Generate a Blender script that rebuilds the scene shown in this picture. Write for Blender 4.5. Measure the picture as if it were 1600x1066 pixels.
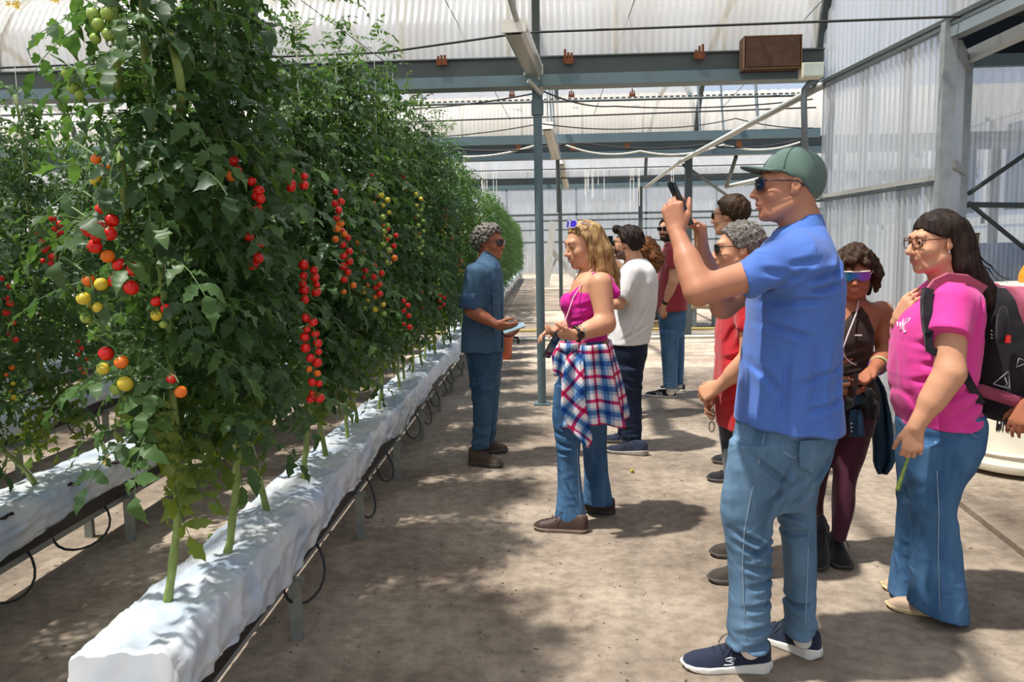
import bpy, math, random
import numpy as np
from mathutils import Vector, Matrix
import openvdb

SC = bpy.context.scene
COL = SC.collection
for o in list(bpy.data.objects):
    bpy.data.objects.remove(o)

# ------------------------------------------------------------------ camera
FPX, CAM_H = 1200.0, 1.5                 # focal length in pixels of the 1600x1066 frame, eye height
PITCH, YAW, ROLL = math.atan(139 / FPX), math.atan(45 / FPX), 0.02
_f0 = np.array([-math.sin(YAW), math.cos(YAW), 0.0]); _r0 = np.array([math.cos(YAW), math.sin(YAW), 0.0])
_u0 = np.array([0, 0, 1.0])
AX_F = _f0 * math.cos(PITCH) - _u0 * math.sin(PITCH)
_up = _u0 * math.cos(PITCH) + _f0 * math.sin(PITCH)
AX_R = _r0 * math.cos(ROLL) - _up * math.sin(ROLL)
AX_U = _up * math.cos(ROLL) + _r0 * math.sin(ROLL)
CAM_P = np.array([0, 0, CAM_H])
cam = bpy.data.cameras.new('camera')
cam.sensor_width = 36.0
cam.lens = FPX / 1600 * 36.0
cam.clip_end = 300
camo = bpy.data.objects.new('camera', cam)
COL.objects.link(camo)
camo.matrix_world = Matrix(((AX_R[0], AX_U[0], -AX_F[0], 0), (AX_R[1], AX_U[1], -AX_F[1], 0),
                            (AX_R[2], AX_U[2], -AX_F[2], CAM_H), (0, 0, 0, 1)))
SC.camera = camo

# ------------------------------------------------------------------ sky, sun, exposure
def lin(h):
    v = [int(h[i:i + 2], 16) / 255 for i in (0, 2, 4)]
    return tuple(c / 12.92 if c <= 0.04045 else ((c + 0.055) / 1.055) ** 2.4 for c in v)

world = bpy.data.worlds.new('sky')
SC.world = world
world.use_nodes = True
wn = world.node_tree
for n in list(wn.nodes):
    wn.nodes.remove(n)
w_out = wn.nodes.new('ShaderNodeOutputWorld')
w_bg = wn.nodes.new('ShaderNodeBackground')
w_tc = wn.nodes.new('ShaderNodeTexCoord')
w_sep = wn.nodes.new('ShaderNodeSeparateXYZ')
w_ramp = wn.nodes.new('ShaderNodeValToRGB')
wn.links.new(w_tc.outputs['Generated'], w_sep.inputs[0])
wn.links.new(w_sep.outputs['Z'], w_ramp.inputs[0])
wn.links.new(w_ramp.outputs[0], w_bg.inputs[0])
wn.links.new(w_bg.outputs[0], w_out.inputs[0])
w_ramp.color_ramp.elements[0].position = 0.0
w_ramp.color_ramp.elements[0].color = (0.64, 0.72, 0.84, 1)
w_ramp.color_ramp.elements[1].position = 0.6
w_ramp.color_ramp.elements[1].color = (0.40, 0.56, 0.86, 1)
w_bg.inputs[1].default_value = 1.0

SUN_EL = math.radians(69)
SUN_AZ = np.array([-0.955, -0.295])
SUN_DIR = Vector((SUN_AZ[0] * math.cos(SUN_EL), SUN_AZ[1] * math.cos(SUN_EL), math.sin(SUN_EL)))
sun = bpy.data.lights.new('sun', 'SUN')
sun.energy = 12.5
sun.angle = math.radians(1.6)
sun.color = (1.0, 0.965, 0.91)
suno = bpy.data.objects.new('sun', sun)
COL.objects.link(suno)
suno.location = (-8, -4, 20)
suno.rotation_euler = SUN_DIR.to_track_quat('Z', 'Y').to_euler()

SC.view_settings.view_transform = 'Standard'
SC.view_settings.look = 'None'
SC.view_settings.gamma = 1.0
SC.view_settings.use_curve_mapping = False
SC.view_settings.exposure = 0.0
SC.cycles.max_bounces = 8
SC.cycles.transparent_max_bounces = 16
SC.cycles.caustics_reflective = False
SC.cycles.caustics_refractive = False
SC.cycles.sample_clamp_indirect = 6.0

# ------------------------------------------------------------------ from the photograph's frame to metres
def _ray(x, y):
    return AX_F + AX_R * (x - 800) / FPX - AX_U * (y - 533) / FPX
def at_z(x, y, z=0.0):
    d = _ray(x, y); return CAM_P + d * ((z - CAM_H) / d[2])
def at_y(x, y, Y):
    d = _ray(x, y); return CAM_P + d * (Y / d[1])
def at_x(x, y, X):
    d = _ray(x, y); return CAM_P + d * (X / d[0])

# ------------------------------------------------------------------ materials
def _nt(name):
    m = bpy.data.materials.new(name); m.use_nodes = True
    t = m.node_tree; b = t.nodes['Principled BSDF']
    return m, t, b, t.nodes['Material Output']
def nd(t, typ, **kw):
    n = t.nodes.new(typ)
    for k, v in kw.items():
        setattr(n, k, v)
    return n
def c4(c):
    return (c[0], c[1], c[2], 1.0)
def sh(c, k):
    return tuple(min(1, max(0, x * k)) for x in c)

def mat(name, color, rough=0.6, metal=0.0, var=0.12, scale=8.0, bump=0.0, bscale=60.0, spec=0.4, color2=None, sheen=0.0, sub=0.0):
    """One surface: base colour with a soft noise variation and an optional fine bump."""
    if isinstance(color, str): color = lin(color)
    if isinstance(color2, str): color2 = lin(color2)
    m, t, b, out = _nt(name)
    b.inputs['Roughness'].default_value = rough
    b.inputs['Metallic'].default_value = metal
    b.inputs['Specular IOR Level'].default_value = spec
    if sheen: b.inputs['Sheen Weight'].default_value = sheen
    if sub:
        b.inputs['Subsurface Weight'].default_value = sub
        b.inputs['Subsurface Radius'].default_value = (0.012, 0.005, 0.003)
        b.inputs['Subsurface Scale'].default_value = 1.0
    tc = nd(t, 'ShaderNodeTexCoord')
    if var > 0 or color2:
        no = nd(t, 'ShaderNodeTexNoise'); no.inputs['Scale'].default_value = scale; no.inputs['Detail'].default_value = 5
        t.links.new(tc.outputs['Object'], no.inputs['Vector'])
        mx = nd(t, 'ShaderNodeMix', data_type='RGBA')
        mr = nd(t, 'ShaderNodeMapRange'); mr.inputs[1].default_value = 0.3; mr.inputs[2].default_value = 0.7
        t.links.new(no.outputs[0], mr.inputs[0]); t.links.new(mr.outputs[0], mx.inputs[0])
        mx.inputs[6].default_value = c4(color2 if color2 else sh(color, 1 - var))
        mx.inputs[7].default_value = c4(color if color2 else sh(color, 1 + var))
        t.links.new(mx.outputs[2], b.inputs['Base Color'])
    else:
        b.inputs['Base Color'].default_value = c4(color)
    if bump:
        nb = nd(t, 'ShaderNodeTexNoise'); nb.inputs['Scale'].default_value = bscale; nb.inputs['Detail'].default_value = 4
        t.links.new(tc.outputs['Object'], nb.inputs['Vector'])
        bp = nd(t, 'ShaderNodeBump'); bp.inputs['Strength'].default_value = bump; bp.inputs['Distance'].default_value = 0.01
        t.links.new(nb.outputs[0], bp.inputs['Height']); t.links.new(bp.outputs[0], b.inputs['Normal'])
    return m

def sheet_mat(name, color, clear, transl, tint=(1, 1, 1), dirt=None, scale=1.2, gloss=0.05, grough=0.25):
    """Weathered translucent plastic sheeting: part of the light passes straight, part is scattered through."""
    m, t, b, out = _nt(name)
    t.nodes.remove(b)
    tr = nd(t, 'ShaderNodeBsdfTransparent'); tr.inputs[0].default_value = c4(tint)
    tl = nd(t, 'ShaderNodeBsdfTranslucent'); df = nd(t, 'ShaderNodeBsdfDiffuse')
    gl = nd(t, 'ShaderNodeBsdfGlossy'); gl.inputs['Roughness'].default_value = grough
    tc = nd(t, 'ShaderNodeTexCoord')
    mp = nd(t, 'ShaderNodeMapping'); mp.inputs['Scale'].default_value = (3.0, 0.5, 0.5)
    no = nd(t, 'ShaderNodeTexNoise'); no.inputs['Scale'].default_value = scale; no.inputs['Detail'].default_value = 6
    t.links.new(tc.outputs['Object'], mp.inputs[0]); t.links.new(mp.outputs[0], no.inputs['Vector'])
    mx = nd(t, 'ShaderNodeMix', data_type='RGBA')
    mr = nd(t, 'ShaderNodeMapRange'); mr.inputs[1].default_value = 0.35; mr.inputs[2].default_value = 0.65
    t.links.new(no.outputs[0], mr.inputs[0]); t.links.new(mr.outputs[0], mx.inputs[0])
    mx.inputs[6].default_value = c4(color); mx.inputs[7].default_value = c4(dirt or sh(color, 0.88))
    t.links.new(mx.outputs[2], tl.inputs[0]); t.links.new(mx.outputs[2], df.inputs[0])
    m1 = nd(t, 'ShaderNodeMixShader'); m1.inputs[0].default_value = transl
    t.links.new(df.outputs[0], m1.inputs[1]); t.links.new(tl.outputs[0], m1.inputs[2])
    m2 = nd(t, 'ShaderNodeMixShader'); m2.inputs[0].default_value = clear
    t.links.new(m1.outputs[0], m2.inputs[1]); t.links.new(tr.outputs[0], m2.inputs[2])
    m3 = nd(t, 'ShaderNodeMixShader'); m3.inputs[0].default_value = gloss
    t.links.new(m2.outputs[0], m3.inputs[1]); t.links.new(gl.outputs[0], m3.inputs[2])
    t.links.new(m3.outputs[0], out.inputs[0])
    return m

def leaf_mat(name, a, b_, back=1.25):
    """Foliage: two greens varied per object and per patch, glossy upper face, light shining through."""
    m, t, b, out = _nt(name)
    oi = nd(t, 'ShaderNodeObjectInfo'); tc = nd(t, 'ShaderNodeTexCoord')
    no = nd(t, 'ShaderNodeTexNoise'); no.inputs['Scale'].default_value = 9.0; no.inputs['Detail'].default_value = 3
    t.links.new(tc.outputs['Object'], no.inputs['Vector'])
    ad = nd(t, 'ShaderNodeMath', operation='MULTIPLY_ADD'); ad.inputs[1].default_value = 0.55
    t.links.new(oi.outputs['Random'], ad.inputs[0]); 
    sb = nd(t, 'ShaderNodeMath', operation='MULTIPLY'); sb.inputs[1].default_value = 0.5
    t.links.new(no.outputs[0], sb.inputs[0]); t.links.new(sb.outputs[0], ad.inputs[2])
    mx = nd(t, 'ShaderNodeMix', data_type='RGBA')
    mx.inputs[6].default_value = c4(a); mx.inputs[7].default_value = c4(b_)
    t.links.new(ad.outputs[0], mx.inputs[0])
    t.links.new(mx.outputs[2], b.inputs['Base Color'])
    b.inputs['Roughness'].default_value = 0.45
    b.inputs['Specular IOR Level'].default_value = 0.36
    tl = nd(t, 'ShaderNodeBsdfTranslucent')
    hs = nd(t, 'ShaderNodeHueSaturation'); hs.inputs['Hue'].default_value = 0.48; hs.inputs['Saturation'].default_value = 1.15; hs.inputs['Value'].default_value = 2.0 * back
    t.links.new(mx.outputs[2], hs.inputs['Color']); t.links.new(hs.outputs[0], tl.inputs[0])
    ms = nd(t, 'ShaderNodeMixShader'); ms.inputs[0].default_value = 0.33
    t.links.new(b.outputs[0], ms.inputs[1]); t.links.new(tl.outputs[0], ms.inputs[2])
    t.links.new(ms.outputs[0], out.inputs[0])
    return m

# ------------------------------------------------------------------ mesh building
class MB:
    """Collects simple shapes and links them as one mesh object."""
    def __init__(s): s.v = []; s.f = []; s.mi = []; s.cur = 0
    def _add(s, vs, fs):
        o = len(s.v); s.v += [tuple(map(float, p)) for p in vs]
        s.f += [tuple(i + o for i in q) for q in fs]; s.mi += [s.cur] * len(fs)
    def box(s, c, d, rot=None, taper=1.0):
        hx, hy, hz = d[0] / 2, d[1] / 2, d[2] / 2
        vs = [(sx * hx * (taper if sz > 0 else 1), sy * hy * (taper if sz > 0 else 1), sz * hz) for sz in (-1, 1) for sx, sy in ((-1, -1), (1, -1), (1, 1), (-1, 1))]
        if rot is not None: vs = [tuple(rot @ Vector(p)) for p in vs]
        vs = [(p[0] + c[0], p[1] + c[1], p[2] + c[2]) for p in vs]
        s._add(vs, [(3, 2, 1, 0), (4, 5, 6, 7), (0, 1, 5, 4), (1, 2, 6, 5), (2, 3, 7, 6), (3, 0, 4, 7)])
        return s
    def bar(s, a, b, w, h, up=(0, 0, 1)):
        a, b = Vector(a), Vector(b); d = b - a; L = d.length; d.normalize()
        x = d.cross(Vector(up))
        if x.length < 1e-4: x = d.cross(Vector((1, 0, 0)))
        x.normalize(); z = x.cross(d)
        rot = Matrix((x, d, z)).transposed()
        return s.box((a + b) / 2, (w, L, h), rot)
    def tube(s, pts, r, n=8, r1=None, caps=True):
        pts = [np.array(p, float) for p in pts]; k = len(pts); vs = []; fs = []
        nrm = None
        for i, p in enumerate(pts):
            d = pts[min(i + 1, k - 1)] - pts[max(i - 1, 0)]; d = d / (np.linalg.norm(d) + 1e-9)
            if nrm is None:
                nrm = np.cross(d, (0, 0, 1.0))
                if np.linalg.norm(nrm) < 1e-3: nrm = np.cross(d, (1.0, 0, 0))
            nrm = nrm - d * np.dot(nrm, d); nrm /= np.linalg.norm(nrm) + 1e-9
            bn = np.cross(d, nrm)
            ri = r[i] if hasattr(r, '__len__') else (r if r1 is None else r + (r1 - r) * i / max(1, k - 1))
            for j in range(n):
                a = 2 * math.pi * j / n
                vs.append(p + (nrm * math.cos(a) + bn * math.sin(a)) * ri)
        for i in range(k - 1):
            for j in range(n):
                fs.append((i * n + j, i * n + (j + 1) % n, (i + 1) * n + (j + 1) % n, (i + 1) * n + j))
        if caps:
            fs.append(tuple(range(n))[::-1]); fs.append(tuple((k - 1) * n + j for j in range(n)))
        s._add(vs, fs); return s
    def lathe(s, prof, n=24, c=(0, 0, 0)):
        vs = []; fs = []
        for r, z in prof:
            for j in range(n):
                a = 2 * math.pi * j / n; vs.append((c[0] + r * math.cos(a), c[1] + r * math.sin(a), c[2] + z))
        for i in range(len(prof) - 1):
            for j in range(n):
                fs.append((i * n + j, i * n + (j + 1) % n, (i + 1) * n + (j + 1) % n, (i + 1) * n + j))
        s._add(vs, fs); return s
    def grid(s, P, close_u=False):
        """P: array (nu, nv, 3)"""
        nu, nv = P.shape[:2]; fs = []
        for i in range(nu - (0 if close_u else 1)):
            for j in range(nv - 1):
                a = i * nv + j; b = ((i + 1) % nu) * nv + j
                fs.append((a, b, b + 1, a + 1))
        s._add(P.reshape(-1, 3).tolist(), fs); return s
    def sheet(s, P, th):
        """a cloth sheet with thickness th from a grid of points"""
        du = np.gradient(P, axis=0); dv = np.gradient(P, axis=1)
        n = np.cross(du, dv); n /= np.linalg.norm(n, axis=2, keepdims=True) + 1e-9
        A, B = P + n * th / 2, P - n * th / 2
        nu, nv = P.shape[:2]; N = nu * nv; fs = []
        for i in range(nu - 1):
            for j in range(nv - 1):
                a = i * nv + j; b = a + nv
                fs.append((a, b, b + 1, a + 1)); fs.append((N + a, N + a + 1, N + b + 1, N + b))
        for i in range(nu - 1):
            a, b = i * nv, (i + 1) * nv; fs.append((a, N + a, N + b, b))
            a, b = a + nv - 1, b + nv - 1; fs.append((a, b, N + b, N + a))
        for j in range(nv - 1):
            fs.append((j, j + 1, N + j + 1, N + j)); a = (nu - 1) * nv + j; fs.append((a, N + a, N + a + 1, a + 1))
        s._add(np.concatenate([A.reshape(-1, 3), B.reshape(-1, 3)]).tolist(), fs); return s
    def mesh(s, name, mats, smooth=True, uv=None):
        me = bpy.data.meshes.new(name); me.from_pydata(s.v, [], s.f)
        for m in (mats if isinstance(mats, (list, tuple)) else [mats]): me.materials.append(m)
        if any(s.mi): me.polygons.foreach_set('material_index', s.mi)
        if smooth: me.polygons.foreach_set('use_smooth', [True] * len(me.polygons))
        me.update(); return me
    def build(s, name, mats, parent=None, smooth=False, angle=None):
        me = s.mesh(name, mats, smooth or angle is not None)
        if angle is not None: me.set_sharp_from_angle(angle=math.radians(angle))
        return link(name, me, parent)

def link(name, me, parent=None, loc=None):
    o = bpy.data.objects.new(name, me); COL.objects.link(o)
    if parent is not None: o.parent = parent
    if loc is not None: o.location = loc
    return o
def tag(o, label=None, cat=None, group=None, kind=None):
    if label: o['label'] = label
    if cat: o['category'] = cat
    if group: o['group'] = group
    if kind: o['kind'] = kind
    return o
def empty(name, loc=(0, 0, 0), rz=0.0):
    o = bpy.data.objects.new(name, None); COL.objects.link(o)
    o.location = tuple(map(float, loc)); o.rotation_euler = (0, 0, rz); o.empty_display_size = 0.1
    return o
def rehome(o, root):
    """parent an object built in world coordinates to an unrotated thing whose base is at root.location"""
    o.parent = root; o.location = o.location - root.location
    return o
ORD = ['first', 'second', 'third', 'fourth', 'fifth', 'sixth', 'seventh', 'eighth', 'ninth', 'tenth', 'eleventh', 'twelfth', 'thirteenth', 'fourteenth', 'fifteenth', 'sixteenth', 'seventeenth', 'eighteenth', 'nineteenth']
def nth(i):
    """0 -> first, 20 -> twenty-first"""
    if i < 19: return ORD[i]
    t = (i + 1) // 10; u = (i + 1) % 10; ten = ('', '', 'twent', 'thirt', 'fort', 'fift', 'sixt', 'sevent')[t]
    return ten + 'ieth' if u == 0 else ten + 'y-' + ORD[u - 1]
def pnoise(P, seed=0, f=1.0):
    """cheap smooth noise in [-1,1] from sums of sines; P (...,3)"""
    r = np.random.RandomState(seed); s = 0
    for i in range(5):
        k = r.normal(size=3) * f * (1 + 0.45 * i); s = s + np.sin(P @ k + r.uniform(0, 6.28)) / (1 + 0.4 * i)
    return s / 2.2
# ================================================================== setting
M_STEEL = mat('galvanised_steel', '8d979b', rough=0.45, metal=0.35, var=0.1, scale=3)
M_STEEL_BLUE = mat('painted_steel', '64777c', rough=0.5, metal=0.15, var=0.08, scale=2)
M_STEEL_DARK = mat('weathered_steel', '4e5655', rough=0.55, metal=0.1, var=0.15, scale=3)
M_GALV = mat('zinc_post', 'a3aaab', rough=0.42, metal=0.5, var=0.12, scale=14)
M_ALU = mat('aluminium_rail', 'b9b9b2', rough=0.4, metal=0.3, var=0.08, scale=5)
M_RUST = mat('rust', '6d3d20', rough=0.9, var=0.35, scale=40)
M_ROOF = sheet_mat('roof_sheet', lin('d6d2c9'), 0.50, 0.72, dirt=lin('c9c2b3'))
M_WALLSHEET = sheet_mat('wall_sheet', lin('e6e8ea'), 0.34, 0.42, tint=(0.90, 0.95, 1.0), dirt=lin('d2d6da'), gloss=0.14, grough=0.14)
M_ENDSHEET = sheet_mat('end_sheet', lin('e2dfd6'), 0.25, 0.6, dirt=lin('c9c3b2'))
M_SHADE = mat('shade_cloth', '1b2530', rough=0.9, var=0.1)
M_CABLE = mat('cable_rubber', '26282a', rough=0.6, var=0)
M_WIRE = mat('steel_wire', '4f5456', rough=0.5, metal=0.3, var=0)
M_WHITEPL = mat('white_plastic', 'dedbd0', rough=0.4, var=0.05)
M_CREAM = mat('cream_plastic', 'e4ddc8', rough=0.45, var=0.06)

# ---- floor: dusty grey-brown concrete
def floor_mat():
    m, t, b, out = _nt('dusty_concrete')
    tc = nd(t, 'ShaderNodeTexCoord')
    n1 = nd(t, 'ShaderNodeTexNoise'); n1.inputs['Scale'].default_value = 0.9; n1.inputs['Detail'].default_value = 8; n1.inputs['Roughness'].default_value = 0.65
    n2 = nd(t, 'ShaderNodeTexNoise'); n2.inputs['Scale'].default_value = 14.0; n2.inputs['Detail'].default_value = 8; n2.inputs['Roughness'].default_value = 0.7
    n3 = nd(t, 'ShaderNodeTexVoronoi'); n3.inputs['Scale'].default_value = 55.0
    for n in (n1, n2, n3): t.links.new(tc.outputs['Object'], n.inputs['Vector'])
    r1 = nd(t, 'ShaderNodeValToRGB'); e = r1.color_ramp.elements
    e[0].position = 0.34; e[0].color = c4(lin('6f6256')); e[1].position = 0.66; e[1].color = c4(lin('aea190'))
    x = e.new(0.5); x.color = c4(lin('948778'))
    t.links.new(n1.outputs[0], r1.inputs[0])
    r2 = nd(t, 'ShaderNodeValToRGB'); e = r2.color_ramp.elements
    e[0].position = 0.36; e[0].color = (0.62, 0.59, 0.57, 1); e[1].position = 0.6; e[1].color = (1.08, 1.06, 1.03, 1)
    t.links.new(n2.outputs[0], r2.inputs[0])
    mx = nd(t, 'ShaderNodeMix', data_type='RGBA', blend_type='MULTIPLY'); mx.inputs[0].default_value = 0.85
    t.links.new(r1.outputs[0], mx.inputs[6]); t.links.new(r2.outputs[0], mx.inputs[7])
    r3 = nd(t, 'ShaderNodeValToRGB'); e = r3.color_ramp.elements
    e[0].position = 0.0; e[0].color = (0.7, 0.68, 0.65, 1); e[1].position = 0.12; e[1].color = (1, 1, 1, 1)
    t.links.new(n3.outputs['Distance'], r3.inputs[0])
    m2 = nd(t, 'ShaderNodeMix', data_type='RGBA', blend_type='MULTIPLY'); m2.inputs[0].default_value = 0.5
    t.links.new(mx.outputs[2], m2.inputs[6]); t.links.new(r3.outputs[0], m2.inputs[7])
    t.links.new(m2.outputs[2], b.inputs['Base Color'])
    b.inputs['Roughness'].default_value = 0.85; b.inputs['Specular IOR Level'].default_value = 0.25
    bp = nd(t, 'ShaderNodeBump'); bp.inputs['Strength'].default_value = 0.35; bp.inputs['Distance'].default_value = 0.01
    t.links.new(n2.outputs[0], bp.inputs['Height']); t.links.new(bp.outputs[0], b.inputs['Normal'])
    return m
M_FLOOR = floor_mat()
fl = MB().box((2, 24, -0.15), (60, 66, 0.3)).build('floor', M_FLOOR)
tag(fl, 'dusty grey-brown concrete floor of the greenhouse', kind='structure')

# raised slab edge at the right of the aisle
k1, k2 = at_z(1490, 785), at_z(1600, 872)
d = (k2 - k1) / np.linalg.norm(k2 - k1); k3 = k2 + d * 2.6
mb = MB()
q = [k1, k3, k3 + np.array([4, 0, 0]), k1 + np.array([4, 0.3, 0])]
vs = [(p[0], p[1], -0.01) for p in q] + [(p[0], p[1], 0.035) for p in q]
mb._add(vs, [(3, 2, 1, 0), (4, 5, 6, 7), (0, 1, 5, 4), (1, 2, 6, 5), (2, 3, 7, 6), (3, 0, 4, 7)])
tag(mb.build('trim_1', M_FLOOR), 'low raised concrete slab with a pale edge beside the white bins', kind='structure')

# ---- gutters, posts, arched roof
Z_G0, Z_G1, Z_G2 = 3.02, 3.12, 3.28       # underside, flange top, gutter top
Y_G = [1.45, 7.45, 13.1, 19.2]
XL, XR = -16.0, 2.72
def corrugated(w, path, pitch, amp, name, mats, seg=6):
    """corrugated sheet: w across (x), path = list of (y, z) with its normal worked out"""
    n = int(round(w / pitch * seg)); xs = np.linspace(0, w, n + 1)
    path = np.array(path, float); d = np.gradient(path, axis=0); d /= np.linalg.norm(d, axis=1, keepdims=True)
    nr = np.stack([-d[:, 1], d[:, 0]], 1)
    h = amp * np.sin(2 * np.pi * xs / pitch)
    P = np.zeros((n + 1, len(path), 3))
    P[:, :, 0] = xs[:, None]
    P[:, :, 1] = path[None, :, 0] + nr[None, :, 0] * h[:, None]
    P[:, :, 2] = path[None, :, 1] + nr[None, :, 1] * h[:, None]
    mb = MB(); mb.grid(P); return mb.mesh(name, mats)
roof = empty('ceiling'); tag(roof, 'arched corrugated translucent sheet roof of the greenhouse', kind='structure')
def arch(y0, y1, t0=0.0, t1=1.0, rise=1.55, n=14, z0=Z_G2):
    ts = np.linspace(t0, t1, n)
    return [(y0 + (y1 - y0) * (0.5 - 0.5 * math.cos(math.pi * t)), z0 + rise * math.sin(math.pi * t)) for t in ts]
bays = [(-4.55, 1.45, [(0, 1)]), (1.45, 7.45, [(0, 1)]), (7.45, 13.1, [(0, 0.38), (0.865, 1)]), (13.1, 19.2, [(0, 0.45), (0.965, 1)])]
for y0, y1, spans in bays:
    for t0, t1 in spans:
        me = corrugated(1.04, arch(y0, y1, t0, t1, n=max(6, int(16 * (t1 - t0)))), 0.066, 0.0022, 'roof_panel', M_ROOF)
        x = XR - 1.0
        while x > XL - 0.5 and not (y0 < -3 and x < -9):
            link('panel', me, roof, (x, 0, 0.0)); x -= 1.0
for y0, y1 in ((19.2, 30.0),):
    me = corrugated(2.04, [(y0, 3.3 if y0 < 20 else 5.6), ((y0 + y1) / 2, 6.3 if y0 < 20 else 6.9), (y1, 5.6)], 0.3, 0.02, 'far_roof_panel', M_ROOF, seg=3)
    x = 22.0
    while x > -24:
        link('panel', me, roof, (x, 0, 0)); x -= 2.0
# roof over the strip right of the first bays, further down the house
for y0, y1 in ((7.45, 13.1), (13.1, 19.2)):
    me = corrugated(1.04, arch(y0, y1, 0.865 if y0 < 10 else 0.965, 1.0, n=6), 0.152, 0.008, 'side_roof_panel', M_ROOF, seg=4)
    for i in range(8): link('panel', me, roof, (XR + i * 1.0, 0, 0))
# arch ribs
for y0, y1 in ((1.45, 7.45), (7.45, 13.1), (13.1, 19.2)):
    for X in (2.62, 0.0, -2.6, -5.2, -7.8, -10.4):
        mb = MB(); pts = arch(y0, y1, n=22)
        for a, b in zip(pts[:-1], pts[1:]):
            mb.bar((X, a[0], a[1] - 0.05), (X, b[0], b[1] - 0.05), 0.07, 0.06)
        mb.build('rib', M_STEEL_DARK, roof)
# rust stains, built as thin plates, at the foot of the roof sheets
rnd = random.Random(4)
for (x, y, yy) in ((690, 92, 7.3), (888, 90, 7.3), (1093, 82, 7.3), (800, 147, 12.9), (893, 147, 12.9), (988, 146, 12.9), (810, 230, 12.9), (895, 230, 12.9), (980, 228, 12.9), (1155, 224, 12.9)):
    p = at_y(x, y, yy); mb = MB()
    for k in range(3):
        mb.box((p[0] - 0.03 + 0.03 * k, p[1], p[2] + rnd.uniform(-0.01, 0.02)), (0.022, 0.006, rnd.uniform(0.05, 0.13)))
    mb.box((p[0], p[1], p[2] - 0.03), (0.10, 0.008, 0.05)).build('rust_stain', M_RUST, roof)
# gutters
for i, y in enumerate(Y_G[1:]):
    xr = 2.62 if i == 0 else 10.5
    L = xr - XL; xc = (xr + XL) / 2
    g = empty('gutter_beam', (xc, y, Z_G0))
    tag(g, ['steel gutter beam across the whole greenhouse above the nearest post', 'second steel gutter beam, behind the nearest one',
            'third and farthest steel gutter beam'][i], kind='structure')
    MB().box((0, 0, (Z_G2 - Z_G1) / 2 + 0.1), (L, 0.2, Z_G2 - Z_G1)).box((0, -0.115, Z_G2 - Z_G0), (L, 0.03, 0.012)).build('gutter_channel', M_STEEL_DARK, g)
    MB().box((0, -0.13, 0.05), (L, 0.012, 0.1)).box((0, -0.03, 0.006), (L, 0.2, 0.012)).build('flange', M_STEEL_BLUE, g)
# tie beam and tie tube of the second bay, king struts
p = at_y(1000, 214, 12.0)
tag(MB().box(((XL + 4.25) / 2, 12.0, p[2]), (4.25 - XL, 0.06, 0.13)).build('tie_beam', M_STEEL_BLUE), 'pale blue-grey steel tie beam in front of the second gutter', kind='structure')
pa, pb = at_y(700, 163, 10.4), at_y(1258, 149, 10.4)
tt = MB().tube([pa + (pa - pb) * 2, pb], 0.016, 8)
for k in range(120):
    q = pa + (pb - pa) * (-1.0 + 2.0 * k / 119); tt.box((q[0], q[1], q[2] + 0.03), (0.05, 0.012, 0.018))
tag(tt.build('tie_tube', M_STEEL_DARK), 'thin tie tube with a row of clips under the second arch', kind='structure')
for (x, ya, yb, Y, r) in ((869, 134, 332, 13.6, 0.035), (858, 132, 196, 10.6, 0.012), (862, 132, 200, 11.0, 0.012), (1090, 130, 205, 11.2, 0.016), (1126, 130, 205, 11.2, 0.016), (1180, 128, 186, 10.8, 0.022)):
    a, b = at_y(x, ya, Y), at_y(x + 4, yb, Y)
    tag(MB().tube([a, b], r, 8).build('strut', M_STEEL_DARK if r > 0.03 else M_STEEL), kind='structure')
# posts
def post(name, base, top, w, m, label, d=None, base_plate=True):
    o = MB().bar(base, top, w, d or w, up=(0, 1, 0))
    if base_plate: o.box((base[0], base[1], 0.012), (w * 1.1, (d or w) * 1.25, 0.024))
    return tag(o.build(name, m), label, kind='structure')
pb = at_z(847, 632)
mb = MB().tube([pb, (pb[0], pb[1], 2.85)], 0.042, 14).tube([(pb[0], pb[1], 2.78), (pb[0], pb[1], 2.92)], 0.06, 14).tube([(pb[0], pb[1], 2.9), (pb[0], pb[1], Z_G1)], 0.05, 12).box((pb[0], pb[1], 0.008), (0.16, 0.16, 0.016))
tag(mb.build('post', M_STEEL_BLUE), 'blue-grey round steel post nearest the aisle', kind='structure')
pb = at_z(877, 478)
post('post', pb, (pb[0], pb[1], 4.2), 0.1, M_STEEL_DARK, 'thin far steel post behind the blonde woman')
for Y, lab in ((13.1, 'dark steel post beside the raised phone'), (19.2, 'far thin steel post left of the raised phone')):
    post('post', (2.5, Y, 0), (2.5, Y, 3.05), 0.11 if Y < 15 else 0.09, M_STEEL_DARK, lab)
for X in (5.0, 7.5, 10.0):
    post('post', (X, 13.1, 0), (X, 13.1, 3.05), 0.11, M_STEEL_DARK, None)
# longitudinal pipe and braces near the right wall
def pipe(name, pts, r, m, label=None, n=10):
    return tag(MB().tube(pts, r, n).build(name, m, smooth=True), label, kind='structure')
pipe('brace_pipe', [at_y(1283, 134, 7.3), at_y(1064, 252, 13.1), at_y(1008, 293, 19.0)], 0.035, M_ALU, 'long pale pipe sloping from the wall to the far posts')
pipe('brace_pipe', [at_y(1068, 258, 13.0), at_y(1138, 307, 16.0)], 0.03, M_STEEL_DARK, 'dark diagonal brace beside the raised phone')
pipe('brace_pipe', [at_y(1135, 292, 15.0), at_y(1240, 268, 13.2)], 0.04, M_ALU, 'pale brace pipe behind the green cap')
pipe('brace_pipe', [at_y(1135, 292, 15.0), at_y(1150, 245, 13.2)], 0.035, M_STEEL_DARK)
pipe('brace_pipe', [at_y(1180, 380, 14.0), at_y(1150, 320, 18.0)], 0.03, M_STEEL)
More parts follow.
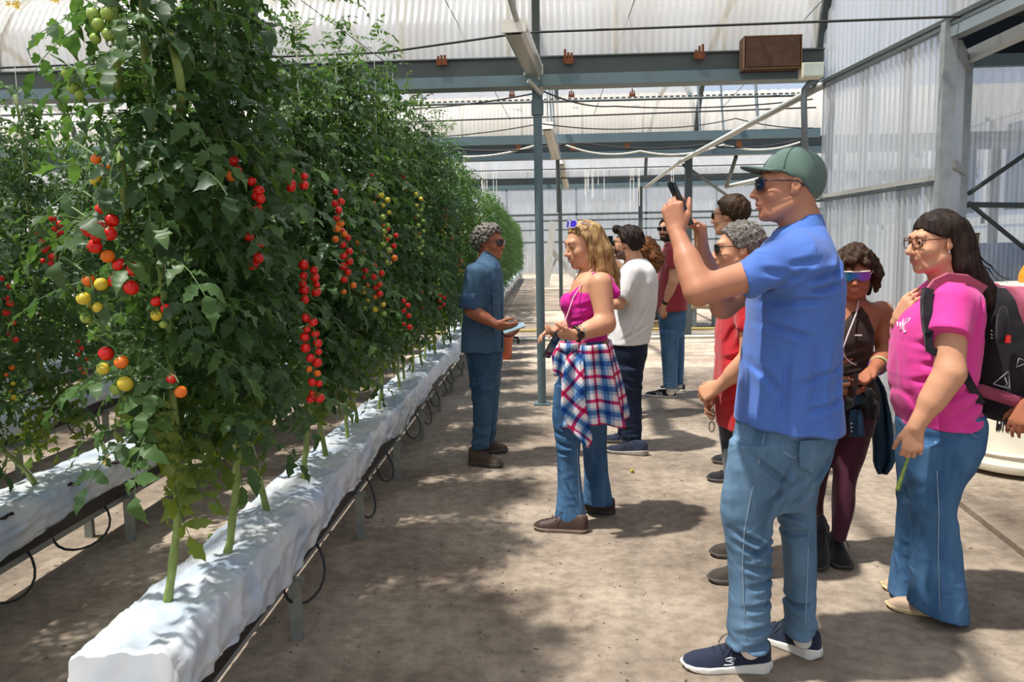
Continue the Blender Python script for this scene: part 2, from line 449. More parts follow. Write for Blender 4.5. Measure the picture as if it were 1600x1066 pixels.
# downpipe by the junction box
a = at_y(1283, 128, 7.3)
pipe('downpipe', [at_y(1278, 127, 7.35), at_y(1264, 131, 7.35), at_y(1257, 140, 7.35), at_y(1256, 160, 7.35), at_y(1258, 235, 7.35)], 0.028, M_STEEL, 'grey downpipe bending below the junction box', 12)

# ---- right wall of corrugated sheet
def wx(Y): return 2.65 - 0.0787 * (Y - 7.4)
wall = empty('wall_right', (wx(7.4), 7.4, 0)); tag(wall, 'corrugated translucent plastic wall at the right of the aisle', kind='structure')
wdir = np.array([wx(5.5) - wx(7.4), 5.5 - 7.4]); wlen = np.linalg.norm(wdir); wdir /= wlen
wrot = math.atan2(wdir[1], wdir[0])
def wall_panels(s0, s1, z0, z1, w=0.93):
    n = max(1, int(round((s1 - s0) / w))); w = (s1 - s0) / n
    me = corrugated(w + 0.03, [(0, z0), (0, z1)], 0.076, 0.02, 'wall_panel', M_WALLSHEET)
    for i in range(n):
        o = link('panel', me, wall); s = s0 + i * w
        o.location = (wdir[0] * s, wdir[1] * s, 0); o.rotation_euler = (0, 0, wrot)
wall_panels(0.0, wlen - 0.04, 0.0, 1.96)
wall_panels(0.0, wlen - 0.04, 1.96, 2.98)
wall_panels(-0.02, 9.0, 2.98, 5.2, 1.0)
def wbar(s0, s1, z, w, h, name, m, off=-0.03):
    nx, ny = wdir[1], -wdir[0]
    if nx > 0: nx, ny = -nx, -ny
    a = (wdir[0] * s0 + nx * abs(off), wdir[1] * s0 + ny * abs(off), z); b = (wdir[0] * s1 + nx * abs(off), wdir[1] * s1 + ny * abs(off), z)
    return MB().bar(a, b, w, h).build(name, m, wall)
wbar(-0.05, wlen, 1.955, 0.03, 0.035, 'rail', M_ALU)
wbar(-0.05, wlen, 1.92, 0.04, 0.02, 'rail', M_STEEL_DARK, -0.02)
wbar(-0.1, 9.0, 2.985, 0.03, 0.03, 'rail', M_STEEL_DARK, -0.045)
wbar(-0.1, 9.0, 2.955, 0.05, 0.03, 'rail', M_STEEL, -0.02)
wbar(wlen - 0.05, 9.0, 2.90, 0.09, 0.07, 'door_header', M_STEEL, -0.0)
wbar(0.0, wlen, 0.06, 0.05, 0.12, 'rail', M_STEEL_DARK, -0.01)
for s in (0.0, 0.62, 1.28): # verticals behind the sheet that show through it
    MB().box((wdir[0] * s + 0.07, wdir[1] * s, 1.5), (0.05, 0.05, 3.0)).build('stud', M_STEEL_DARK, wall)
post('post', (wx(5.45) - 0.035, 5.45, 0), (wx(5.45) - 0.035, 5.45, 2.97), 0.085, M_GALV, 'wide galvanised door post behind the woman in pink', 0.06)
# ---- side room behind the opening
q2 = at_y(1503, 240, 6.25)
post('post', (q2[0], 6.25, 0), (q2[0], 6.25, 2.92), 0.075, M_GALV, 'second galvanised post right of the door post', 0.07)
side = empty('wall_side_room', (q2[0], 6.35, 0)); tag(side, 'corrugated translucent back wall of the side room', kind='structure')
me = corrugated(0.95, [(0, 0), (0, 2.9)], 0.076, 0.014, 'side_panel', M_WALLSHEET)
for i in range(7): link('panel', me, side, (0.0 + 0.92 * i, 0, 0))
me = corrugated(0.62, [(0, 0), (0, 2.85)], 0.076, 0.014, 'short_panel', M_WALLSHEET)
o = link('panel', me, side); o.location = (wx(5.5) - q2[0] + 0.05, 5.55 - 6.35, 0); o.rotation_euler = (0, 0, math.atan2(6.3 - 5.55, q2[0] - wx(5.5)))
MB().box((3.2, -0.06, 2.9), (6.4, 0.06, 0.09)).build('top_rail', M_STEEL_BLUE, side)
a, b = at_y(1512, 320, 6.24), at_y(1700, 322, 6.24)
MB().bar(a - np.array(side.location), b - np.array(side.location), 0.05, 0.04).build('rail', M_STEEL_DARK, side)
for (xa, ya, xb, yb) in ((1513, 303, 1640, 215), (1513, 317, 1640, 420)):
    MB().tube([at_y(xa, ya, 6.22) - np.array(side.location), at_y(xb, yb, 6.22) - np.array(side.location)], 0.018, 8).build('brace', M_STEEL_DARK, side)
MB().box((3.2, 0.03, 3.5), (6.6, 0.02, 1.1)).build('dark_cloth', M_SHADE, side)
tag(MB().box((6.4, 2.3, 3.75), (7.1, 8.2, 0.02)).build('ceiling_side_room', M_SHADE), 'dark shade cloth roof of the side room', kind='structure')
tag(MB().bar((3.17, 6.25, 2.86), (3.17, 1.5, 2.86), 0.07, 0.085).build('tie_beam', M_ALU), 'pale steel beam running towards the viewer in the side room', kind='structure')
tag(MB().bar((wx(5.45) + 0.05, 5.5, 2.83), (q2[0], 6.2, 2.83), 0.05, 0.07).build('tie_beam', M_GALV), kind='structure')
tag(MB().bar((wx(5.45) + 0.08, 5.55, 2.05), (q2[0], 6.2, 2.05), 0.03, 0.06).build('trim_2', M_ALU), 'short pale rail between the two door posts', kind='structure')
# outside the sheets: a neighbouring house and a printed banner show through
mb = MB()
for i in range(9): mb.box((6.0 + 0 * i, -1 + 3.2 * i, 2.5), (0.1, 0.1, 5.0))
for z in (2.2, 3.4, 4.6): mb.box((6.0, 12, z), (0.1, 30, 0.1))
nb = empty('neighbouring_greenhouse', (6.5, 12, 0)); tag(nb, 'blurred neighbouring greenhouse seen through the plastic wall', kind='structure')
M_NB = mat('blue_wall', '7f9db8', rough=0.6, var=0.1); M_NBD = mat('dark_opening', '24405c', rough=0.5, var=0.1); M_NBW = mat('white_wall', 'c9ccc8', rough=0.7)
MB().box((3.0, 0, 0.9), (0.2, 30, 1.8)).build('low_wall', M_NBW, nb)
for i in range(7):
    MB().box((3.0, -3.6 + 2.4 * i, 3.0), (0.14, 1.1, 1.7)).build('opening', M_NBD, nb)
for z in (1.95, 4.1): MB().box((2.95, 0, z), (0.1, 30, 0.18)).build('wall_rail', M_NBW, nb)
for i in range(8): MB().box((2.95, -4.8 + 2.4 * i, 3.0), (0.1, 0.16, 2.2)).build('mullion', M_NBW, nb)
def banner_mat():
    m, t, b, out = _nt('printed_banner')
    tc = nd(t, 'ShaderNodeTexCoord'); no = nd(t, 'ShaderNodeTexNoise'); no.inputs['Scale'].default_value = 7
    t.links.new(tc.outputs['Object'], no.inputs['Vector'])
    r = nd(t, 'ShaderNodeValToRGB'); e = r.color_ramp.elements
    e[0].position = 0.52; e[0].color = c4(lin('3c8fd0')); e[1].position = 0.6; e[1].color = c4(lin('dfe8ee'))
    t.links.new(no.outputs[0], r.inputs[0]); t.links.new(r.outputs[0], b.inputs['Base Color']); b.inputs['Roughness'].default_value = 0.6
    return m
a, b = at_y(1520, 380, 6.6), at_y(1600, 455, 6.6)
tag(MB().box(((a[0] + b[0]) / 2 + 0.15, 6.6, (a[2] + b[2]) / 2), (b[0] - a[0] + 0.4, 0.012, a[2] - b[2])).build('banner', banner_mat()), 'blue and white printed banner blurred behind the side room wall', 'banner')

# ---- far end wall
ew = empty('wall_end', (0, 51.7, 0)); tag(ew, 'far end wall of pale sheeting with horizontal rails', kind='structure')
me = corrugated(2.02, [(0, 0), (0, 2.1)], 0.2, 0.03, 'end_panel', M_ENDSHEET, seg=4)
for i in range(23): link('panel', me, ew, (-23 + 2 * i, 0, 0))
me = corrugated(4.02, [(0, 2.1), (0, 3.9)], 0.5, 0.01, 'end_panel', M_ENDSHEET, seg=4)
for i in range(12): link('panel', me, ew, (-24 + 4 * i, 0, 0))
me = corrugated(4.02, [(0, 3.9), (0, 5.7)], 0.5, 0.01, 'end_panel', M_ENDSHEET, seg=4)
for i in range(12): link('panel', me, ew, (-24 + 4 * i, 0, 0))
for z, hh in ((2.1, 0.1), (2.9, 0.08), (3.5, 0.1), (3.9, 0.14), (5.6, 0.2)):
    MB().box((0, -0.06, z), (46, 0.08, hh)).build('rail', M_STEEL_DARK if z < 5 else M_STEEL, ew)
for i in range(10):
    MB().box((-20.5 + 4.6 * i, -0.05, 2.8), (0.1, 0.1, 5.6)).build('mullion', M_STEEL, ew)
# left side of the house
me = corrugated(2.02, [(0, 0), (0, 3.3)], 0.152, 0.015, 'left_panel', M_ENDSHEET, seg=4)
lw = empty('wall_left', (XL, 0, 0)); tag(lw, 'far left side wall of pale sheeting', kind='structure')
for i in range(26):
    o = link('panel', me, lw, (0, -2 + 2 * i, 0)); o.rotation_euler = (0, 0, math.pi / 2)

# ---- lamps, boxes, cables under the roof
def lamp(a, b, w, label):
    a, b = np.array(a), np.array(b); c = (a + b) / 2; d = b - a; L = np.linalg.norm(d); rz = math.atan2(-d[0], d[1])
    e = empty('tube_light', c, rz); tag(e, label, 'lamp', 'tube lights above the aisle'); e.rotation_euler = (math.asin(d[2] / L), 0, rz)
    hw = w / 2
    P = np.array([[(-hw, y, 0), (-hw * 0.92, y, -0.05), (-hw * 0.6, y, -0.075), (hw * 0.6, y, -0.075), (hw * 0.92, y, -0.05), (hw, y, 0)] for y in (-L / 2, L / 2)])
    mb = MB(); mb.sheet(P, 0.004); mb.build('diffuser', M_LAMPGLASS, e)
    MB().box((0, 0, 0.015), (w * 1.02, L, 0.03)).box((0, -L / 2 - 0.012, -0.015), (w * 1.08, 0.025, 0.09)).box((0, L / 2 + 0.012, -0.015), (w * 1.08, 0.025, 0.09)).build('housing', M_WHITEPL, e)
    for x in (-0.25, 0.25):
        MB().tube([(x * w, -L / 2, -0.03), (x * w, L / 2, -0.03)], 0.013, 8).build('tube', M_LAMPTUBE, e, smooth=True)
    for y0, y1, h in ((-L / 2 + 0.1, -L / 2 + 0.05, 0.42), (L / 2 - 0.1, L / 2 - 0.1, 0.25)): MB().tube([(0, y0, 0.03), (0, y1, h)], 0.008, 6).build('hanger', M_STEEL, e)
    return e
M_LAMPGLASS = mat('prismatic_diffuser', '9b9c94', rough=0.2, var=0.15, scale=60); M_LAMPTUBE = mat('lamp_tube', 'e6e6e0', rough=0.3, var=0)
lamp(at_y(803, 38, 5.8), at_y(833, 106, 7.25), 0.165, 'dusty twin tube light with clear diffuser, nearest of the row above the aisle')
lamp(at_y(855, 195, 10.3), at_y(868, 242, 12.0), 0.14, 'tube light just right of the tall post, second from the viewer')
lamp(at_y(877, 252, 16.0), at_y(884, 290, 18.0), 0.14, 'small far tube light beyond the second gutter')
tag(MB().tube([at_y(795, -10, 5.6), at_y(808, 35, 5.8)], 0.022, 8).tube([at_y(836, 100, 7.25), at_y(847, 146, 7.4)], 0.02, 8).tube([at_y(826, 126, 7.2), at_y(845, 146, 7.35)], 0.022, 8).build('conduit', M_ALU), 'short pale conduit holding the nearest tube light', 'pipe')
a, b = at_y(1160, 110, 7.2), at_y(1250, 56, 7.2)
vb = empty('brown_box', ((a[0] + b[0]) / 2, 7.24, a[2])); tag(vb, 'rusty brown flat box standing on the gutter beam', 'box')
W, H = b[0] - a[0], b[2] - a[2]
M_BROWN = mat('brown_mesh', '4e3626', rough=0.85, var=0.25, scale=12, bump=0.4, bscale=160)
MB().box((0, 0, H / 2), (W, 0.16, H)).box((0, -0.09, H / 2), (W * 0.94, 0.02, H * 0.9)).build('case', M_BROWN, vb)
mb = MB()
for z in (0.004, H - 0.004): mb.box((0, -0.085, z), (W + 0.006, 0.02, 0.008))
for x in (-W / 2, W / 2): mb.box((x, -0.085, H / 2), (0.008, 0.02, H))
mb.build('frame', mat('tan_frame', '80613f', rough=0.7), vb)
a, b = at_y(1252, 122, 7.15), at_y(1286, 98, 7.15)
jb = empty('junction_box', ((a[0] + b[0]) / 2, 7.18, a[2])); tag(jb, 'pale green-white junction box at the end of the gutter', 'box')
MB().box((0, 0, (b[2] - a[2]) / 2), (b[0] - a[0], 0.12, b[2] - a[2])).build('case', M_CREAM, jb)
MB().box((0, -0.065, (b[2] - a[2]) / 2), ((b[0] - a[0]) * 0.92, 0.012, (b[2] - a[2]) * 0.86)).build('cover', mat('pale_green', 'c9d3c8', rough=0.5), jb)
def cable(pts, r, m, name='cable', label=None, sag=0.0, cat='cable', n=16):
    pts = [np.array(p, float) for p in pts]; out = []
    for a, b in zip(pts[:-1], pts[1:]):
        for k in range(n):
            t = k / n; p = a + (b - a) * t; p[2] -= sag * 4 * t * (1 - t); out.append(p)
    out.append(pts[-1])
    return tag(MB().tube(out, r, 6).build(name, m, smooth=True), label, cat)
cable([at_y(-100, 110, 6.2), at_y(600, 82, 6.2), at_y(785, 56, 6.2), at_y(845, 50, 6.3), at_y(1600, 22, 5.2)], 0.009, M_CABLE, label='long black cable crossing under the roof past the lamp')
for i, (p, q, lab) in enumerate((
        ((690, -10, 6.9), (797, 187, 10.0), 'thin wire running down from the roof left of the lamp to a black clip'),
        ((995, -10, 6.9), (928, 180, 10.5), 'thin wire running down from the roof above the middle of the aisle'),
        ((1290, -5, 6.9), (1127, 170, 10.5), 'thin wire crossing in front of the brown box'),
        ((470, 0, 6.9), (620, 110, 7.2), 'thin wire above the plants left of the lamp'))):
    cable([at_y(*p), at_y(*q)], 0.004, M_WIRE, 'wire', lab, cat='wire')
cable([at_y(600, 192, 10.8), at_y(1275, 168, 10.8)], 0.011, M_CABLE, label='black cable level behind the first gutter')
cable([at_y(640, 170, 9.6), at_y(845, 144, 7.6)], 0.008, M_CABLE, label='black cable rising from the left to the post head', sag=0.03)
cable([at_y(848, 142, 7.6), at_y(960, 166, 9), at_y(1270, 155, 9)], 0.008, M_CABLE, label='black cable from the post head to the right wall', sag=0.05)
cable([at_y(640, 215, 11), at_y(845, 193, 10), at_y(1010, 200, 11), at_y(1150, 185, 11), at_y(1270, 200, 11)], 0.008, M_CABLE, label='thin black cable sagging across the second arch', sag=0.04)
cable([at_y(700, 232, 12.4), at_y(900, 222, 12.4), at_y(1100, 226, 12.4), at_y(1250, 218, 12.4)], 0.014, M_CABLE, label='thick black cable along the second gutter', sag=0.08)
cable([at_y(720, 245, 12.5), at_y(845, 224, 12.5)], 0.014, M_CREAM, label='pale hose hanging along the second gutter left of the post', sag=0.06)
cable([at_y(880, 225, 12.6), at_y(1000, 236, 12.6), at_y(1130, 226, 12.6), at_y(1250, 222, 12.6)], 0.014, M_CREAM, label='pale hose hanging along the second gutter right of the post', sag=0.1)
cable([at_y(720, 268, 16), at_y(1270, 255, 16)], 0.012, M_CABLE, label='far black wire level below the second gutter')
cable([at_y(720, 281, 17), at_y(1200, 274, 17)], 0.012, M_CABLE, label='far black wire just above the third gutter')
# pale twine bundles hanging from the far tie
mb = MB()
rr = random.Random(8)
for (x, n) in ((928, 9), (985, 6), (1062, 4), (760, 8)):
    for k in range(n):
        xx = x + rr.uniform(-16, 16); a = at_y(xx, 262 + rr.uniform(-8, 10), 17.5); mb.tube([a, a - np.array([0, 0, rr.uniform(0.3, 1.0)])], 0.006, 4)
tag(mb.build('twine', mat('pale_twine', 'e6e3da', rough=0.9)), 'pale twine hanging in bunches from the far roof', 'twine', kind='stuff')

# ---- things on the far floor
Y33 = at_z(853, 449)[1]
def at33(x, y): return at_y(x, y, Y33)
fr = empty('metal_frame', (at33(862, 449)[0], Y33, 0)); tag(fr, 'leaning galvanised frame standing on the far floor behind the post', 'frame')
for kb, (a, b, w) in enumerate((((864, 346), (853, 449), 0.28), ((857, 386), (897, 432), 0.22), ((869, 404), (853, 447), 0.1), ((897, 400), (899, 440), 0.1))):
    rehome(MB().bar(at33(*a), at33(*b), w, 0.12, up=(0, 1, 0)).build('bar', M_ALU), fr).location.y += 0.16 * kb
M_SACK = mat('woven_sack', 'e6e3db', rough=0.8, var=0.06, scale=6, bump=0.3, bscale=30)
# ================================================================== growing rows
def film_mat():
    m, t, b, out = _nt('white_film')
    b.inputs['Roughness'].default_value = 0.33; b.inputs['Specular IOR Level'].default_value = 0.5
    tc = nd(t, 'ShaderNodeTexCoord'); no = nd(t, 'ShaderNodeTexNoise'); no.inputs['Scale'].default_value = 5; no.inputs['Detail'].default_value = 6
    t.links.new(tc.outputs['Object'], no.inputs['Vector'])
    mx = nd(t, 'ShaderNodeMix', data_type='RGBA'); mx.inputs[6].default_value = c4(lin('a7b6c6')); mx.inputs[7].default_value = c4(lin('c9cccd'))
    mr = nd(t, 'ShaderNodeMapRange'); mr.inputs[1].default_value = 0.35; mr.inputs[2].default_value = 0.6
    t.links.new(no.outputs[0], mr.inputs[0]); t.links.new(mr.outputs[0], mx.inputs[0]); t.links.new(mx.outputs[2], b.inputs['Base Color'])
    nb = nd(t, 'ShaderNodeTexNoise'); nb.noise_type = 'RIDGED_MULTIFRACTAL'; nb.inputs['Scale'].default_value = 5; nb.inputs['Detail'].default_value = 3; nb.inputs['Distortion'].default_value = 0.8
    mp = nd(t, 'ShaderNodeMapping'); mp.inputs['Scale'].default_value = (1.0, 0.8, 0.7); mp.inputs['Rotation'].default_value = (0.5, 0.3, 0.4)
    t.links.new(tc.outputs['Object'], mp.inputs[0]); t.links.new(mp.outputs[0], nb.inputs['Vector'])
    bp = nd(t, 'ShaderNodeBump'); bp.inputs['Strength'].default_value = 0.5; bp.inputs['Distance'].default_value = 0.03
    t.links.new(nb.outputs[0], bp.inputs['Height']); t.links.new(bp.outputs[0], b.inputs['Normal'])
    return m
M_FILM = film_mat()
M_TRAY = mat('black_tray', '141517', rough=0.45, var=0)
M_RAIL = mat('tray_rail', '8f9390', rough=0.5, metal=0.4, var=0.1)
M_LEG = mat('zinc_leg', '8d9188', rough=0.5, metal=0.4, var=0.12, scale=20)
M_SOIL = mat('dark_substrate', '2a1d17', rough=0.95, var=0.4, scale=60)
M_STEM = mat('vine_stem', '8f9f58', rough=0.6, var=0.22, scale=25, color2='6f8440')
M_STALK = mat('leaf_stalk', '4c6a35', rough=0.6, var=0.15)
M_STRING = mat('white_twine', 'e8e6dc', rough=0.8, var=0)
L_A, L_B = lin('16301e'), lin('507038')
M_LEAF = leaf_mat('tomato_leaf', L_A, L_B)
M_OLDLEAF = leaf_mat('ageing_leaf', lin('3c5a24'), lin('6f7d34'))
M_RED = mat('ripe_tomato', 'd81a12', rough=0.22, var=0.06, spec=0.5)
M_ORANGE = mat('orange_tomato', 'e2701c', rough=0.25, var=0.08)
M_YELLOW = mat('turning_tomato', 'c9b437', rough=0.28, var=0.08)
M_GREEN = mat('unripe_tomato', '8ea548', rough=0.3, var=0.08)
M_CALYX = mat('calyx', '4c6a2a', rough=0.6)

ROWS = {1: (-1.12, 1.87, 12.9), 2: (-2.36, 1.6, 12.9), 3: (-3.78, 2.0, 12.9)}
FAR = (15.6, 43.0)
def trough(xc, y0, y1, label, holes, fine=0.03, seed=1, leg_step=1.08, leg0=None, hoses=True, front=True, hemz=0.305):
    e = empty('grow_trough', (xc, y0, 0)); tag(e, label, 'trough')
    L = y1 - y0
    # film: a skirted cross-section swept along the slab, dipping and creasing around every planting hole
    n = int(L / fine); ys = np.linspace(0, L, n + 1)
    prof = np.array([(-0.136, 0.31), (-0.142, 0.34), (-0.143, 0.37), (-0.141, 0.40), (-0.138, 0.425), (-0.135, 0.445), (-0.128, 0.458), (-0.11, 0.463), (-0.085, 0.465), (-0.055, 0.466), (-0.025, 0.467), (0.005, 0.467),
                     (0.035, 0.466), (0.065, 0.465), (0.09, 0.463), (0.113, 0.461), (0.129, 0.455), (0.136, 0.442), (0.140, 0.42), (0.144, 0.395), (0.146, 0.37), (0.145, 0.345), (0.143, 0.325), (0.140, hemz)])
    if fine < 0.05:
        u_ = np.linspace(0, len(prof) - 1, 2 * len(prof) - 1); prof = np.stack([np.interp(u_, np.arange(len(prof)), prof[:, i]) for i in (0, 1)], 1)
    P = np.zeros((len(ys), len(prof), 3)); P[:, :, 1] = ys[:, None]
    P[:, :, 0] = prof[None, :, 0]; P[:, :, 2] = prof[None, :, 1]
    top = np.clip((P[:, :, 2] - 0.40) / 0.06, 0, 1); side = 1 - top
    Q = np.stack([P[:, :, 0] * 3, P[:, :, 1], P[:, :, 2] * 3], -1)
    lump = pnoise(Q * np.array([1, 1.0, 1]), seed, 2.2)
    w1 = pnoise(Q * np.array([3, 1, 2.0]), seed + 1, 5.0); w2 = pnoise(Q * np.array([5, 2.0, 4.0]), seed + 2, 8.0)
    ridge = np.clip(1 - np.abs(w1) * 3.2, 0, 1); fineR = np.clip(1 - np.abs(w2) * 3.0, 0, 1)
    w3 = pnoise(Q * np.array([2, 1.6, 1.5]), seed + 4, 9.0); fineR = fineR + np.clip(1 - np.abs(w3) * 3.5, 0, 1) * 0.8
    P[:, :, 2] += top * (0.007 * lump + 0.009 * ridge + 0.006 * fineR)
    sgn = np.sign(prof[:, 0])[None, :]
    ph = 38 * (P[:, :, 1] + 0.9 * (0.46 - P[:, :, 2])) + 4.0 * pnoise(Q * np.array([1, 1, 1]), seed + 8, 1.6)
    pleat = np.clip(np.sin(ph), 0, 1) ** 3 * np.clip(pnoise(Q, seed + 9, 1.1) + 0.45, 0, 1)
    P[:, :, 0] += sgn * side * 0.013 * pleat; P[:, :, 2] += top * 0.008 * pleat * np.clip(np.abs(P[:, :, 0]) / 0.12, 0, 1)
    P[:, :, 0] += sgn * side * (0.007 * lump + 0.012 * ridge + 0.007 * fineR)
    # ragged hem on both sides
    hem = 0.025 * np.sin(ys * 2.1 + seed) + 0.02 * np.sin(ys * 5.3 + 2 * seed)
    for j, wgt in ((-1, 1.0), (-2, 0.8), (-3, 0.6), (-4, 0.4), (-5, 0.2), (0, 1.0), (1, 0.6), (2, 0.3)):
        P[:, j, 2] += hem * wgt
    for (hx, hy) in holes:
        dx = P[:, :, 0] - hx; dy = P[:, :, 1] - (hy - y0); r2 = (dx / 0.07) ** 2 + (dy / 0.10) ** 2
        ang = np.arctan2(dx, dy)
        P[:, :, 2] += top * (-0.022 * np.exp(-r2) + 0.009 * np.sin(ang * 5 + hx * 40) * np.exp(-((np.sqrt(r2) - 1.2) ** 2) / 0.5))
    if front:
        P[0, :, 1] -= 0.0; P[1, :, 2] += 0.004
    mb = MB(); mb.grid(P[:, ::-1].copy())
    if front:                                  # folded end of the bag, hanging down
        F = np.zeros((7, len(prof), 3))
        for k in range(7):
            s = k / 6; F[k] = P[0]; F[k, :, 1] = -0.03 * math.sin(s * 1.6) - 0.015 * np.abs(np.sin(prof[:, 0] * 25 + s * 2)) * s
            F[k, :, 2] = P[0, :, 2] * (1 - s) + (0.10 + 0.02 * np.cos(prof[:, 0] * 30)) * s; F[k, :, 0] *= 1 - 0.06 * s
        mb.grid(F)
    mb.build('film', M_FILM, e, smooth=True)
    # black tray and rail beneath
    mb = MB()
    T = [(-0.130, 0.345), (-0.130, 0.265), (-0.10, 0.255), (0.10, 0.255), (0.132, 0.258), (0.137, 0.36)]
    G = np.array([[(x, y, z) for x, z in T] for y in np.linspace(0.06, L, max(2, int(L / 1.0)))])
    mb.sheet(G, 0.006); mb.build('tray', M_TRAY, e)
    mb = MB()
    for x in (-0.1, 0.1): mb.box((x, L / 2 + 0.05, 0.238), (0.045, L - 0.1, 0.034))
    mb.build('rail', M_RAIL, e)
    legm = MB().box((0, 0, 0.12), (0.042, 0.03, 0.24)).box((0, 0.012, 0.235), (0.06, 0.02, 0.03)).mesh('leg', M_LEG, smooth=False)
    y = (leg0 if leg0 is not None else y0 + 0.4)
    while y < y1:
        for x in (-0.115, 0.145):
            o = link('leg', legm, e, (x, y - y0 + (0.06 if x < 0 else 0), 0))
        y += leg_step
    if hoses:
        y = (leg0 if leg0 is not None else y0 + 0.4) + 0.15
        i = 0
        while y < min(y1, 9.5):
            r = random.Random(int(y * 100) + seed); w = r.uniform(0.05, 0.10); dp = r.uniform(0.10, 0.20)
            pts = []
            for k in range(13):
                a = math.pi * k / 12; pts.append((0.12 + 0.02 * math.sin(2 * a) + 0.05 * math.sin(a), y - y0 + w * math.cos(a) * 2.2, 0.26 - dp * math.sin(a)))
            pts.append((-0.05, y - y0 - w * 2.2, 0.25))
            MB().tube(pts, 0.006, 6).build('drip_hose', M_CABLE, e, smooth=True)
            y += leg_step * r.choice((0.5, 0.6, 1.0)); i += 1
    holem = MB().box((0, 0, 0), (0.035, 0.085, 0.006)).box((0.012, 0.02, 0.002), (0.03, 0.05, 0.008), Matrix.Rotation(0.5, 3, 'Z')).box((-0.012, -0.015, 0.001), (0.025, 0.05, 0.007), Matrix.Rotation(-0.6, 3, 'Z')).mesh('planting_hole', M_SOIL, smooth=False)
    for i, (hx, hy) in enumerate(holes):
        if hy > 11: break
        o = link('planting_hole', holem, e, (hx + 0.008, hy - y0 + 0.01, 0.4535)); o.rotation_euler = (0, 0, (i * 1.7) % 3)
    return e

# ---- leaf, tomato and foliage meshes
def leaflet(mb, base, dirv, up, L, W, rnd, droop):
    """a lobed, creased, drooping leaflet as a two-sided fan of quads"""
    d = np.array(dirv, float); d /= np.linalg.norm(d); u = np.array(up, float); u -= d * np.dot(u, d); u /= np.linalg.norm(u) + 1e-9
    s = np.cross(d, u)
    prof = [0.08, 0.80, 0.62, 1.0, 0.66, 0.74, 0.36, 0.0]
    ts = [0.0, 0.20, 0.30, 0.44, 0.56, 0.68, 0.82, 1.0]
    vs = []; fs = []
    for i, (t, w) in enumerate(zip(ts, prof)):
        c = np.array(base) + d * L * t * (1 - 0.25 * droop * t) - u * (droop * L * t * t) + u * 0.006 * rnd.uniform(-1, 1)
        ww = W / 2 * w * rnd.uniform(0.85, 1.15); fold = 0.22 * ww + 0.18 * ww * rnd.uniform(-1, 1)
        back = 0.10 * L * (-1 if i in (1, 3, 5) else 0.4 if i in (2, 4) else 0)
        vs += [c + s * ww + u * fold - d * back * 0.3, c, c - s * ww + u * fold - d * back * 0.3]
    for i in range(len(ts) - 1):
        a = i * 3; fs += [(a, a + 1, a + 4, a + 3), (a + 1, a + 2, a + 5, a + 4)]
    mb._add(vs, fs)
def compound_leaf(mb, rnd, size=1.0, root=(0, 0, 0), az=0.0, pitch=0.2, stemmed=True):
    L = rnd.uniform(0.24, 0.36) * size; pts = []
    ca, sa = math.cos(az), math.sin(az); p = np.array(root, float); k = 7; pt = pitch
    for i in range(k + 1):
        pts.append(p.copy()); h = math.cos(pt); p = p + np.array([ca * h, sa * h, math.sin(pt)]) * L / k; pt -= rnd.uniform(0.06, 0.24)
    if stemmed:
        mb.cur = 1; mb.tube(pts, [0.0028 * (1 - 0.6 * i / k) * size for i in range(k + 1)], 3, caps=False); mb.cur = 0
    side = np.array([-sa, ca, 0])
    for i in (1, 2, 3, 4, 5, 6):
        d = pts[i + 1] - pts[i]; d /= np.linalg.norm(d); up = np.cross(side, d); up = up if up[2] > 0 else -up
        for sg in (-1, 1):
            if rnd.random() < 0.1: continue
            ll = rnd.uniform(0.055, 0.085) * size * (1.0 if i % 2 == 0 else 0.55)
            dv = d * rnd.uniform(0.35, 0.8) + side * sg + np.array([0, 0, rnd.uniform(-0.4, 0.4)])
            leaflet(mb, pts[i], dv, up + side * sg * rnd.uniform(-0.3, 0.3), ll, ll * rnd.uniform(0.48, 0.64), rnd, rnd.uniform(0.1, 0.85))
    d = pts[-1] - pts[-2]; up = np.cross(side, d); up = up if up[2] > 0 else -up
    leaflet(mb, pts[-1], d, up, rnd.uniform(0.07, 0.095) * size, 0.048 * size, rnd, rnd.uniform(0.2, 0.7))
LEAVES = []; OLD = []
for i in range(8):
    r = random.Random(100 + i); mb = MB(); compound_leaf(mb, r, 1.0, pitch=r.uniform(-0.1, 0.5)); LEAVES.append(mb.mesh('leaf', [M_LEAF, M_STALK]))
for i in range(3):
    r = random.Random(200 + i); mb = MB(); compound_leaf(mb, r, 0.95, pitch=r.uniform(-0.6, -0.2)); OLD.append(mb.mesh('leaf', [M_OLDLEAF, M_STALK]))
def leaf_sites(rnd, n, z0, z1, lean):
    out = []
    for i in range(n):
        t = (i + rnd.random()) / n; z = z0 + (z1 - z0) * t
        out.append((z, rnd.uniform(0, 2 * math.pi), rnd.uniform(0.75, 1.1) * (1.0 if z < z1 - 0.5 else 0.75), rnd.uniform(-0.35, 0.45), rnd.uniform(-0.07, 0.07), rnd.uniform(-0.12, 0.12)))
    return out
FOLIAGE = []
for v in range(4):
    r = random.Random(300 + v); mb = MB()
    for (z, az, s, pt, ox, oy) in leaf_sites(r, 150, 0.72, 2.75, 0):
        compound_leaf(mb, r, s, (ox, oy, z - 0.45), az, pt, stemmed=False)
    FOLIAGE.append(mb.mesh('foliage', [M_LEAF, M_STEM]))
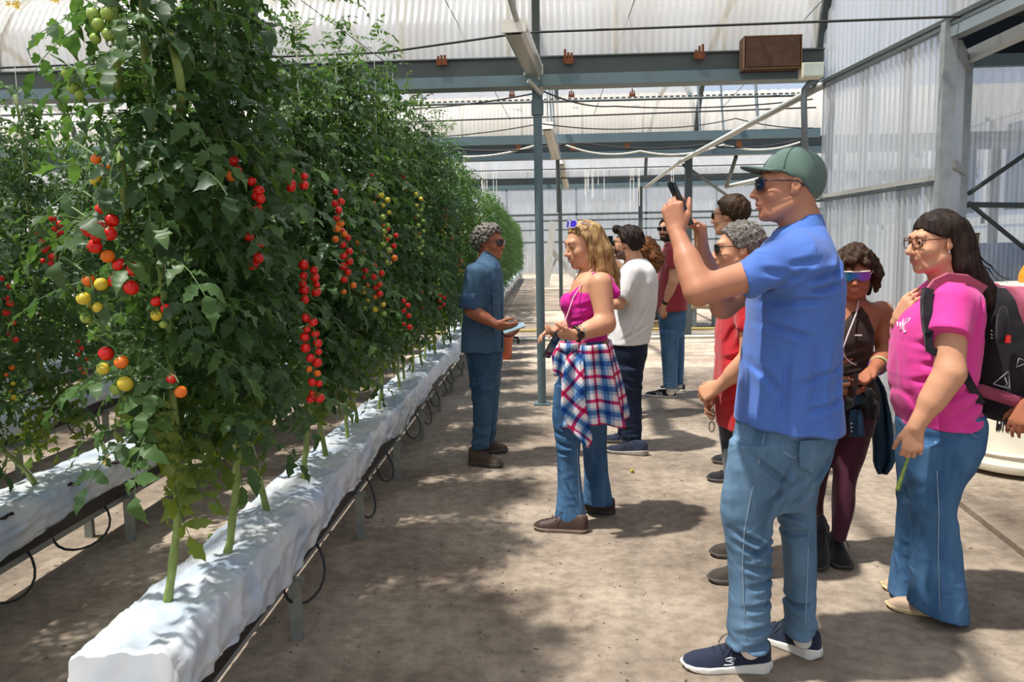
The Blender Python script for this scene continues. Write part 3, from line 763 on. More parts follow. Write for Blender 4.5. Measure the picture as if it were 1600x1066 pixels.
def tomato_mesh(m):
    mb = MB(); prof = []
    for k in range(9):
        a = math.pi * k / 8; prof.append((max(0.0003, math.sin(a)), -math.cos(a) * 0.92 + (-0.10 if k == 8 else 0)))
    mb.lathe(prof, 12)
    mb.cur = 1
    for k in range(5):
        a = 2 * math.pi * k / 5; c, s = math.cos(a), math.sin(a)
        mb._add([(0, 0, 0.88), (c * 0.4 - s * 0.16, s * 0.4 + c * 0.16, 0.92), (c * 0.95, s * 0.95, 0.72), (c * 0.4 + s * 0.16, s * 0.4 - c * 0.16, 0.92)], [(0, 1, 2, 3)])
    mb.tube([(0, 0, 0.85), (0.05, 0, 1.25)], 0.07, 4)
    return mb.mesh('tomato', [m, M_CALYX])
TOM = {k: tomato_mesh(m) for k, m in (('r', M_RED), ('o', M_ORANGE), ('y', M_YELLOW), ('g', M_GREEN))}
def truss(parent, wpos, n, L, size, ripe, rnd, side=True):
    """a hanging spray of tomatoes: the stalk is the part, each fruit a sub-part; ripe is a string read from top to bottom"""
    pl = parent.location; top = np.array(wpos, float) - np.array(pl)
    pts = [top + np.array([-0.08, 0.02, 0.05]), top, top + np.array([0.012, -0.01, -L * 0.3]), top + np.array([0.0, 0.0, -L * 0.65]), top + np.array([0.006, 0, -L])]
    st = MB().tube(pts, 0.0028, 4).build('truss', M_STALK, parent)
    for i in range(n):
        t = (i + 0.3) / n; z = -L * t
        sg = 1 if i % 2 else -1; c = ripe[min(len(ripe) - 1, int(t * len(ripe)))]
        o = link('tomato', TOM[c], st, tuple(top + np.array([sg * size * rnd.uniform(0.25, 1.5), -size * rnd.uniform(-0.4, 1.3), z + size * rnd.uniform(-0.5, 0.5)])))
        s = size * rnd.uniform(0.74, 1.1); o.scale = (s, s, s * rnd.uniform(0.95, 1.1))
        o.rotation_euler = (rnd.uniform(-0.5, 0.2), sg * rnd.uniform(0.3, 1.0), rnd.uniform(0, 6))
    return st
PLANTS = []
def plant(x, y, lean, seed, label, group=None, nleaf=150, as_leaves=True, ztop=2.75, r=0.011, cat='plant', trusses=2, zlow=0.76, shoots=0, kx0=None):
    rnd = random.Random(seed)
    e = empty('tomato_plant', (x, y, 0.45)); tag(e, label, cat, group)
    kx = rnd.uniform(-0.05, 0.04)
    if kx0 is not None: kx = kx0
    pts = [(0, 0, -0.005), (kx * 0.3, lean * 0.15, 0.10), (kx * 0.7, lean * 0.5, 0.24), (kx, lean * 0.9, 0.38), (kx, lean, 0.55)]
    zz = 0.8
    while zz < ztop - 0.45:
        pts.append((kx + rnd.uniform(-0.03, 0.03), lean + rnd.uniform(-0.03, 0.03), zz)); zz += 0.25
    fine = []; 
    for a_, b_ in zip(pts[:-1], pts[1:]):
        for t_ in (0, 0.34, 0.67): fine.append(tuple(a_[q] + (b_[q] - a_[q]) * t_ + (rnd.uniform(-0.0045, 0.0045) if q < 2 and fine else 0) for q in range(3)))
    pts = fine + [pts[-1]]; n = len(pts)
    MB().tube(pts, [r * (1 - 0.5 * i / n) * (1.14 if i % 3 == 1 else 0.97) for i in range(n)], 8).build('stem', M_STEM, e, smooth=True)
    MB().tube([(0.01, 0.01, 0.02), (kx, lean, 0.5), (kx + 0.01, lean, min(ztop - 0.2, 2.45))], 0.0018, 4).build('string', M_STRING, e)
    if as_leaves:
        for (z, az, s, pt, ox, oy) in leaf_sites(rnd, nleaf, zlow, ztop, lean):
            old = z < zlow + 0.3 and rnd.random() < 0.3
            o = link('leaf', rnd.choice(OLD if old else LEAVES), e, (kx + ox * 0.8, lean + oy, z - 0.45))
            o.rotation_euler = (rnd.uniform(-0.3, 0.3), (0.5 if old else 0) + rnd.uniform(-0.45, 0.45), az); o.scale = (s, s, s)
    else:
        o = link('foliage', FOLIAGE[seed % 4], e, (kx, lean, 0)); o['kind'] = 'stuff'; o.rotation_euler = (0, 0, rnd.choice((0, math.pi)) + rnd.uniform(-0.3, 0.3)); o.scale = (1, 1, (ztop - 0.3) / 2.45)
    for k in range(shoots):                     # thin leading shoots above the crown
        a = rnd.uniform(0, 6.28); zz_ = ztop - 0.45 + rnd.uniform(-0.05, 0.36); s_ = rnd.uniform(0.35, 0.6)
        o = link('leaf', rnd.choice(LEAVES), e, (kx + rnd.uniform(-0.03, 0.05), lean + rnd.uniform(-0.05, 0.05), zz_)); o.scale = (s_, s_, s_); o.rotation_euler = (rnd.uniform(-0.4, 0.4), rnd.uniform(-1.1, -0.2), a)
    for k in range(trusses):
        w = np.array([x + kx + rnd.uniform(0.14, 0.27), y + lean + rnd.uniform(-0.2, 0.2), rnd.uniform(1.0, 2.1)])
        truss(e, w, rnd.randint(5, 10), rnd.uniform(0.14, 0.28), rnd.uniform(0.010, 0.0135), rnd.choice(('rrrooy', 'yggg', 'ggg', 'rroyg', 'oyg')), rnd)
    PLANTS.append(e); return e

# row 1: stems where the photograph shows them, then evenly on
bases = [at_z(262, 950, 0.45), at_z(355, 876, 0.45), at_z(418, 806, 0.45), at_z(474, 756, 0.45)]
S1 = [(b[0], b[1]) for b in bases]
y = S1[-1][1] + 0.4
while y < 12.7:
    S1.append((-1.12 + 0.03 * math.sin(y * 9), y)); y += 0.4
LEAN = [0.03, 0.02, -0.12, 0.10]
t1 = trough(-1.12, 1.87, 12.9, 'white film-wrapped growing trough nearest the aisle, its open end at the bottom of the picture', S1, fine=0.016, seed=3, leg0=2.84)
tb2 = trough(-2.4, FAR[0], 26.0, 'far white growing trough of the second line beyond the cross path', [], fine=0.3, seed=6, leg_step=2.2, hoses=False)
tb = trough(-1.12, FAR[0], FAR[1], 'far white growing trough beyond the cross path, in line with the nearest row', [], fine=0.3, seed=5, leg_step=2.2, hoses=False)
G1 = 'tomato plants of the row beside the aisle'
for i, (x, y) in enumerate(S1):
    near = y < 8.2
    lean = LEAN[i] if i < 4 else 0.12 * (1 if i % 2 else -1)
    lab = 'tall tomato plant in the row beside the aisle, ' + nth(i) + ' from its near end'
    plant(x, y, lean, 1000 + i, lab, G1, nleaf=235 if y < 5 else 185, as_leaves=near, ztop=(2.85, 2.75, 2.45, 2.32, 2.36, 2.45)[i] if i < 6 else 2.62 + (0.12 if y > 9 else 0) + 0.10 * math.sin(i * 2.1), r=0.0135 if y < 4 else 0.011, trusses=(0 if y < 3 else 1 if y < 6 else 2), zlow=0.94 if i < 2 else 0.90, kx0=(0.05, 0.055, -0.03, 0.03)[i] if i < 4 else None, shoots=9 if 1 < i < 20 else 3)
G2 = 'tomato plants of the second row'
S2 = [(-2.37, 3.42), (-2.36, 4.0)]
y = 4.5
while y < 12.7: S2.append((-2.36, y)); y += 0.45
t2 = trough(-2.36, 1.9, 12.9, 'white growing trough of the second row, left of the nearest one', S2, fine=0.025, seed=9, leg0=3.9 - 1.08, hemz=0.335)
for i, (x, y) in enumerate(S2):
    near = i < 5
    lab = ('tomato plant with slanting stem in the second row, ' if near else 'tomato plant behind the nearest row, in the second row, ') + nth(i) + ' in view'
    plant(x, y, (-0.42, -0.5)[i] if i < 2 else 0.14 * (1 if i % 2 else -1), 2000 + i, lab, G2, nleaf=150, as_leaves=near, ztop=2.18 + (0.25 if i > 2 else 0) + 0.1 * math.sin(i), r=0.012, trusses=2 if near else 0)
for (x, y) in ((-2.36, 2.5), (-2.36, 2.0)):
    plant(x, y, 0.0, 2100 + int(y * 10), 'tomato plant in the second row outside the left edge, ' + ('nearer' if y < 2.2 else 'farther') + ' of two', G2, as_leaves=False, ztop=2.1, trusses=0)
S3 = [(-3.78, 3.0 + 0.45 * i) for i in range(16)]
t3 = trough(-3.78, 2.0, 12.9, 'white growing trough of the third row, farthest left', S3, fine=0.06, seed=12, leg0=5.08 - 2 * 1.08)
for i, (x, y) in enumerate(S3):
    plant(x, y, 0.15 * (1 if i % 2 else -1), 3000 + i, 'tomato plant in the third row from the aisle, ' + nth(i) + ' from its near end', 'tomato plants of the third row', as_leaves=False, ztop=2.5, trusses=0)
t4 = trough(-5.1, 2.0, 12.9, 'white growing trough of the fourth row, glimpsed under the plants', [], fine=0.1, seed=14, hoses=False)
for i in range(12):
    plant(-5.1, 4.0 + 0.45 * i, 0.1, 3500 + i, 'tomato plant in the fourth row at the back left, ' + nth(i) + ' from its near end', 'tomato plants of the fourth row', as_leaves=False, ztop=2.5, trusses=0)
y = FAR[0] + 0.3; i = 0
while y < FAR[1]:
    plant(-1.12, y, 0.1, 4000 + i, 'far tomato plant in line with the nearest row, ' + nth(i) + ' beyond the cross path', 'tomato plants beyond the cross path', as_leaves=False, ztop=2.8, trusses=0)
    y += 0.5 if y < 25 else 0.8; i += 1
y = FAR[0] + 0.3
while y < 24:
    plant(-2.4, y, 0.1, 4500 + i, 'far tomato plant behind the first line, ' + nth(i) + ' beyond the cross path', 'tomato plants beyond the cross path, second line', as_leaves=False, ztop=2.8, trusses=0); y += 0.6; i += 1
# sprays of fruit the photograph shows, hung on the nearest plant
rnd = random.Random(77)
def near_plant(p): return min(PLANTS, key=lambda e: (e.location.x - p[0]) ** 2 + (e.location.y - p[1]) ** 2)
for (px, py, X, n, L, size, ripe) in (
        (487, 492, -0.70, 17, 0.30, 0.0155, 'rrrrorr'), (482, 414, -0.74, 9, 0.12, 0.0165, 'rr'), (540, 360, -0.72, 11, 0.26, 0.0155, 'rrrro'), (590, 415, -0.70, 10, 0.24, 0.0155, 'rrrroyg'),
        (612, 355, -0.70, 7, 0.2, 0.0155, 'rrroy'), (632, 466, -0.66, 6, 0.18, 0.0155, 'rrr'), (465, 270, -0.72, 5, 0.06, 0.0155, 'rr'), (528, 300, -0.72, 9, 0.2, 0.0155, 'rroo'),
        (402, 285, -0.8, 5, 0.08, 0.0165, 'rr'), (400, 365, -0.8, 5, 0.10, 0.0165, 'rr'), (655, 300, -0.68, 12, 0.4, 0.0145, 'yggg'), (600, 300, -0.68, 12, 0.35, 0.0145, 'ygg'), (690, 460, -0.66, 5, 0.12, 0.0155, 'rr')):
    p = at_x(px, py, X - 0.05); truss(near_plant(p), p, n, L, size, ripe, rnd)
for (px, py, Y, n, L, size, ripe) in (
        (172, 327, 2.02, 4, 0.07, 0.0195, 'rrrr'), (154, 352, 2.0, 4, 0.09, 0.0195, 'rrro'), (192, 408, 2.02, 4, 0.09, 0.021, 'rrrr'), (140, 430, 2.0, 5, 0.13, 0.0185, 'oyyg'),
        (180, 545, 2.0, 5, 0.13, 0.0205, 'royyg'), (252, 470, 2.02, 4, 0.07, 0.0145, 'rryg'), (274, 588, 2.02, 2, 0.05, 0.0165, 'ro'),
        (70, 360, 3.2, 8, 0.16, 0.0155, 'rrrr'), (12, 430, 3.1, 8, 0.3, 0.0155, 'rrr'), (90, 340, 3.3, 5, 0.1, 0.0155, 'rrr'), (160, 15, 2.05, 5, 0.09, 0.018, 'gggg'), (120, 110, 2.05, 4, 0.08, 0.016, 'gggg'),
        (160, 250, 2.03, 3, 0.06, 0.0155, 'ooy'), (370, 250, 2.3, 3, 0.06, 0.0155, 'ro')):
    p = at_y(px, py, Y); truss(near_plant(p), p, n, L, size, ripe, rnd)
# bare lengths of the nearest plant's second stem, showing between the leaves
e = PLANTS[0]
for pl in ([(172, -20, 0.05), (178, 10, 0), (181, 60, 0), (182, 100, 0.02), (188, 140, 0.10)], [(184, 200, 0.12), (188, 235, 0.02), (190, 260, 0), (193, 290, 0), (197, 320, 0.06), (200, 345, 0.14)], [(262, 40, 0.16), (272, 80, 0.06), (280, 115, 0.02), (284, 145, 0.05), (280, 185, 0.16)]):
    MB().tube([at_y(x, y, 2.10 + dd) - np.array(e.location) for x, y, dd in pl], 0.0115, 9).build('stem', M_STEM, e, smooth=True)
# yellow flowers at the shoot tips
M_PETAL = mat('yellow_petal', 'e6c22a', rough=0.6, var=0.05)
for (px, py, Y, nf) in ((22, 9, 2.6, 4), (165, 718, 2.0, 2), (88, 6, 2.3, 2)):
    p = at_y(px, py, Y); e = near_plant(p); base = p - np.array(e.location)
    for k in range(nf):
        mb = MB(); c = base + np.array([rnd.uniform(-0.02, 0.02), rnd.uniform(-0.02, 0.02), rnd.uniform(-0.012, 0.012)])
        for j in range(5):
            a = 1.2566 * j + k; d = np.array([math.cos(a), -0.35, math.sin(a)]); q = np.array([-math.sin(a), 0, math.cos(a)])
            mb._add([c, c + d * 0.006 + q * 0.003, c + d * 0.014, c + d * 0.006 - q * 0.003], [(0, 1, 2, 3)])
        mb.tube([c, c + np.array([0, -0.006, 0])], [0.002, 0.001], 5).build('flower', M_PETAL, e)
# dropped leaves, crumbs and a few fallen fruit
rr = random.Random(5); mb = MB()
for k in range(700):
    x = rr.gauss(-0.6, 0.7) if k % 3 else rr.uniform(-3.2, 2.2); y = 2.0 + abs(rr.gauss(0, 3.0)); s = rr.uniform(0.002, 0.006); a = rr.uniform(0, 3)
    mb.box((x, y, 0.002), (s, s * rr.uniform(0.8, 3), 0.004), Matrix.Rotation(a, 3, 'Z'))
tag(mb.build('debris', mat('leaf_crumbs', '75685a', rough=0.95, var=0.4, scale=3)), 'dry crumbs and leaf bits scattered on the floor', kind='stuff')
for i, (px, py, c, lab) in enumerate(((988, 739, 'y', 'small yellow fallen tomato on the floor behind the blonde woman'), (329, 841, 'g', 'small green fallen tomato under the nearest trough'), (156, 846, 'y', 'small fallen tomato beside the leg of the second trough'))):
    p = at_z(px, py); o = tag(link('fallen_tomato', TOM[c], None, (p[0], p[1], 0.013)), lab, 'tomato'); o.scale = (0.014, 0.014, 0.014); o.rotation_euler = (1.2, 0.3, i)
# long hose lying across the cross path and the pipe beside it
p1, p2 = at_z(640, 522), at_z(1130, 515)
tag(MB().tube([p1 + np.array([-3, 0, 0.02]), p1 + np.array([0, 0, 0.02]), (p1 + p2) / 2 + np.array([0, 0.15, 0.02]), p2 + np.array([0, 0, 0.02]), p2 + np.array([5, 0, 0.02])], 0.025, 8).build('hose', mat('yellow_hose', 'b9a45c', rough=0.6)), 'yellowish hose lying across the far path', 'hose')
p1, p2 = at_z(640, 536), at_z(1130, 528)
tag(MB().tube([p1 + np.array([-3, 0, 0.03]), p2 + np.array([6, 0, 0.03])], 0.03, 8).build('floor_pipe', M_ALU), 'pale pipe lying across the far path', 'pipe')
# ================================================================== figures: smooth blended volumes
class Vol:
    """A volume made of blended shapes, turned into one closed quad surface."""
    def __init__(s, vox): s.vox = vox; s.ops = []
    def add(s, f, lo, hi, k=0.02, mode='u'): s.ops.append((f, np.array(lo, float), np.array(hi, float), k, mode)); return s
    def cone(s, a, b, ra, rb, k=0.02, mode='u', flat=None, cut=False):
        """tapered limb from a to b; flat=(axis, factor) squashes it along a direction"""
        a = np.array(a, float); b = np.array(b, float); m = max(ra, rb)
        def f(P):
            if flat is not None:
                ax = np.array(flat[0], float); ax /= np.linalg.norm(ax); q = P - a; q = q + (q @ ax)[..., None] * ax * (1 / flat[1] - 1); bb = b - a; bb = bb + ax * (bb @ ax) * (1 / flat[1] - 1)
            else:
                q = P - a; bb = b - a
            h = np.clip((q @ bb) / (bb @ bb + 1e-9), 0, 1)
            d = np.sqrt(((q - h[..., None] * bb) ** 2).sum(-1)) - (ra + (rb - ra) * h)
            return np.maximum(d, (P - b) @ (unit(b - a))) if cut else d
        return s.add(f, np.minimum(a, b) - m, np.maximum(a, b) + m, k, mode)
    def chain(s, pts, rs, k=0.02, **kw):
        for i in range(len(pts) - 1): s.cone(pts[i], pts[i + 1], rs[i], rs[i + 1], k, **kw)
        return s
    def ell(s, c, r, M=None, k=0.02, mode='u'):
        c = np.array(c, float); r = np.array(r, float); m = r.max()
        def f(P):
            q = P - c
            if M is not None: q = q @ M
            n = np.sqrt(((q / r) ** 2).sum(-1)); g = np.sqrt(((q / r ** 2) ** 2).sum(-1)) + 1e-9
            return n * (n - 1) / g
        return s.add(f, c - m, c + m, k, mode)
    def loft(s, rows, k=0.02, power=2.2, ang=0.0, disp=None, cap=0.01, mode='u', hem=None):
        """rows: (z, cx, cy, rx, ry) from bottom to top; hem=(slope x, slope y) tilts the lower edge"""
        R = np.array(sorted(rows), float); z0, z1 = R[0, 0], R[-1, 0]
        # smooth the profile
        zz = np.linspace(z0, z1, 60); V = np.stack([np.interp(zz, R[:, 0], R[:, i]) for i in range(1, 5)], 1)
        for _ in range(3):
            V[1:-1] = (V[:-2] + 2 * V[1:-1] + V[2:]) / 4
        ca, sa = math.cos(ang), math.sin(ang)
        def f(P):
            z = P[..., 2]; c = [np.interp(z, zz, V[:, i]) for i in range(4)]
            dx, dy = P[..., 0] - c[0], P[..., 1] - c[1]
            u, v = dx * ca + dy * sa, -dx * sa + dy * ca
            d = ((np.abs(u) / c[2]) ** power + (np.abs(v) / c[3]) ** power) ** (1 / power) - 1
            d = d * np.minimum(c[2], c[3])
            if disp is not None: d = d + disp(P)
            zb = z0 if hem is None else z0 + hem[0] * (P[..., 0] - R[0, 1]) + hem[1] * (P[..., 1] - R[0, 2])
            e = np.maximum(zb - z, z - z1)
            return np.maximum(d, e)
        lo = np.array([(R[:, 1] - np.maximum(R[:, 3], R[:, 4])).min() - 0.03, (R[:, 2] - np.maximum(R[:, 3], R[:, 4])).min() - 0.03, z0 - 0.06])
        hi = np.array([(R[:, 1] + np.maximum(R[:, 3], R[:, 4])).max() + 0.03, (R[:, 2] + np.maximum(R[:, 3], R[:, 4])).max() + 0.03, z1])
        return s.add(f, lo, hi, k, mode)
    def mesh(s, name, mats, disp=None, paint=None):
        U = [o for o in s.ops if o[4] == 'u']; pad = 3 * s.vox
        lo = np.min([o[1] for o in U], 0) - pad; hi = np.max([o[2] for o in U], 0) + pad
        dim = np.ceil((hi - lo) / s.vox).astype(int) + 1
        ax = [(lo[i] + s.vox * np.arange(dim[i])) for i in range(3)]
        A = np.full(dim, 0.3, np.float32)
        for f, l, h, k, mode in s.ops:
            ps = (3 * s.vox + k) if mode != 'i' else 9.0
            i0 = np.maximum(0, np.floor((l - ps - lo) / s.vox).astype(int)); i1 = np.minimum(dim, np.ceil((h + ps - lo) / s.vox).astype(int) + 1)
            if (i1 <= i0).any(): continue
            sl = tuple(slice(i0[i], i1[i]) for i in range(3))
            X, Y, Z = np.meshgrid(ax[0][sl[0]], ax[1][sl[1]], ax[2][sl[2]], indexing='ij')
            d = f(np.stack([X, Y, Z], -1)); a = A[sl]
            if mode == 'u':
                t = np.clip(0.5 + 0.5 * (d - a) / max(k, 1e-5), 0, 1); A[sl] = d * (1 - t) + a * t - k * t * (1 - t)
            else:
                d = -d if mode == 's' else d
                t = np.clip(0.5 - 0.5 * (d - a) / max(k, 1e-5), 0, 1); A[sl] = d * (1 - t) + a * t + k * t * (1 - t)
        if disp is not None:
            m = np.abs(A) < 6 * s.vox; idx = np.argwhere(m)
            A[m] += disp(lo + idx * s.vox)
        A = np.clip(A, -4 * s.vox, 4 * s.vox)
        g = openvdb.FloatGrid(4 * s.vox); g.copyFromArray(A); pts, quads = g.convertToQuads()[:2]
        pts = np.array(pts) * s.vox + lo
        me = bpy.data.meshes.new(name); quads = np.array(quads)
        me.vertices.add(len(pts)); me.vertices.foreach_set('co', pts.astype(np.float32).ravel())
        me.loops.add(quads.size); me.polygons.add(len(quads))
        # outward orientation: compare with the centroid of the field gradient
        q = quads[: min(len(quads), 400)]; n = np.cross(pts[q[:, 1]] - pts[q[:, 0]], pts[q[:, 2]] - pts[q[:, 0]]); c = pts[q].mean(1)
        ii = np.clip(((c - lo) / s.vox).round().astype(int), 1, dim - 2)
        gr = np.stack([A[ii[:, 0] + 1, ii[:, 1], ii[:, 2]] - A[ii[:, 0] - 1, ii[:, 1], ii[:, 2]], A[ii[:, 0], ii[:, 1] + 1, ii[:, 2]] - A[ii[:, 0], ii[:, 1] - 1, ii[:, 2]], A[ii[:, 0], ii[:, 1], ii[:, 2] + 1] - A[ii[:, 0], ii[:, 1], ii[:, 2] - 1]], 1)
        if (n * gr).sum(1).mean() < 0: quads = quads[:, ::-1]
        me.loops.foreach_set('vertex_index', np.ascontiguousarray(quads).astype(np.int32).ravel())
        me.polygons.foreach_set('loop_start', np.arange(0, quads.size, 4, dtype=np.int32))
        me.polygons.foreach_set('use_smooth', np.ones(len(quads), bool))
        for m_ in (mats if isinstance(mats, (list, tuple)) else [mats]): me.materials.append(m_)
        if paint is not None: me.polygons.foreach_set('material_index', paint(pts[quads].mean(1)).astype(np.int32))
        me.update(calc_edges=True); me.validate(); return me

def unit(v):
    v = np.array(v, float); return v / (np.linalg.norm(v) + 1e-9)
def head_frame(fwd, roll=0.0):
    f = unit(fwd); r = unit(np.cross(f, (0, 0, 1))); u = np.cross(r, f)
    r, u = r * math.cos(roll) + u * math.sin(roll), u * math.cos(roll) - r * math.sin(roll)
    return np.stack([r, f, u], 1)          # columns: right-hand side, forward, up
def oval(base, cy, a, b, hd):
    """centre x and half width of an upright oval, half depth hd, whose left and right limits as seen from the camera are a and b"""
    m1, m2 = (a[0] + base[0]) / cy, (b[0] + base[0]) / cy; w0 = abs(b[0] - a[0]) / 2; lo, hi = 0.3 * w0, w0
    for _ in range(24):
        w = (lo + hi) / 2
        if math.sqrt(w * w + (m1 * hd) ** 2) + math.sqrt(w * w + (m2 * hd) ** 2) > (m2 - m1) * cy: hi = w
        else: lo = w
    return (m1 * cy + math.sqrt(w * w + (m1 * hd) ** 2) - base[0], w)
class Fig:
    """One person: world coordinates are worked out from where the photograph shows each joint and a depth."""
    def __init__(s, label, base, Y, skin, vox=0.006, group=None):
        s.Y = Y; s.base = np.array([base[0], base[1], 0.0]); s.e = empty('person', s.base)
        tag(s.e, label, 'person', group); s.vox = vox; s.skin = skin; s.body = Vol(vox); s.paints = []
    def P(s, x, y, dy=0.0): return at_y(x, y, s.Y + dy) - s.base
    def rows(s, R, dy=0.0):
        out = []
        for r in R:
            y, xl, xr, hd = r[:4]; d = dy + (r[4] if len(r) > 4 else 0)
            a, b = s.P(xl, y, d), s.P(xr, y, d); c = (a + b) / 2; out.append((c[2],) + oval(s.base, s.Y + d, a, b, hd) + (hd,))
            out[-1] = (c[2], out[-1][1], c[1], out[-1][2], hd)
        return out
    def head(s, px, py, fwd, scale=1.0, dy=0.0, roll=0.0, nose=1.0, jaw=1.0, brow=1.0, ear=True, beard=None):
        M = head_frame(fwd, roll); s.M = M; s.hc = s.P(px, py, dy); s.hs = scale; v = s.body; k = scale
        W = lambda p: s.hc + M @ (np.array(p, float) * k); s.W = W
        def el(c, r, kk=0.02, mode='u', rot=None):
            v.ell(W(c), np.array(r) * k, M if rot is None else M @ rot, kk * k, mode)
        def co(a, b, ra, rb, kk=0.015, mode='u'): v.cone(W(a), W(b), ra * k, rb * k, kk * k, mode)
        el((0, -0.018, 0.03), (0.074, 0.095, 0.086))
        el((0, 0.028, -0.03), (0.060, 0.062, 0.085), 0.03)
        el((0, 0.036, -0.082), (0.046 * jaw, 0.045, 0.032), 0.03)
        el((0, 0.072, -0.104), (0.020 * jaw, 0.016, 0.015), 0.02)
        for sx in (-1, 1):
            el((sx * 0.038, 0.056, -0.032), (0.025, 0.026, 0.024), 0.02)
            co((sx * 0.056, -0.005, -0.06), (sx * 0.036, 0.05, -0.098), 0.016, 0.014, 0.025)
        co((-0.034, 0.078, 0.026), (0.034, 0.078, 0.026), 0.013 * brow, 0.013 * brow, 0.018)
        for sx in (-1, 1): el((sx * 0.031, 0.094, 0.004), (0.017, 0.016, 0.012), 0.014, 's')
        for sx in (-1, 1): el((sx * 0.031, 0.076, 0.004), (0.0125, 0.0125, 0.0125), 0.003)
        for sx in (-1, 1): el((sx * 0.031, 0.0765, 0.0105), (0.0148, 0.0148, 0.0085), 0.002)
        for sx in (-1, 1): el((sx * 0.031, 0.0755, -0.0055), (0.0145, 0.0142, 0.006), 0.002)
        co((0, 0.084, 0.016), (0, 0.108 * (0.5 + 0.5 * nose) + 0.0, -0.03), 0.0085, 0.0115, 0.010)
        el((0, 0.110, -0.034), (0.0125, 0.0125 * nose, 0.0105), 0.008)
        for sx in (-1, 1): el((sx * 0.0125, 0.098, -0.037), (0.0085, 0.011, 0.008), 0.006)
        el((0, 0.086, -0.058), (0.026, 0.014, 0.016), 0.012)
        el((0, 0.0945, -0.0635), (0.021, 0.0085, 0.0055), 0.005)
        el((0, 0.0925, -0.0745), (0.019, 0.0085, 0.0062), 0.005)
        el((0, 0.102, -0.0688), (0.024, 0.012, 0.0022), 0.003, 's')
        if ear:
            for sx in (-1, 1):
                rot = np.array(Matrix.Rotation(-0.22 * sx, 3, 'Z') @ Matrix.Rotation(0.18, 3, 'X'))
                el((sx * 0.077, -0.012, -0.002), (0.0075, 0.019, 0.031), 0.006, rot=rot)
                el((sx * 0.084, -0.008, 0.003), (0.006, 0.011, 0.018), 0.004, 's', rot=rot)
                el((sx * 0.075, -0.002, -0.027), (0.006, 0.009, 0.010), 0.005)
        s.eyes = [W((sx * 0.031, 0.0785, 0.004)) for sx in (-1, 1)]
        def lips(c):
            q = (c - s.hc) @ M / k
            return (np.abs(q[:, 0]) < 0.021) & (q[:, 1] > 0.088) & (q[:, 2] > -0.081) & (q[:, 2] < -0.0585)
        s.paints.append((1, lips))
        if beard:
            def bd(c):
                q = (c - s.hc) @ M / k
                low = q[:, 2] < np.interp(q[:, 1], [-0.01, 0.02, 0.07, 0.12], [-0.02, -0.05, -0.055, -0.046])
                mo = (q[:, 2] < -0.045) & (q[:, 2] > -0.058) & (q[:, 1] > 0.07)
                return ((low & (q[:, 2] > -0.125)) | mo) & (q[:, 1] > 0.0) & ~lips(c) & (np.abs(q[:, 0]) < 0.075)
            s.paints.append((2, bd)); s.beard = beard
        return s
    def neck(s, pts, rs): s.body.chain(pts, rs, 0.03); return s
    def arm(s, pts, rs, k=0.025):
        s.body.chain(pts, rs, k)
        # a forearm swell below the elbow
        if len(pts) == 3:
            e, w = np.array(pts[1]), np.array(pts[2]); c = e + (w - e) * 0.25; s.body.cone(c, c + (w - e) * 0.25, rs[1] * 0.9, rs[1] * 0.82, 0.03)
        return s
    def hand(s, wrist, f, n, side, size=0.185, curl=(0.35, 0.5, 0.35), spread=0.06, thumb=0.5, tcurl=0.3, curls=None):
        """side +1 right hand, -1 left hand; f towards the fingertips, n out of the palm"""
        f = unit(f); n = np.array(n, float); n = unit(n - f * (n @ f)); t = np.cross(f, n) * side; w = np.array(wrist, float); q = size / 0.185; v = s.body
        xs = (0.030, 0.010, -0.010, -0.029); ln = (0.070, 0.078, 0.072, 0.056); kn = (0.088, 0.092, 0.088, 0.080); rr = (0.0092, 0.0094, 0.009, 0.0078)
        for i in range(4):
            a = w + (f * 0.012 + t * xs[i] * 0.55) * q; b = w + (f * kn[i] + t * xs[i]) * q
            v.cone(a, b, 0.0165 * q, 0.0115 * q, 0.012 * q)
            d = unit(f + t * spread * (1.5 - i)); p = b; c = curls[i] if curls else curl; ang = 0.0
            for j, fr in enumerate((0.46, 0.31, 0.23)):
                ang += c[j]; dd = d * math.cos(ang) + n * math.sin(ang); e = p + dd * ln[i] * fr * q
                v.cone(p, e, rr[i] * q * (1 - 0.09 * j), rr[i] * q * (1 - 0.09 * (j + 1)), 0.0035 * q); p = e
        a = w + (f * 0.018 + t * 0.022 + n * 0.008) * q; b = w + (f * 0.048 + t * 0.044 + n * 0.016) * q
        v.cone(a, b, 0.017 * q, 0.0125 * q, 0.014 * q)
        d = unit(f * (1 - thumb * 0.4) + t * thumb + n * 0.25); c = b + d * 0.034 * q; v.cone(b, c, 0.0115 * q, 0.0098 * q, 0.004 * q)
        d2 = unit(d + n * tcurl - t * tcurl * 0.6); v.cone(c, c + d2 * 0.026 * q, 0.0098 * q, 0.0078 * q, 0.004 * q)
        s.tip = c + d2 * 0.03 * q
        return s
    def cloth(s, name, vol, m, disp=None, label=None):
        o = link(name, vol.mesh(name, m, disp), s.e); 
        if label: o['label'] = label
        return o
    def finish(s, skin2=None):
        mats = [s.skin, M_LIP, getattr(s, 'beard', None) or M_LIP]
        def paint(c):
            r = np.zeros(len(c), int)
            for i, f in s.paints: r[f(c)] = i
            return r
        s.bodyo = link('body', s.body.mesh('body', mats, paint=paint), s.e); return s
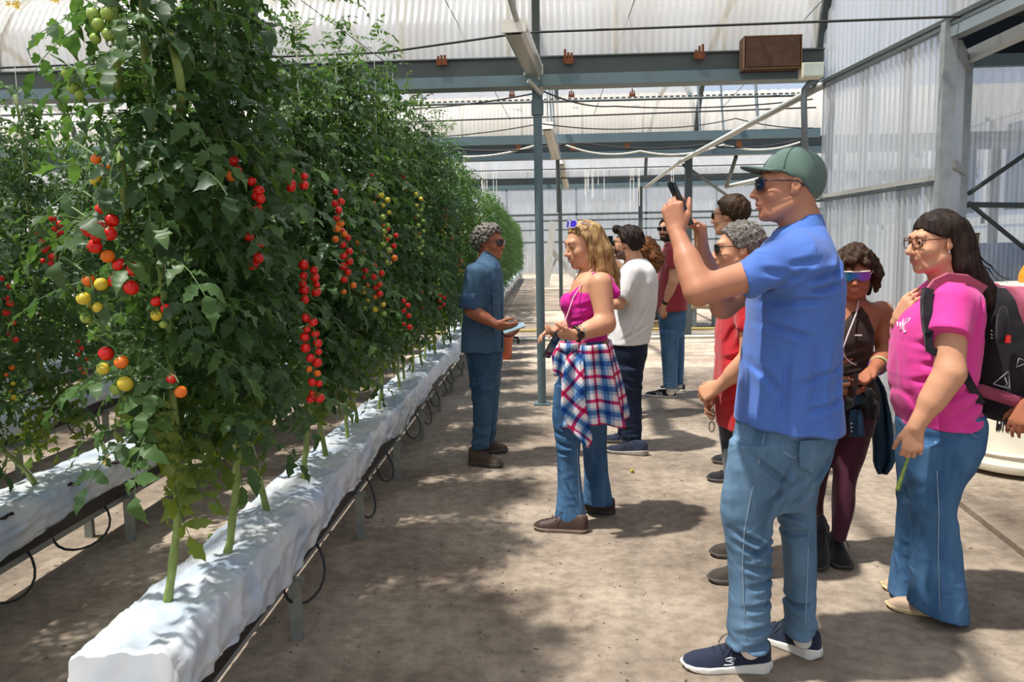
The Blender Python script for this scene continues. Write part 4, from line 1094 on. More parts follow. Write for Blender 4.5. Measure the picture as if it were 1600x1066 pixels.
    def eyeballs(s, iris='4a3320'):
        for c in s.eyes:
            f = s.M[:, 1]; r = 0.0127 * s.hs
            mb = MB(); R = Matrix(s.M.tolist()); vs = []
            for i in range(9):
                a = math.pi * i / 8
                for j in range(14):
                    b = 2 * math.pi * j / 14; vs.append(c + s.M @ np.array([math.sin(a) * math.cos(b), math.cos(a), math.sin(a) * math.sin(b)]) * r)
            fs = []; 
            for i in range(8):
                mb.cur = 1 if i < 2 else 0
                mb.f += [(i * 14 + j, i * 14 + (j + 1) % 14, (i + 1) * 14 + (j + 1) % 14, (i + 1) * 14 + j) for j in range(14)]; mb.mi += [mb.cur] * 14
            mb.v = [tuple(p) for p in vs]; mb.build('eye', [M_EYE, M_IRIS], s.e, smooth=True)
    def brows(s, m, w=0.004):
        for sx in (-1, 1):
            MB().tube([s.W((sx * (0.014 + 0.034 * t), 0.0915 - 0.018 * t * t - 0.004 * t, 0.0215 + 0.010 * math.sin(t * 2.4))) for t in (0, 0.25, 0.5, 0.75, 1)], [w * s.hs * q for q in (0.8, 1, 1, 0.8, 0.4)], 6).build('eyebrow', m, s.e, smooth=True)
    # hair
    def hair(s, m, t=0.012, amp=0.004, freq=60, line=None, extra=None, vox=None, seed=0, streak=(1, 1, 1), name='hair', tfn=None):
        v = Vol(vox or s.vox); k = s.hs; M = s.M; hc = s.hc
        ly, lz = line or ([-0.13, -0.06, -0.015, 0.015, 0.05, 0.075, 0.10], [-0.075, -0.06, -0.005, 0.02, 0.055, 0.075, 0.085])
        def f(P):
            q = (P - hc) @ M / k
            r = np.array([0.074, 0.095, 0.086]) + t; c = q - np.array([0, -0.018, 0.03])
            n = np.sqrt(((c / r) ** 2).sum(-1)); d = (n - 1) * 0.085
            r2 = np.array([0.060, 0.062, 0.085]) + t; c2 = q - np.array([0, 0.020, -0.03]); n2 = np.sqrt(((c2 / r2) ** 2).sum(-1)); d = np.minimum(d, (n2 - 1) * 0.07)
            zl = np.interp(q[..., 1], ly, lz); d = np.maximum(d, (zl - q[..., 2]) * 0.8)
            d = d + 0.007 * np.clip((q[..., 1] - 0.02) / 0.06, 0, 1) * np.clip((0.10 - q[..., 2]) / 0.05, 0, 1)
            if tfn is not None: d = d - tfn(q)
            return d * k
        R = 0.16 * k; v.add(f, hc - R, hc + R, 0.004)
        if extra: extra(v)
        def disp(P):
            q = (P - hc) @ M / k * np.array(streak)
            w1 = pnoise(q, seed + 1, freq); w2 = pnoise(q, seed + 2, freq * 2.1)
            return amp * k * ((1 - np.abs(w1)) * -1.0 + 0.5 + 0.5 * w2)
        return s.cloth(name, v, m, disp)
    # eyewear
    def shades(s, lens, frame, name='sunglasses', shield=False, wire=False, at=(0, 0, 0), tilt=0.0, w=0.029, h=0.023, label=None, top=None, fill=True):
        at = np.array(at); ct, st = math.cos(tilt), math.sin(tilt)
        def W(p):
            p = np.array(p, float); p = np.array([p[0], p[1] * ct - p[2] * st, p[1] * st + p[2] * ct]); return s.W(p + at)
        root = None
        def curve(x): return 0.103 - 2.6 * x * x - 6 * abs(x) ** 3
        mb = MB(); fr = MB()
        cx = [0.0] if shield else [-0.034, 0.034]; ww = 0.066 if shield else w
        for c in cx:
            ring = []; n = 24
            for j in range(n):
                a = 2 * math.pi * j / n; e = 0.62
                x = c + ww * math.copysign(abs(math.cos(a)) ** e, math.cos(a)); z = 0.003 + h * math.copysign(abs(math.sin(a)) ** e, math.sin(a))
                if shield and z < 0 and abs(x) < 0.018: z += 0.016 * (1 - abs(x) / 0.018)
                ring.append((x, z))
            P = np.zeros((6, n + 1, 3))
            for i, t in enumerate(np.linspace(0.02, 1, 6)):
                for j in range(n + 1):
                    x, z = ring[j % n]; x = c + (x - c) * t; z = 0.003 + (z - 0.003) * t; P[i, j] = W((x, curve(x), z))
            if fill: mb.sheet(P, 0.002 * s.hs)
            if not shield: fr.tube([W((x, curve(x), z)) for x, z in ring + ring[:1]], 0.0021 * s.hs * (0.6 if wire else 1.0), 6, caps=False)
        if shield: fr.tube([W((x, curve(x) + 0.001, 0.003 + h)) for x in np.linspace(-0.064, 0.064, 13)], 0.004 * s.hs, 8)
        else: fr.tube([W((x, curve(x), 0.010)) for x in np.linspace(-0.009, 0.009, 5)], 0.0024 * s.hs, 6)
        xo = 0.064
        for sx in (-1, 1):
            fr.tube([W((sx * (0.060 if not shield else 0.064), curve(0.062), 0.012)), W((sx * 0.070, 0.07, 0.013)), W((sx * 0.079, 0.02, 0.013)), W((sx * 0.080, -0.015, 0.012)), W((sx * 0.079, -0.035, -0.006))], 0.0024 * s.hs, 6)
        o = fr.build(name, frame, s.e, smooth=True)
        if label: o['label'] = label
        if fill: mb.build('lens', lens, o, smooth=True)
        return o
    # footwear: heel and toe are world points on the floor
    def shoe(s, heel, toe, upper, sole, style='trainer', h=1.0, lace=None, sock=None, lift=0.0, w=1.0, label=None, toecap=None):
        heel = np.array(heel, float) - s.base; toe = np.array(toe, float) - s.base; L = np.linalg.norm((toe - heel)[:2]); y = unit(np.append((toe - heel)[:2], 0)); x = np.cross(y, (0, 0, 1)); z = np.array([0, 0, 1.0])
        if lift:
            y2 = y * math.cos(lift) - z * math.sin(lift); z = z * math.cos(lift) + y * math.sin(lift); y = y2; heel = heel + np.array([0, 0, math.sin(lift) * L])
        B = np.stack([x, y, z], 1); Wp = lambda p: heel + B @ np.array(p, float)
        ys = np.array([0, 0.02, 0.05, 0.10, 0.3, 0.5, 0.7, 0.86, 0.96, 1.0]) * L; wid = np.array([0.010, 0.022, 0.030, 0.036, 0.035, 0.038, 0.047, 0.043, 0.028, 0.006]) * w
        if style == 'boot': tp = np.array([0.11, 0.125, 0.132, 0.135, 0.135, 0.10, 0.072, 0.062, 0.045, 0.02]) * h
        elif style == 'low': tp = np.array([0.07, 0.08, 0.084, 0.086, 0.088, 0.075, 0.056, 0.045, 0.032, 0.012]) * h
        else: tp = np.array([0.09, 0.10, 0.106, 0.11, 0.11, 0.086, 0.064, 0.054, 0.04, 0.015]) * h
        sh_ = {'trainer': [0.040, 0.042, 0.043, 0.042, 0.034, 0.027, 0.024, 0.024, 0.026, 0.030], 'boot': [0.03] * 10, 'low': [0.024, 0.024, 0.023, 0.022, 0.02, 0.02, 0.02, 0.02, 0.022, 0.026]}[style]
        spring = np.array([0.010, 0.006, 0.002, 0.0, 0.0, 0.0, 0.0, 0.004, 0.012, 0.018])
        vx = min(s.vox, 0.006) if s.vox < 0.008 else 0.006
        def up(P):
            q = (P - heel) @ B; w_ = np.interp(q[..., 1], ys, wid); t_ = np.interp(q[..., 1], ys, tp)
            n = (np.abs(q[..., 0] / w_) ** 2.1 + (np.clip(q[..., 2], 0, None) / t_) ** 2.3) ** (1 / 2.2)
            return np.maximum(np.maximum((n - 1) * np.minimum(w_, t_), np.interp(q[..., 1], ys, sh_) * 0.5 - q[..., 2]), np.maximum(-q[..., 1], q[..., 1] - L))
        def so(P):
            q = (P - heel) @ B; w_ = np.interp(q[..., 1], ys, wid) + 0.004; t_ = np.interp(q[..., 1], ys, sh_); b_ = np.interp(q[..., 1], ys, spring)
            return np.maximum(np.maximum(np.abs(q[..., 0]) - w_, q[..., 2] - t_), np.maximum(b_ - q[..., 2], np.maximum(-0.006 - q[..., 1], q[..., 1] - L - 0.003)))
        c = Wp((0, L / 2, 0.06)); R = L * 0.62
        o = s.cloth('shoe', Vol(vx).add(up, c - R, c + R, 0.003), upper, label=label)
        so_o = link('sole', Vol(vx).add(so, c - R, c + R, 0.003).mesh('sole', sole), o)
        lm = lace or M_LACE; mb = MB()
        for i, t in enumerate((0.42, 0.49, 0.56, 0.63)):
            th = np.interp(t * L, ys, tp) + 0.001; hw = 0.020 * w
            mb.tube([Wp((-hw, t * L, th - 0.008)), Wp((0, t * L + 0.004, th + 0.001)), Wp((hw, t * L, th - 0.008))], 0.0022, 5)
        th = np.interp(0.42 * L, ys, tp)
        for sx in (-1, 1): mb.tube([Wp((0, 0.41 * L, th)), Wp((sx * 0.02, 0.45 * L, th + 0.02)), Wp((sx * 0.035, 0.52 * L, th - 0.002)), Wp((sx * 0.042, 0.56 * L, th - 0.03))], 0.0018, 5)
        mb.build('lace', lm, o, smooth=True)
        return o, Wp, L
M_LIP = mat('lips', 'b87868', rough=0.45, var=0.05)
M_EYE = mat('eye_white', 'cfc6bd', rough=0.2, var=0); M_IRIS = mat('iris', '33251a', rough=0.15, var=0)
M_LACE = mat('dark_lace', '1c1d22', rough=0.8, var=0)
def skin(name, c): return mat(name, c, rough=0.5, var=0.06, scale=14, spec=0.35, bump=0.06, bscale=220, sub=0.12)
def denim(name, a, b, scale=5.0):
    """denim: weave, fading in soft vertical patches"""
    m, t, bs, out = _nt(name)
    tc = nd(t, 'ShaderNodeTexCoord'); mp = nd(t, 'ShaderNodeMapping'); mp.inputs['Scale'].default_value = (1, 1, 0.35)
    no = nd(t, 'ShaderNodeTexNoise'); no.inputs['Scale'].default_value = scale; no.inputs['Detail'].default_value = 6; no.inputs['Roughness'].default_value = 0.6
    fi = nd(t, 'ShaderNodeTexNoise'); fi.inputs['Scale'].default_value = 420; fi.inputs['Detail'].default_value = 2
    t.links.new(tc.outputs['Object'], mp.inputs[0]); t.links.new(mp.outputs[0], no.inputs['Vector']); t.links.new(mp.outputs[0], fi.inputs['Vector'])
    mr = nd(t, 'ShaderNodeMapRange'); mr.inputs[1].default_value = 0.33; mr.inputs[2].default_value = 0.67
    ad = nd(t, 'ShaderNodeMath', operation='MULTIPLY_ADD'); ad.inputs[1].default_value = 0.35; ad.inputs[2].default_value = -0.17
    t.links.new(fi.outputs[0], ad.inputs[0]); s2 = nd(t, 'ShaderNodeMath', operation='ADD', use_clamp=True)
    t.links.new(no.outputs[0], mr.inputs[0]); t.links.new(mr.outputs[0], s2.inputs[0]); t.links.new(ad.outputs[0], s2.inputs[1])
    mx = nd(t, 'ShaderNodeMix', data_type='RGBA'); mx.inputs[6].default_value = c4(lin(a)); mx.inputs[7].default_value = c4(lin(b))
    t.links.new(s2.outputs[0], mx.inputs[0]); t.links.new(mx.outputs[2], bs.inputs['Base Color'])
    bs.inputs['Roughness'].default_value = 0.85; bs.inputs['Specular IOR Level'].default_value = 0.2
    bp = nd(t, 'ShaderNodeBump'); bp.inputs['Strength'].default_value = 0.25; bp.inputs['Distance'].default_value = 0.002
    t.links.new(fi.outputs[0], bp.inputs['Height']); t.links.new(bp.outputs[0], bs.inputs['Normal'])
    return crumple(m, 0.45, 8.0, 0.025, (0.7, 0.7, 1.1))
def crumple(m, strength=0.5, scale=7.0, dist=0.03, stretch=(1, 1, 0.6)):
    """adds soft crumples to a cloth material, under its fine weave"""
    t = m.node_tree; b = t.nodes['Principled BSDF']
    tc = nd(t, 'ShaderNodeTexCoord'); mp = nd(t, 'ShaderNodeMapping'); mp.inputs['Scale'].default_value = stretch
    no = nd(t, 'ShaderNodeTexNoise'); no.inputs['Scale'].default_value = scale; no.inputs['Detail'].default_value = 2.5; no.inputs['Distortion'].default_value = 1.8
    try: no.noise_type = 'RIDGED_MULTIFRACTAL'
    except Exception: pass
    t.links.new(tc.outputs['Object'], mp.inputs[0]); t.links.new(mp.outputs[0], no.inputs['Vector'])
    bp = nd(t, 'ShaderNodeBump'); bp.inputs['Strength'].default_value = strength; bp.inputs['Distance'].default_value = dist
    t.links.new(no.outputs[0], bp.inputs['Height'])
    old = b.inputs['Normal'].links
    if old: t.links.new(bp.outputs[0], old[0].from_node.inputs['Normal'])
    else: t.links.new(bp.outputs[0], b.inputs['Normal'])
    return m
def cloth_mat(name, c, rough=0.8, var=0.06, cr=0.35): return crumple(mat(name, c, rough=rough, var=var, scale=10, spec=0.2, bump=0.12, bscale=380, sheen=0.15), cr)
def hair_mat(name, a, b_, rough=0.42, fine=55.0, curl=False):
    """strands: colour and bump run along the hair"""
    m, t, b, out = _nt(name); tc = nd(t, 'ShaderNodeTexCoord'); mp = nd(t, 'ShaderNodeMapping'); mp.inputs['Scale'].default_value = (1, 1, 0.16) if not curl else (1, 1, 1)
    no = nd(t, 'ShaderNodeTexNoise'); no.inputs['Scale'].default_value = fine; no.inputs['Detail'].default_value = 4; no.inputs['Distortion'].default_value = 0.6 if not curl else 1.6
    t.links.new(tc.outputs['Object'], mp.inputs[0]); t.links.new(mp.outputs[0], no.inputs['Vector'])
    mr = nd(t, 'ShaderNodeMapRange'); mr.inputs[1].default_value = 0.35; mr.inputs[2].default_value = 0.65; t.links.new(no.outputs[0], mr.inputs[0])
    mx = nd(t, 'ShaderNodeMix', data_type='RGBA'); mx.inputs[6].default_value = c4(lin(a)); mx.inputs[7].default_value = c4(lin(b_))
    t.links.new(mr.outputs[0], mx.inputs[0]); t.links.new(mx.outputs[2], b.inputs['Base Color'])
    b.inputs['Roughness'].default_value = rough + 0.08; b.inputs['Specular IOR Level'].default_value = 0.16
    bp = nd(t, 'ShaderNodeBump'); bp.inputs['Strength'].default_value = 0.6; bp.inputs['Distance'].default_value = 0.005
    t.links.new(no.outputs[0], bp.inputs['Height']); t.links.new(bp.outputs[0], b.inputs['Normal'])
    return m
def creases(g, segs, w=0.012, amp=0.006):
    """pulled folds of cloth: (x1, y1, x2, y2[, amp, width]) in the photograph's frame, at the figure's depth"""
    L = []
    for q in segs:
        a, b = g.P(q[0], q[1]), g.P(q[2], q[3]); L.append((a[[0, 2]], b[[0, 2]], q[4] if len(q) > 4 else amp, q[5] if len(q) > 5 else w))
    def f(P):
        P = np.asarray(P); X = P[..., [0, 2]]; o = np.zeros(P.shape[:-1])
        for a, b, am, w_ in L:
            d = b - a; h = np.clip(((X - a) @ d) / (d @ d + 1e-9), 0, 1); r = np.sqrt(((X - a - h[..., None] * d) ** 2).sum(-1)) / w_
            fade = np.clip(np.minimum(h, 1 - h) * 4, 0.15, 1); o += am * fade * (1.3 * np.exp(-r * r) - 0.75 * np.exp(-((r - 1.7) / 0.9) ** 2))
        return o
    return f
def folds(zc, amp, fz, seed=0, sl=(0.8, 0.6), base=0.0, width=None):
    """cloth folds gathered around heights zc (list of (z, spread)), running across and slightly slanted"""
    def f(P):
        P = np.asarray(P); z = P[..., 2]; A = np.full(z.shape, base)
        for c, w in zc: A = A + np.exp(-((z - c) / w) ** 2)
        n = pnoise(P, seed, 6.0)
        s_ = np.sin(fz * (z + sl[0] * P[..., 0] * 0.4 + sl[1] * P[..., 1] * 0.4 + 0.05 * n)) + 0.5 * np.sin(fz * 1.7 * (z - sl[1] * P[..., 0] * 0.5 + 0.06 * n) + 1.0)
        return amp * A * (s_ * 0.6 + 0.5 * n)
    return f
def drape(amp, f, seed):
    """long soft vertical drape lines over a shirt"""
    def g(P):
        P = np.asarray(P); q = P * np.array([1, 1, 0.35]); w = pnoise(q, seed, f); w2 = pnoise(P, seed + 5, f * 0.6)
        return amp * ((np.abs(w) - 0.5) * 1.2 + 0.5 * w2)
    return g
def plus(*fs): return lambda P: sum(f(P) for f in fs)
# ================================================================== the visitors
SK_A = skin('tanned_skin', 'b27b5f'); SK_B = skin('light_skin', 'c89373'); SK_C = skin('brown_skin', '9c5f44'); SK_D = skin('dark_tan_skin', 'a4684c')
M_HAIR_GREY = hair_mat('grey_hair', '2f2a28', '8f8880', 0.6, 70, True); M_HAIR_BLACK = hair_mat('black_hair', '120d0c', '33251f', 0.36)
M_HAIR_BROWN = hair_mat('brown_hair', '1d1410', '47321f', 0.45, 60, True); M_HAIR_BLOND = hair_mat('blonde_hair', '654728', 'bd9a68', 0.4)
M_HAIR_CURL = hair_mat('copper_brown_hair', '3b2416', '8d5a35', 0.5, 60, True); M_STUBBLE = mat('stubble', '5c4438', rough=0.7, var=0.2, scale=60); M_BEARD = mat('beard', '2b211c', rough=0.8, var=0.3, scale=80)
M_LENS = mat('dark_lens', '0f1218', rough=0.08, var=0, spec=0.8); M_FRAME = mat('black_frame', '17171a', rough=0.3, var=0); M_BROWNFRAME = mat('tortoiseshell_frame', '4a231a', rough=0.3, var=0.2)
M_PHONE = mat('phone_case', '26292c', rough=0.4, var=0.05); M_SCREEN = mat('phone_glass', '0c0f14', rough=0.1, var=0)
M_WHITESOLE = mat('white_sole', 'dcd8ce', rough=0.6, var=0.05); M_NAVY = cloth_mat('navy_knit', '232a3c'); M_BLACKSHOE = cloth_mat('black_knit', '222124')
M_DARKSOLE = mat('dark_sole', '4a443e', rough=0.7); M_BROWNLEATHER = mat('brown_leather', '3f2c24', rough=0.55, var=0.15); M_WATCH = mat('watch', '23241f', rough=0.35)
def phone(c, up, nrm, label, w=0.074, h=0.155, t=0.009, cat='phone', name='phone', face=M_SCREEN, back=M_PHONE):
    c = np.array(c, float); z = unit(up); y = unit(np.array(nrm, float) - z * (np.array(nrm, float) @ z)); x = np.cross(y, z); R = Matrix(np.stack([x, y, z], 1).tolist())
    e = empty(name, c - z * h / 2); tag(e, label, cat); off = Vector(z * h / 2)
    mb = MB(); n = 6; r = 0.009; ring = []
    for sx, sz, a0 in ((1, 1, 0), (-1, 1, 90), (-1, -1, 180), (1, -1, 270)):
        for k in range(n + 1):
            a = math.radians(a0 + 90 * k / n); ring.append((sx * (w / 2 - r) + r * math.cos(a), sz * (h / 2 - r) + r * math.sin(a)))
    N = len(ring)
    vs = [tuple(off + R @ Vector((p, s_ * t / 2, q))) for s_ in (-1, 1) for p, q in ring]
    mb._add(vs, [tuple(range(N)), tuple(range(2 * N - 1, N - 1, -1))] + [(j, (j + 1) % N + 0, N + (j + 1) % N, N + j)[::-1] for j in range(N)])
    mb.build('case', back, e)
    MB().box(off + R @ Vector((0, t / 2 + 0.0004, 0)), (w * 0.92, 0.001, h * 0.94), R).build('screen', face, e)
    MB().box(off + R @ Vector((w * 0.22, -t / 2 - 0.001, h * 0.36)), (w * 0.4, 0.003, w * 0.4), R).build('camera_bump', face, e)
    return e

# ------------------------------------------------ 1 man in blue polo and green cap, photographing the plants
f = Fig('tall man in blue polo shirt and green cap photographing the plants with raised phone', (0.79, 2.65), 2.65, SK_A, 0.0048)
f.head(1230, 291, (-0.995, 0.06, 0.04), 0.985, nose=1.0, beard=None)
f.neck([f.P(1243, 318), f.P(1252, 350), f.P(1258, 385)], [0.060, 0.060, 0.075])
f.body.loft(f.rows([(375, 1215, 1290, 0.10), (420, 1190, 1298, 0.16), (600, 1170, 1298, 0.14)]), 0.03)
shl, shr = f.P(1240, 412, -0.175), f.P(1232, 408, 0.175)
el, wl = f.P(1092, 454, -0.235), f.P(1057, 362, -0.13)
er, wr = f.P(1130, 478, 0.20), f.P(1097, 394, 0.05)
f.arm([shl, el, wl], [0.058, 0.044, 0.026]); f.arm([shr, er, wr], [0.056, 0.044, 0.027])
ph_c = f.P(1063, 318, -0.098)
f.hand(wl, (-0.16, 0.10, 0.98), (0.45, 0.88, 0.1), -1, 0.172, curl=(0.75, 0.95, 0.6), thumb=0.2, tcurl=0.1, spread=0.02)
f.hand(wr, (-0.12, -0.10, 0.98), (-0.97, -0.22, 0.05), 1, 0.185, curl=(0.95, 0.75, 0.4), thumb=0.5, tcurl=0.2)
f.finish()
v = Vol(0.0062)
PL = f.rows([(352, 1226, 1284, 0.075), (368, 1206, 1292, 0.14), (385, 1190, 1300, 0.195), (412, 1176, 1311, 0.222), (450, 1166, 1317, 0.22), (500, 1165, 1317, 0.205), (550, 1159, 1313, 0.195), (600, 1154, 1310, 0.19), (640, 1149, 1314, 0.2), (662, 1147, 1317, 0.205)])
v.loft(PL, 0.03, 2.3, hem=(-0.06, 0))
v.cone(f.P(1240, 408, -0.165), f.P(1156, 440, -0.205), 0.086, 0.062, 0.04, cut=True).cone(f.P(1232, 404, 0.165), f.P(1158, 448, 0.19), 0.085, 0.062, 0.04, cut=True)
vent = f.P(1192, 668, -0.2)
v.ell(vent, (0.014, 0.05, 0.035), None, 0.004, 's')
f.cloth('polo_shirt', v, cloth_mat('blue_pique', '4a6cb4'), plus(drape(0.009, 9, 3), creases(f, [(1150, 420, 1215, 428), (1163, 455, 1232, 414), (1190, 415, 1240, 405), (1212, 436, 1290, 420, 0.007, 0.014), (1225, 452, 1288, 440), (1170, 470, 1255, 462), (1172, 500, 1240, 520), (1285, 400, 1262, 450), (1205, 540, 1198, 650, 0.006, 0.010), (1300, 560, 1215, 590, 0.005), (1305, 610, 1225, 630), (1165, 560, 1200, 610), (1250, 520, 1240, 640, 0.005, 0.018), (1285, 520, 1275, 645, 0.005, 0.018)])))
v = Vol(0.005); CR = f.rows([(336, 1234, 1284, 0.068), (348, 1222, 1289, 0.082), (362, 1207, 1292, 0.10), (372, 1203, 1290, 0.105)])
v.loft(CR, 0.01, 2.1, hem=(0.28, 0)); v.cone(f.P(1243, 300), f.P(1254, 380), 0.062, 0.066, 0.004, 's')
f.cloth('collar', v, cloth_mat('blue_rib', '4a6fb8'))
JN = denim('light_wash_denim', '405b74', '6d8ba4')
v = Vol(0.0066)
v.loft(f.rows([(628, 1156, 1312, 0.165), (665, 1151, 1312, 0.175), (700, 1142, 1299, 0.175), (740, 1137, 1285, 0.165), (785, 1150, 1262, 0.13)]), 0.03)
v.loft(f.rows([(690, 1142, 1245, 0.085, -0.085), (740, 1134, 1228, 0.088, -0.085), (780, 1127, 1212, 0.084, -0.085), (803, 1126, 1207, 0.08, -0.085), (835, 1133, 1205, 0.075, -0.085), (870, 1138, 1205, 0.072, -0.085), (920, 1140, 1204, 0.068, -0.085), (965, 1138, 1202, 0.066, -0.085), (1006, 1136, 1200, 0.066, -0.085)]), 0.03, hem=(-0.08, 0))
v.loft(f.rows([(690, 1190, 1296, 0.09, 0.09), (740, 1200, 1284, 0.088, 0.09), (785, 1212, 1276, 0.08, 0.08), (830, 1218, 1277, 0.076, 0.08), (880, 1222, 1277, 0.072, 0.07), (930, 1224, 1275, 0.068, 0.06), (988, 1223, 1276, 0.066, 0.05)]), 0.03)
jeans = f.cloth('jeans', v, JN, plus(folds([(0.12, 0.09)], 0.006, 70, 11, (0.9, 0.5), 0.1), drape(0.005, 12, 14), creases(f, [(1128, 806, 1190, 838), (1134, 826, 1196, 850), (1204, 815, 1150, 850), (1205, 834, 1146, 838), (1140, 860, 1200, 868), (1205, 880, 1150, 894), (1150, 690, 1220, 745), (1215, 700, 1180, 790), (1240, 720, 1170, 770), (1140, 925, 1200, 915), (1138, 960, 1198, 950), (1140, 985, 1196, 975), (1218, 800, 1270, 815), (1222, 840, 1272, 832), (1225, 950, 1272, 945), (1290, 690, 1230, 760), (1216, 770, 1262, 742)], 0.011, 0.008)))
jeans1 = jeans; fblue = f
st = M_STITCH = mat('denim_stitching', '9fb2c0', rough=0.8, var=0)
def seam(pxs, dyf, m=None, r=0.0018, name='seam', parent=None, fg=None):
    g = fg or f; o = MB().tube([g.P(x, y, dyf(y) if callable(dyf) else dyf) for x, y in pxs], r, 5).build(name, m or M_STITCH, g.e, smooth=True); 
    if parent: o.parent = parent
    return o
# back pocket patch
pk = np.array([[f.P(x, y, 0) + np.array([0, dd, 0]) for x, y, dd in row] for row in (
    [(1222, 668, -0.186), (1246, 668, -0.178), (1276, 668, -0.155)], [(1220, 690, -0.188), (1245, 694, -0.178), (1272, 690, -0.152)], [(1222, 706, -0.184), (1240, 716, -0.176), (1262, 704, -0.152)])])
MB().sheet(pk, 0.006).build('back_pocket', JN, jeans)
f.cloth('belt_line', Vol(0.007).loft(f.rows([(655, 1156, 1314, 0.178), (668, 1154, 1315, 0.18)]), 0.01), JN)
soleN = M_WHITESOLE
sh1, Wp1, L1 = f.shoe(at_z(1204, 1046), at_z(1064, 1042), M_NAVY, soleN, h=1.08, w=1.08)
sh2, Wp2, L2 = f.shoe(at_z(1281, 1031), at_z(1172, 985), M_NAVY, soleN, h=1.02, w=1.08)
f.cloth('sock', Vol(0.006).cone(f.P(1172, 1015, -0.085), f.P(1172, 985, -0.085), 0.034, 0.036).cone(f.P(1254, 1000, 0.05), f.P(1252, 975, 0.05), 0.033, 0.035), mat('pale_sock', 'd8d3ca', rough=0.9))
# S-shaped mark on the near shoe
def sidepts(Wp, L, pts, side=-1, off=0.001):
    ysx = np.array([0, 0.02, 0.05, 0.10, 0.3, 0.5, 0.7, 0.86, 0.96, 1.0]) * L; wd = np.array([0.010, 0.022, 0.030, 0.036, 0.035, 0.038, 0.047, 0.043, 0.028, 0.006]) * 1.08; tp = np.array([0.09, 0.10, 0.106, 0.11, 0.11, 0.086, 0.064, 0.054, 0.04, 0.015]) * 1.08
    out = []
    for t, z in pts:
        t = (t - 0.405) * 1.2 + 0.475; z = (z - 0.054) * 0.95 + 0.046
        w_, h_ = np.interp(t * L, ysx, wd), np.interp(t * L, ysx, tp); xx = w_ * max(0.0, 1 - (z / h_) ** 2.3) ** (1 / 2.1) + off; out.append(Wp((side * xx, t * L, z)))
    return out
M_LOGO = mat('silver_print', 'c9ccd2', rough=0.4)
for sd in (-1, 1):
    MB().tube(sidepts(Wp1, L1, [(0.35, 0.066), (0.40, 0.067), (0.445, 0.063), (0.44, 0.056), (0.40, 0.053), (0.37, 0.049), (0.38, 0.043), (0.43, 0.041), (0.46, 0.041)], sd), 0.0024, 6).tube(sidepts(Wp1, L1, [(0.36, 0.059), (0.39, 0.0595), (0.41, 0.057)], sd), 0.0016, 5).build('silver_mark', M_LOGO, sh1, smooth=True)
# cap
v = Vol(0.0045); k = f.hs; M = f.M; hc = f.hc
def capf(P):
    q = (P - hc) @ M / k; c = q - np.array([0, -0.020, 0.030]); r = np.array([0.086, 0.108, 0.098]); n = np.sqrt(((c / r) ** 2).sum(-1)); d = (n - 1) * 0.09
    zl = np.interp(q[..., 1], [-0.13, -0.09, -0.02, 0.03, 0.09], [-0.052, -0.048, 0.012, 0.036, 0.052]); return np.maximum(d, (zl - q[..., 2]) * 0.85) * k
v.add(capf, hc - 0.15, hc + 0.15, 0.004)
cap = f.cloth('cap', v, cloth_mat('green_canvas', '53685f', var=0.1), plus(drape(0.004, 22, 31)))
B = np.zeros((11, 9, 3))
for i, a in enumerate(np.linspace(-1.15, 1.15, 11)):
    for j, t in enumerate(np.linspace(0, 1, 9)):
        x = 0.088 * math.sin(a); y0 = -0.02 + 0.108 * math.cos(a) * 0.98; ln = 0.075 * (math.cos(a * 1.1)) ** 0.8 if abs(a) < 1.4 else 0
        B[i, j] = f.W((x * (1 - 0.1 * t), y0 + ln * t, 0.050 + 0.012 * t - 0.028 * math.sin(a) ** 2 * (0.4 + 0.6 * t) + 0.006 * math.sin(t * 3)))
MB().sheet(B, 0.005).build('brim', cap.data.materials[0], cap, smooth=True)
for a in (0.0, 1.05, 2.1, 3.14, 4.19, 5.24):
    MB().tube([f.W((math.sin(a) * math.sin(p) * 0.0875, -0.020 + math.cos(a) * math.sin(p) * 0.1095, 0.030 + math.cos(p) * 0.0995)) for p in np.linspace(0.05, 1.35, 10)], 0.0014, 4).build('seam', cap.data.materials[0], cap, smooth=True)
MB().tube([f.W((0.004 * math.sin(a * 6), -0.022 + 0.002 * math.cos(a * 6), 0.129)) for a in (0, 0.3, 0.6)], 0.005, 6).build('button', cap.data.materials[0], cap)
f.shades(mat('blue_mirror_lens', '141c38', rough=0.1, var=0), mat('navy_frame', '1b1c2e', rough=0.35, var=0), h=0.021)
phone(ph_c + f.base, unit(f.P(1047, 292, 0) - f.P(1066, 334, 0)), (0.99, 0.05, 0.42), 'dark phone held up by the man in the blue polo shirt', 0.074, 0.155, 0.010)

# ------------------------------------------------ 2 woman in pink shirt with backpack
f = Fig('dark-haired woman in pink printed shirt and flared jeans carrying a maroon backpack', (1.57, 3.08), 3.08, SK_B, 0.0052)
f.head(1461, 378, (-0.985, -0.14, -0.06), 0.98, nose=1.08)
f.neck([f.P(1470, 405), f.P(1478, 430), f.P(1482, 460)], [0.054, 0.055, 0.07])
f.body.loft(f.rows([(440, 1455, 1515, 0.10), (470, 1432, 1528, 0.15), (650, 1412, 1525, 0.15)]), 0.03)
shl, el, wl = f.P(1487, 486, -0.165), f.P(1484, 583, -0.235), f.P(1430, 668, -0.23)
f.arm([shl, el, wl], [0.056, 0.051, 0.030])
f.hand(wl, (-0.12, -0.05, -1.0), (0.35, 0.94, 0.0), -1, 0.175, curl=(0.55, 0.85, 0.6), thumb=0.35, tcurl=0.3)
f.arm([f.P(1470, 478, 0.17), f.P(1432, 572, 0.24), f.P(1402, 504, 0.06)], [0.062, 0.046, 0.027])
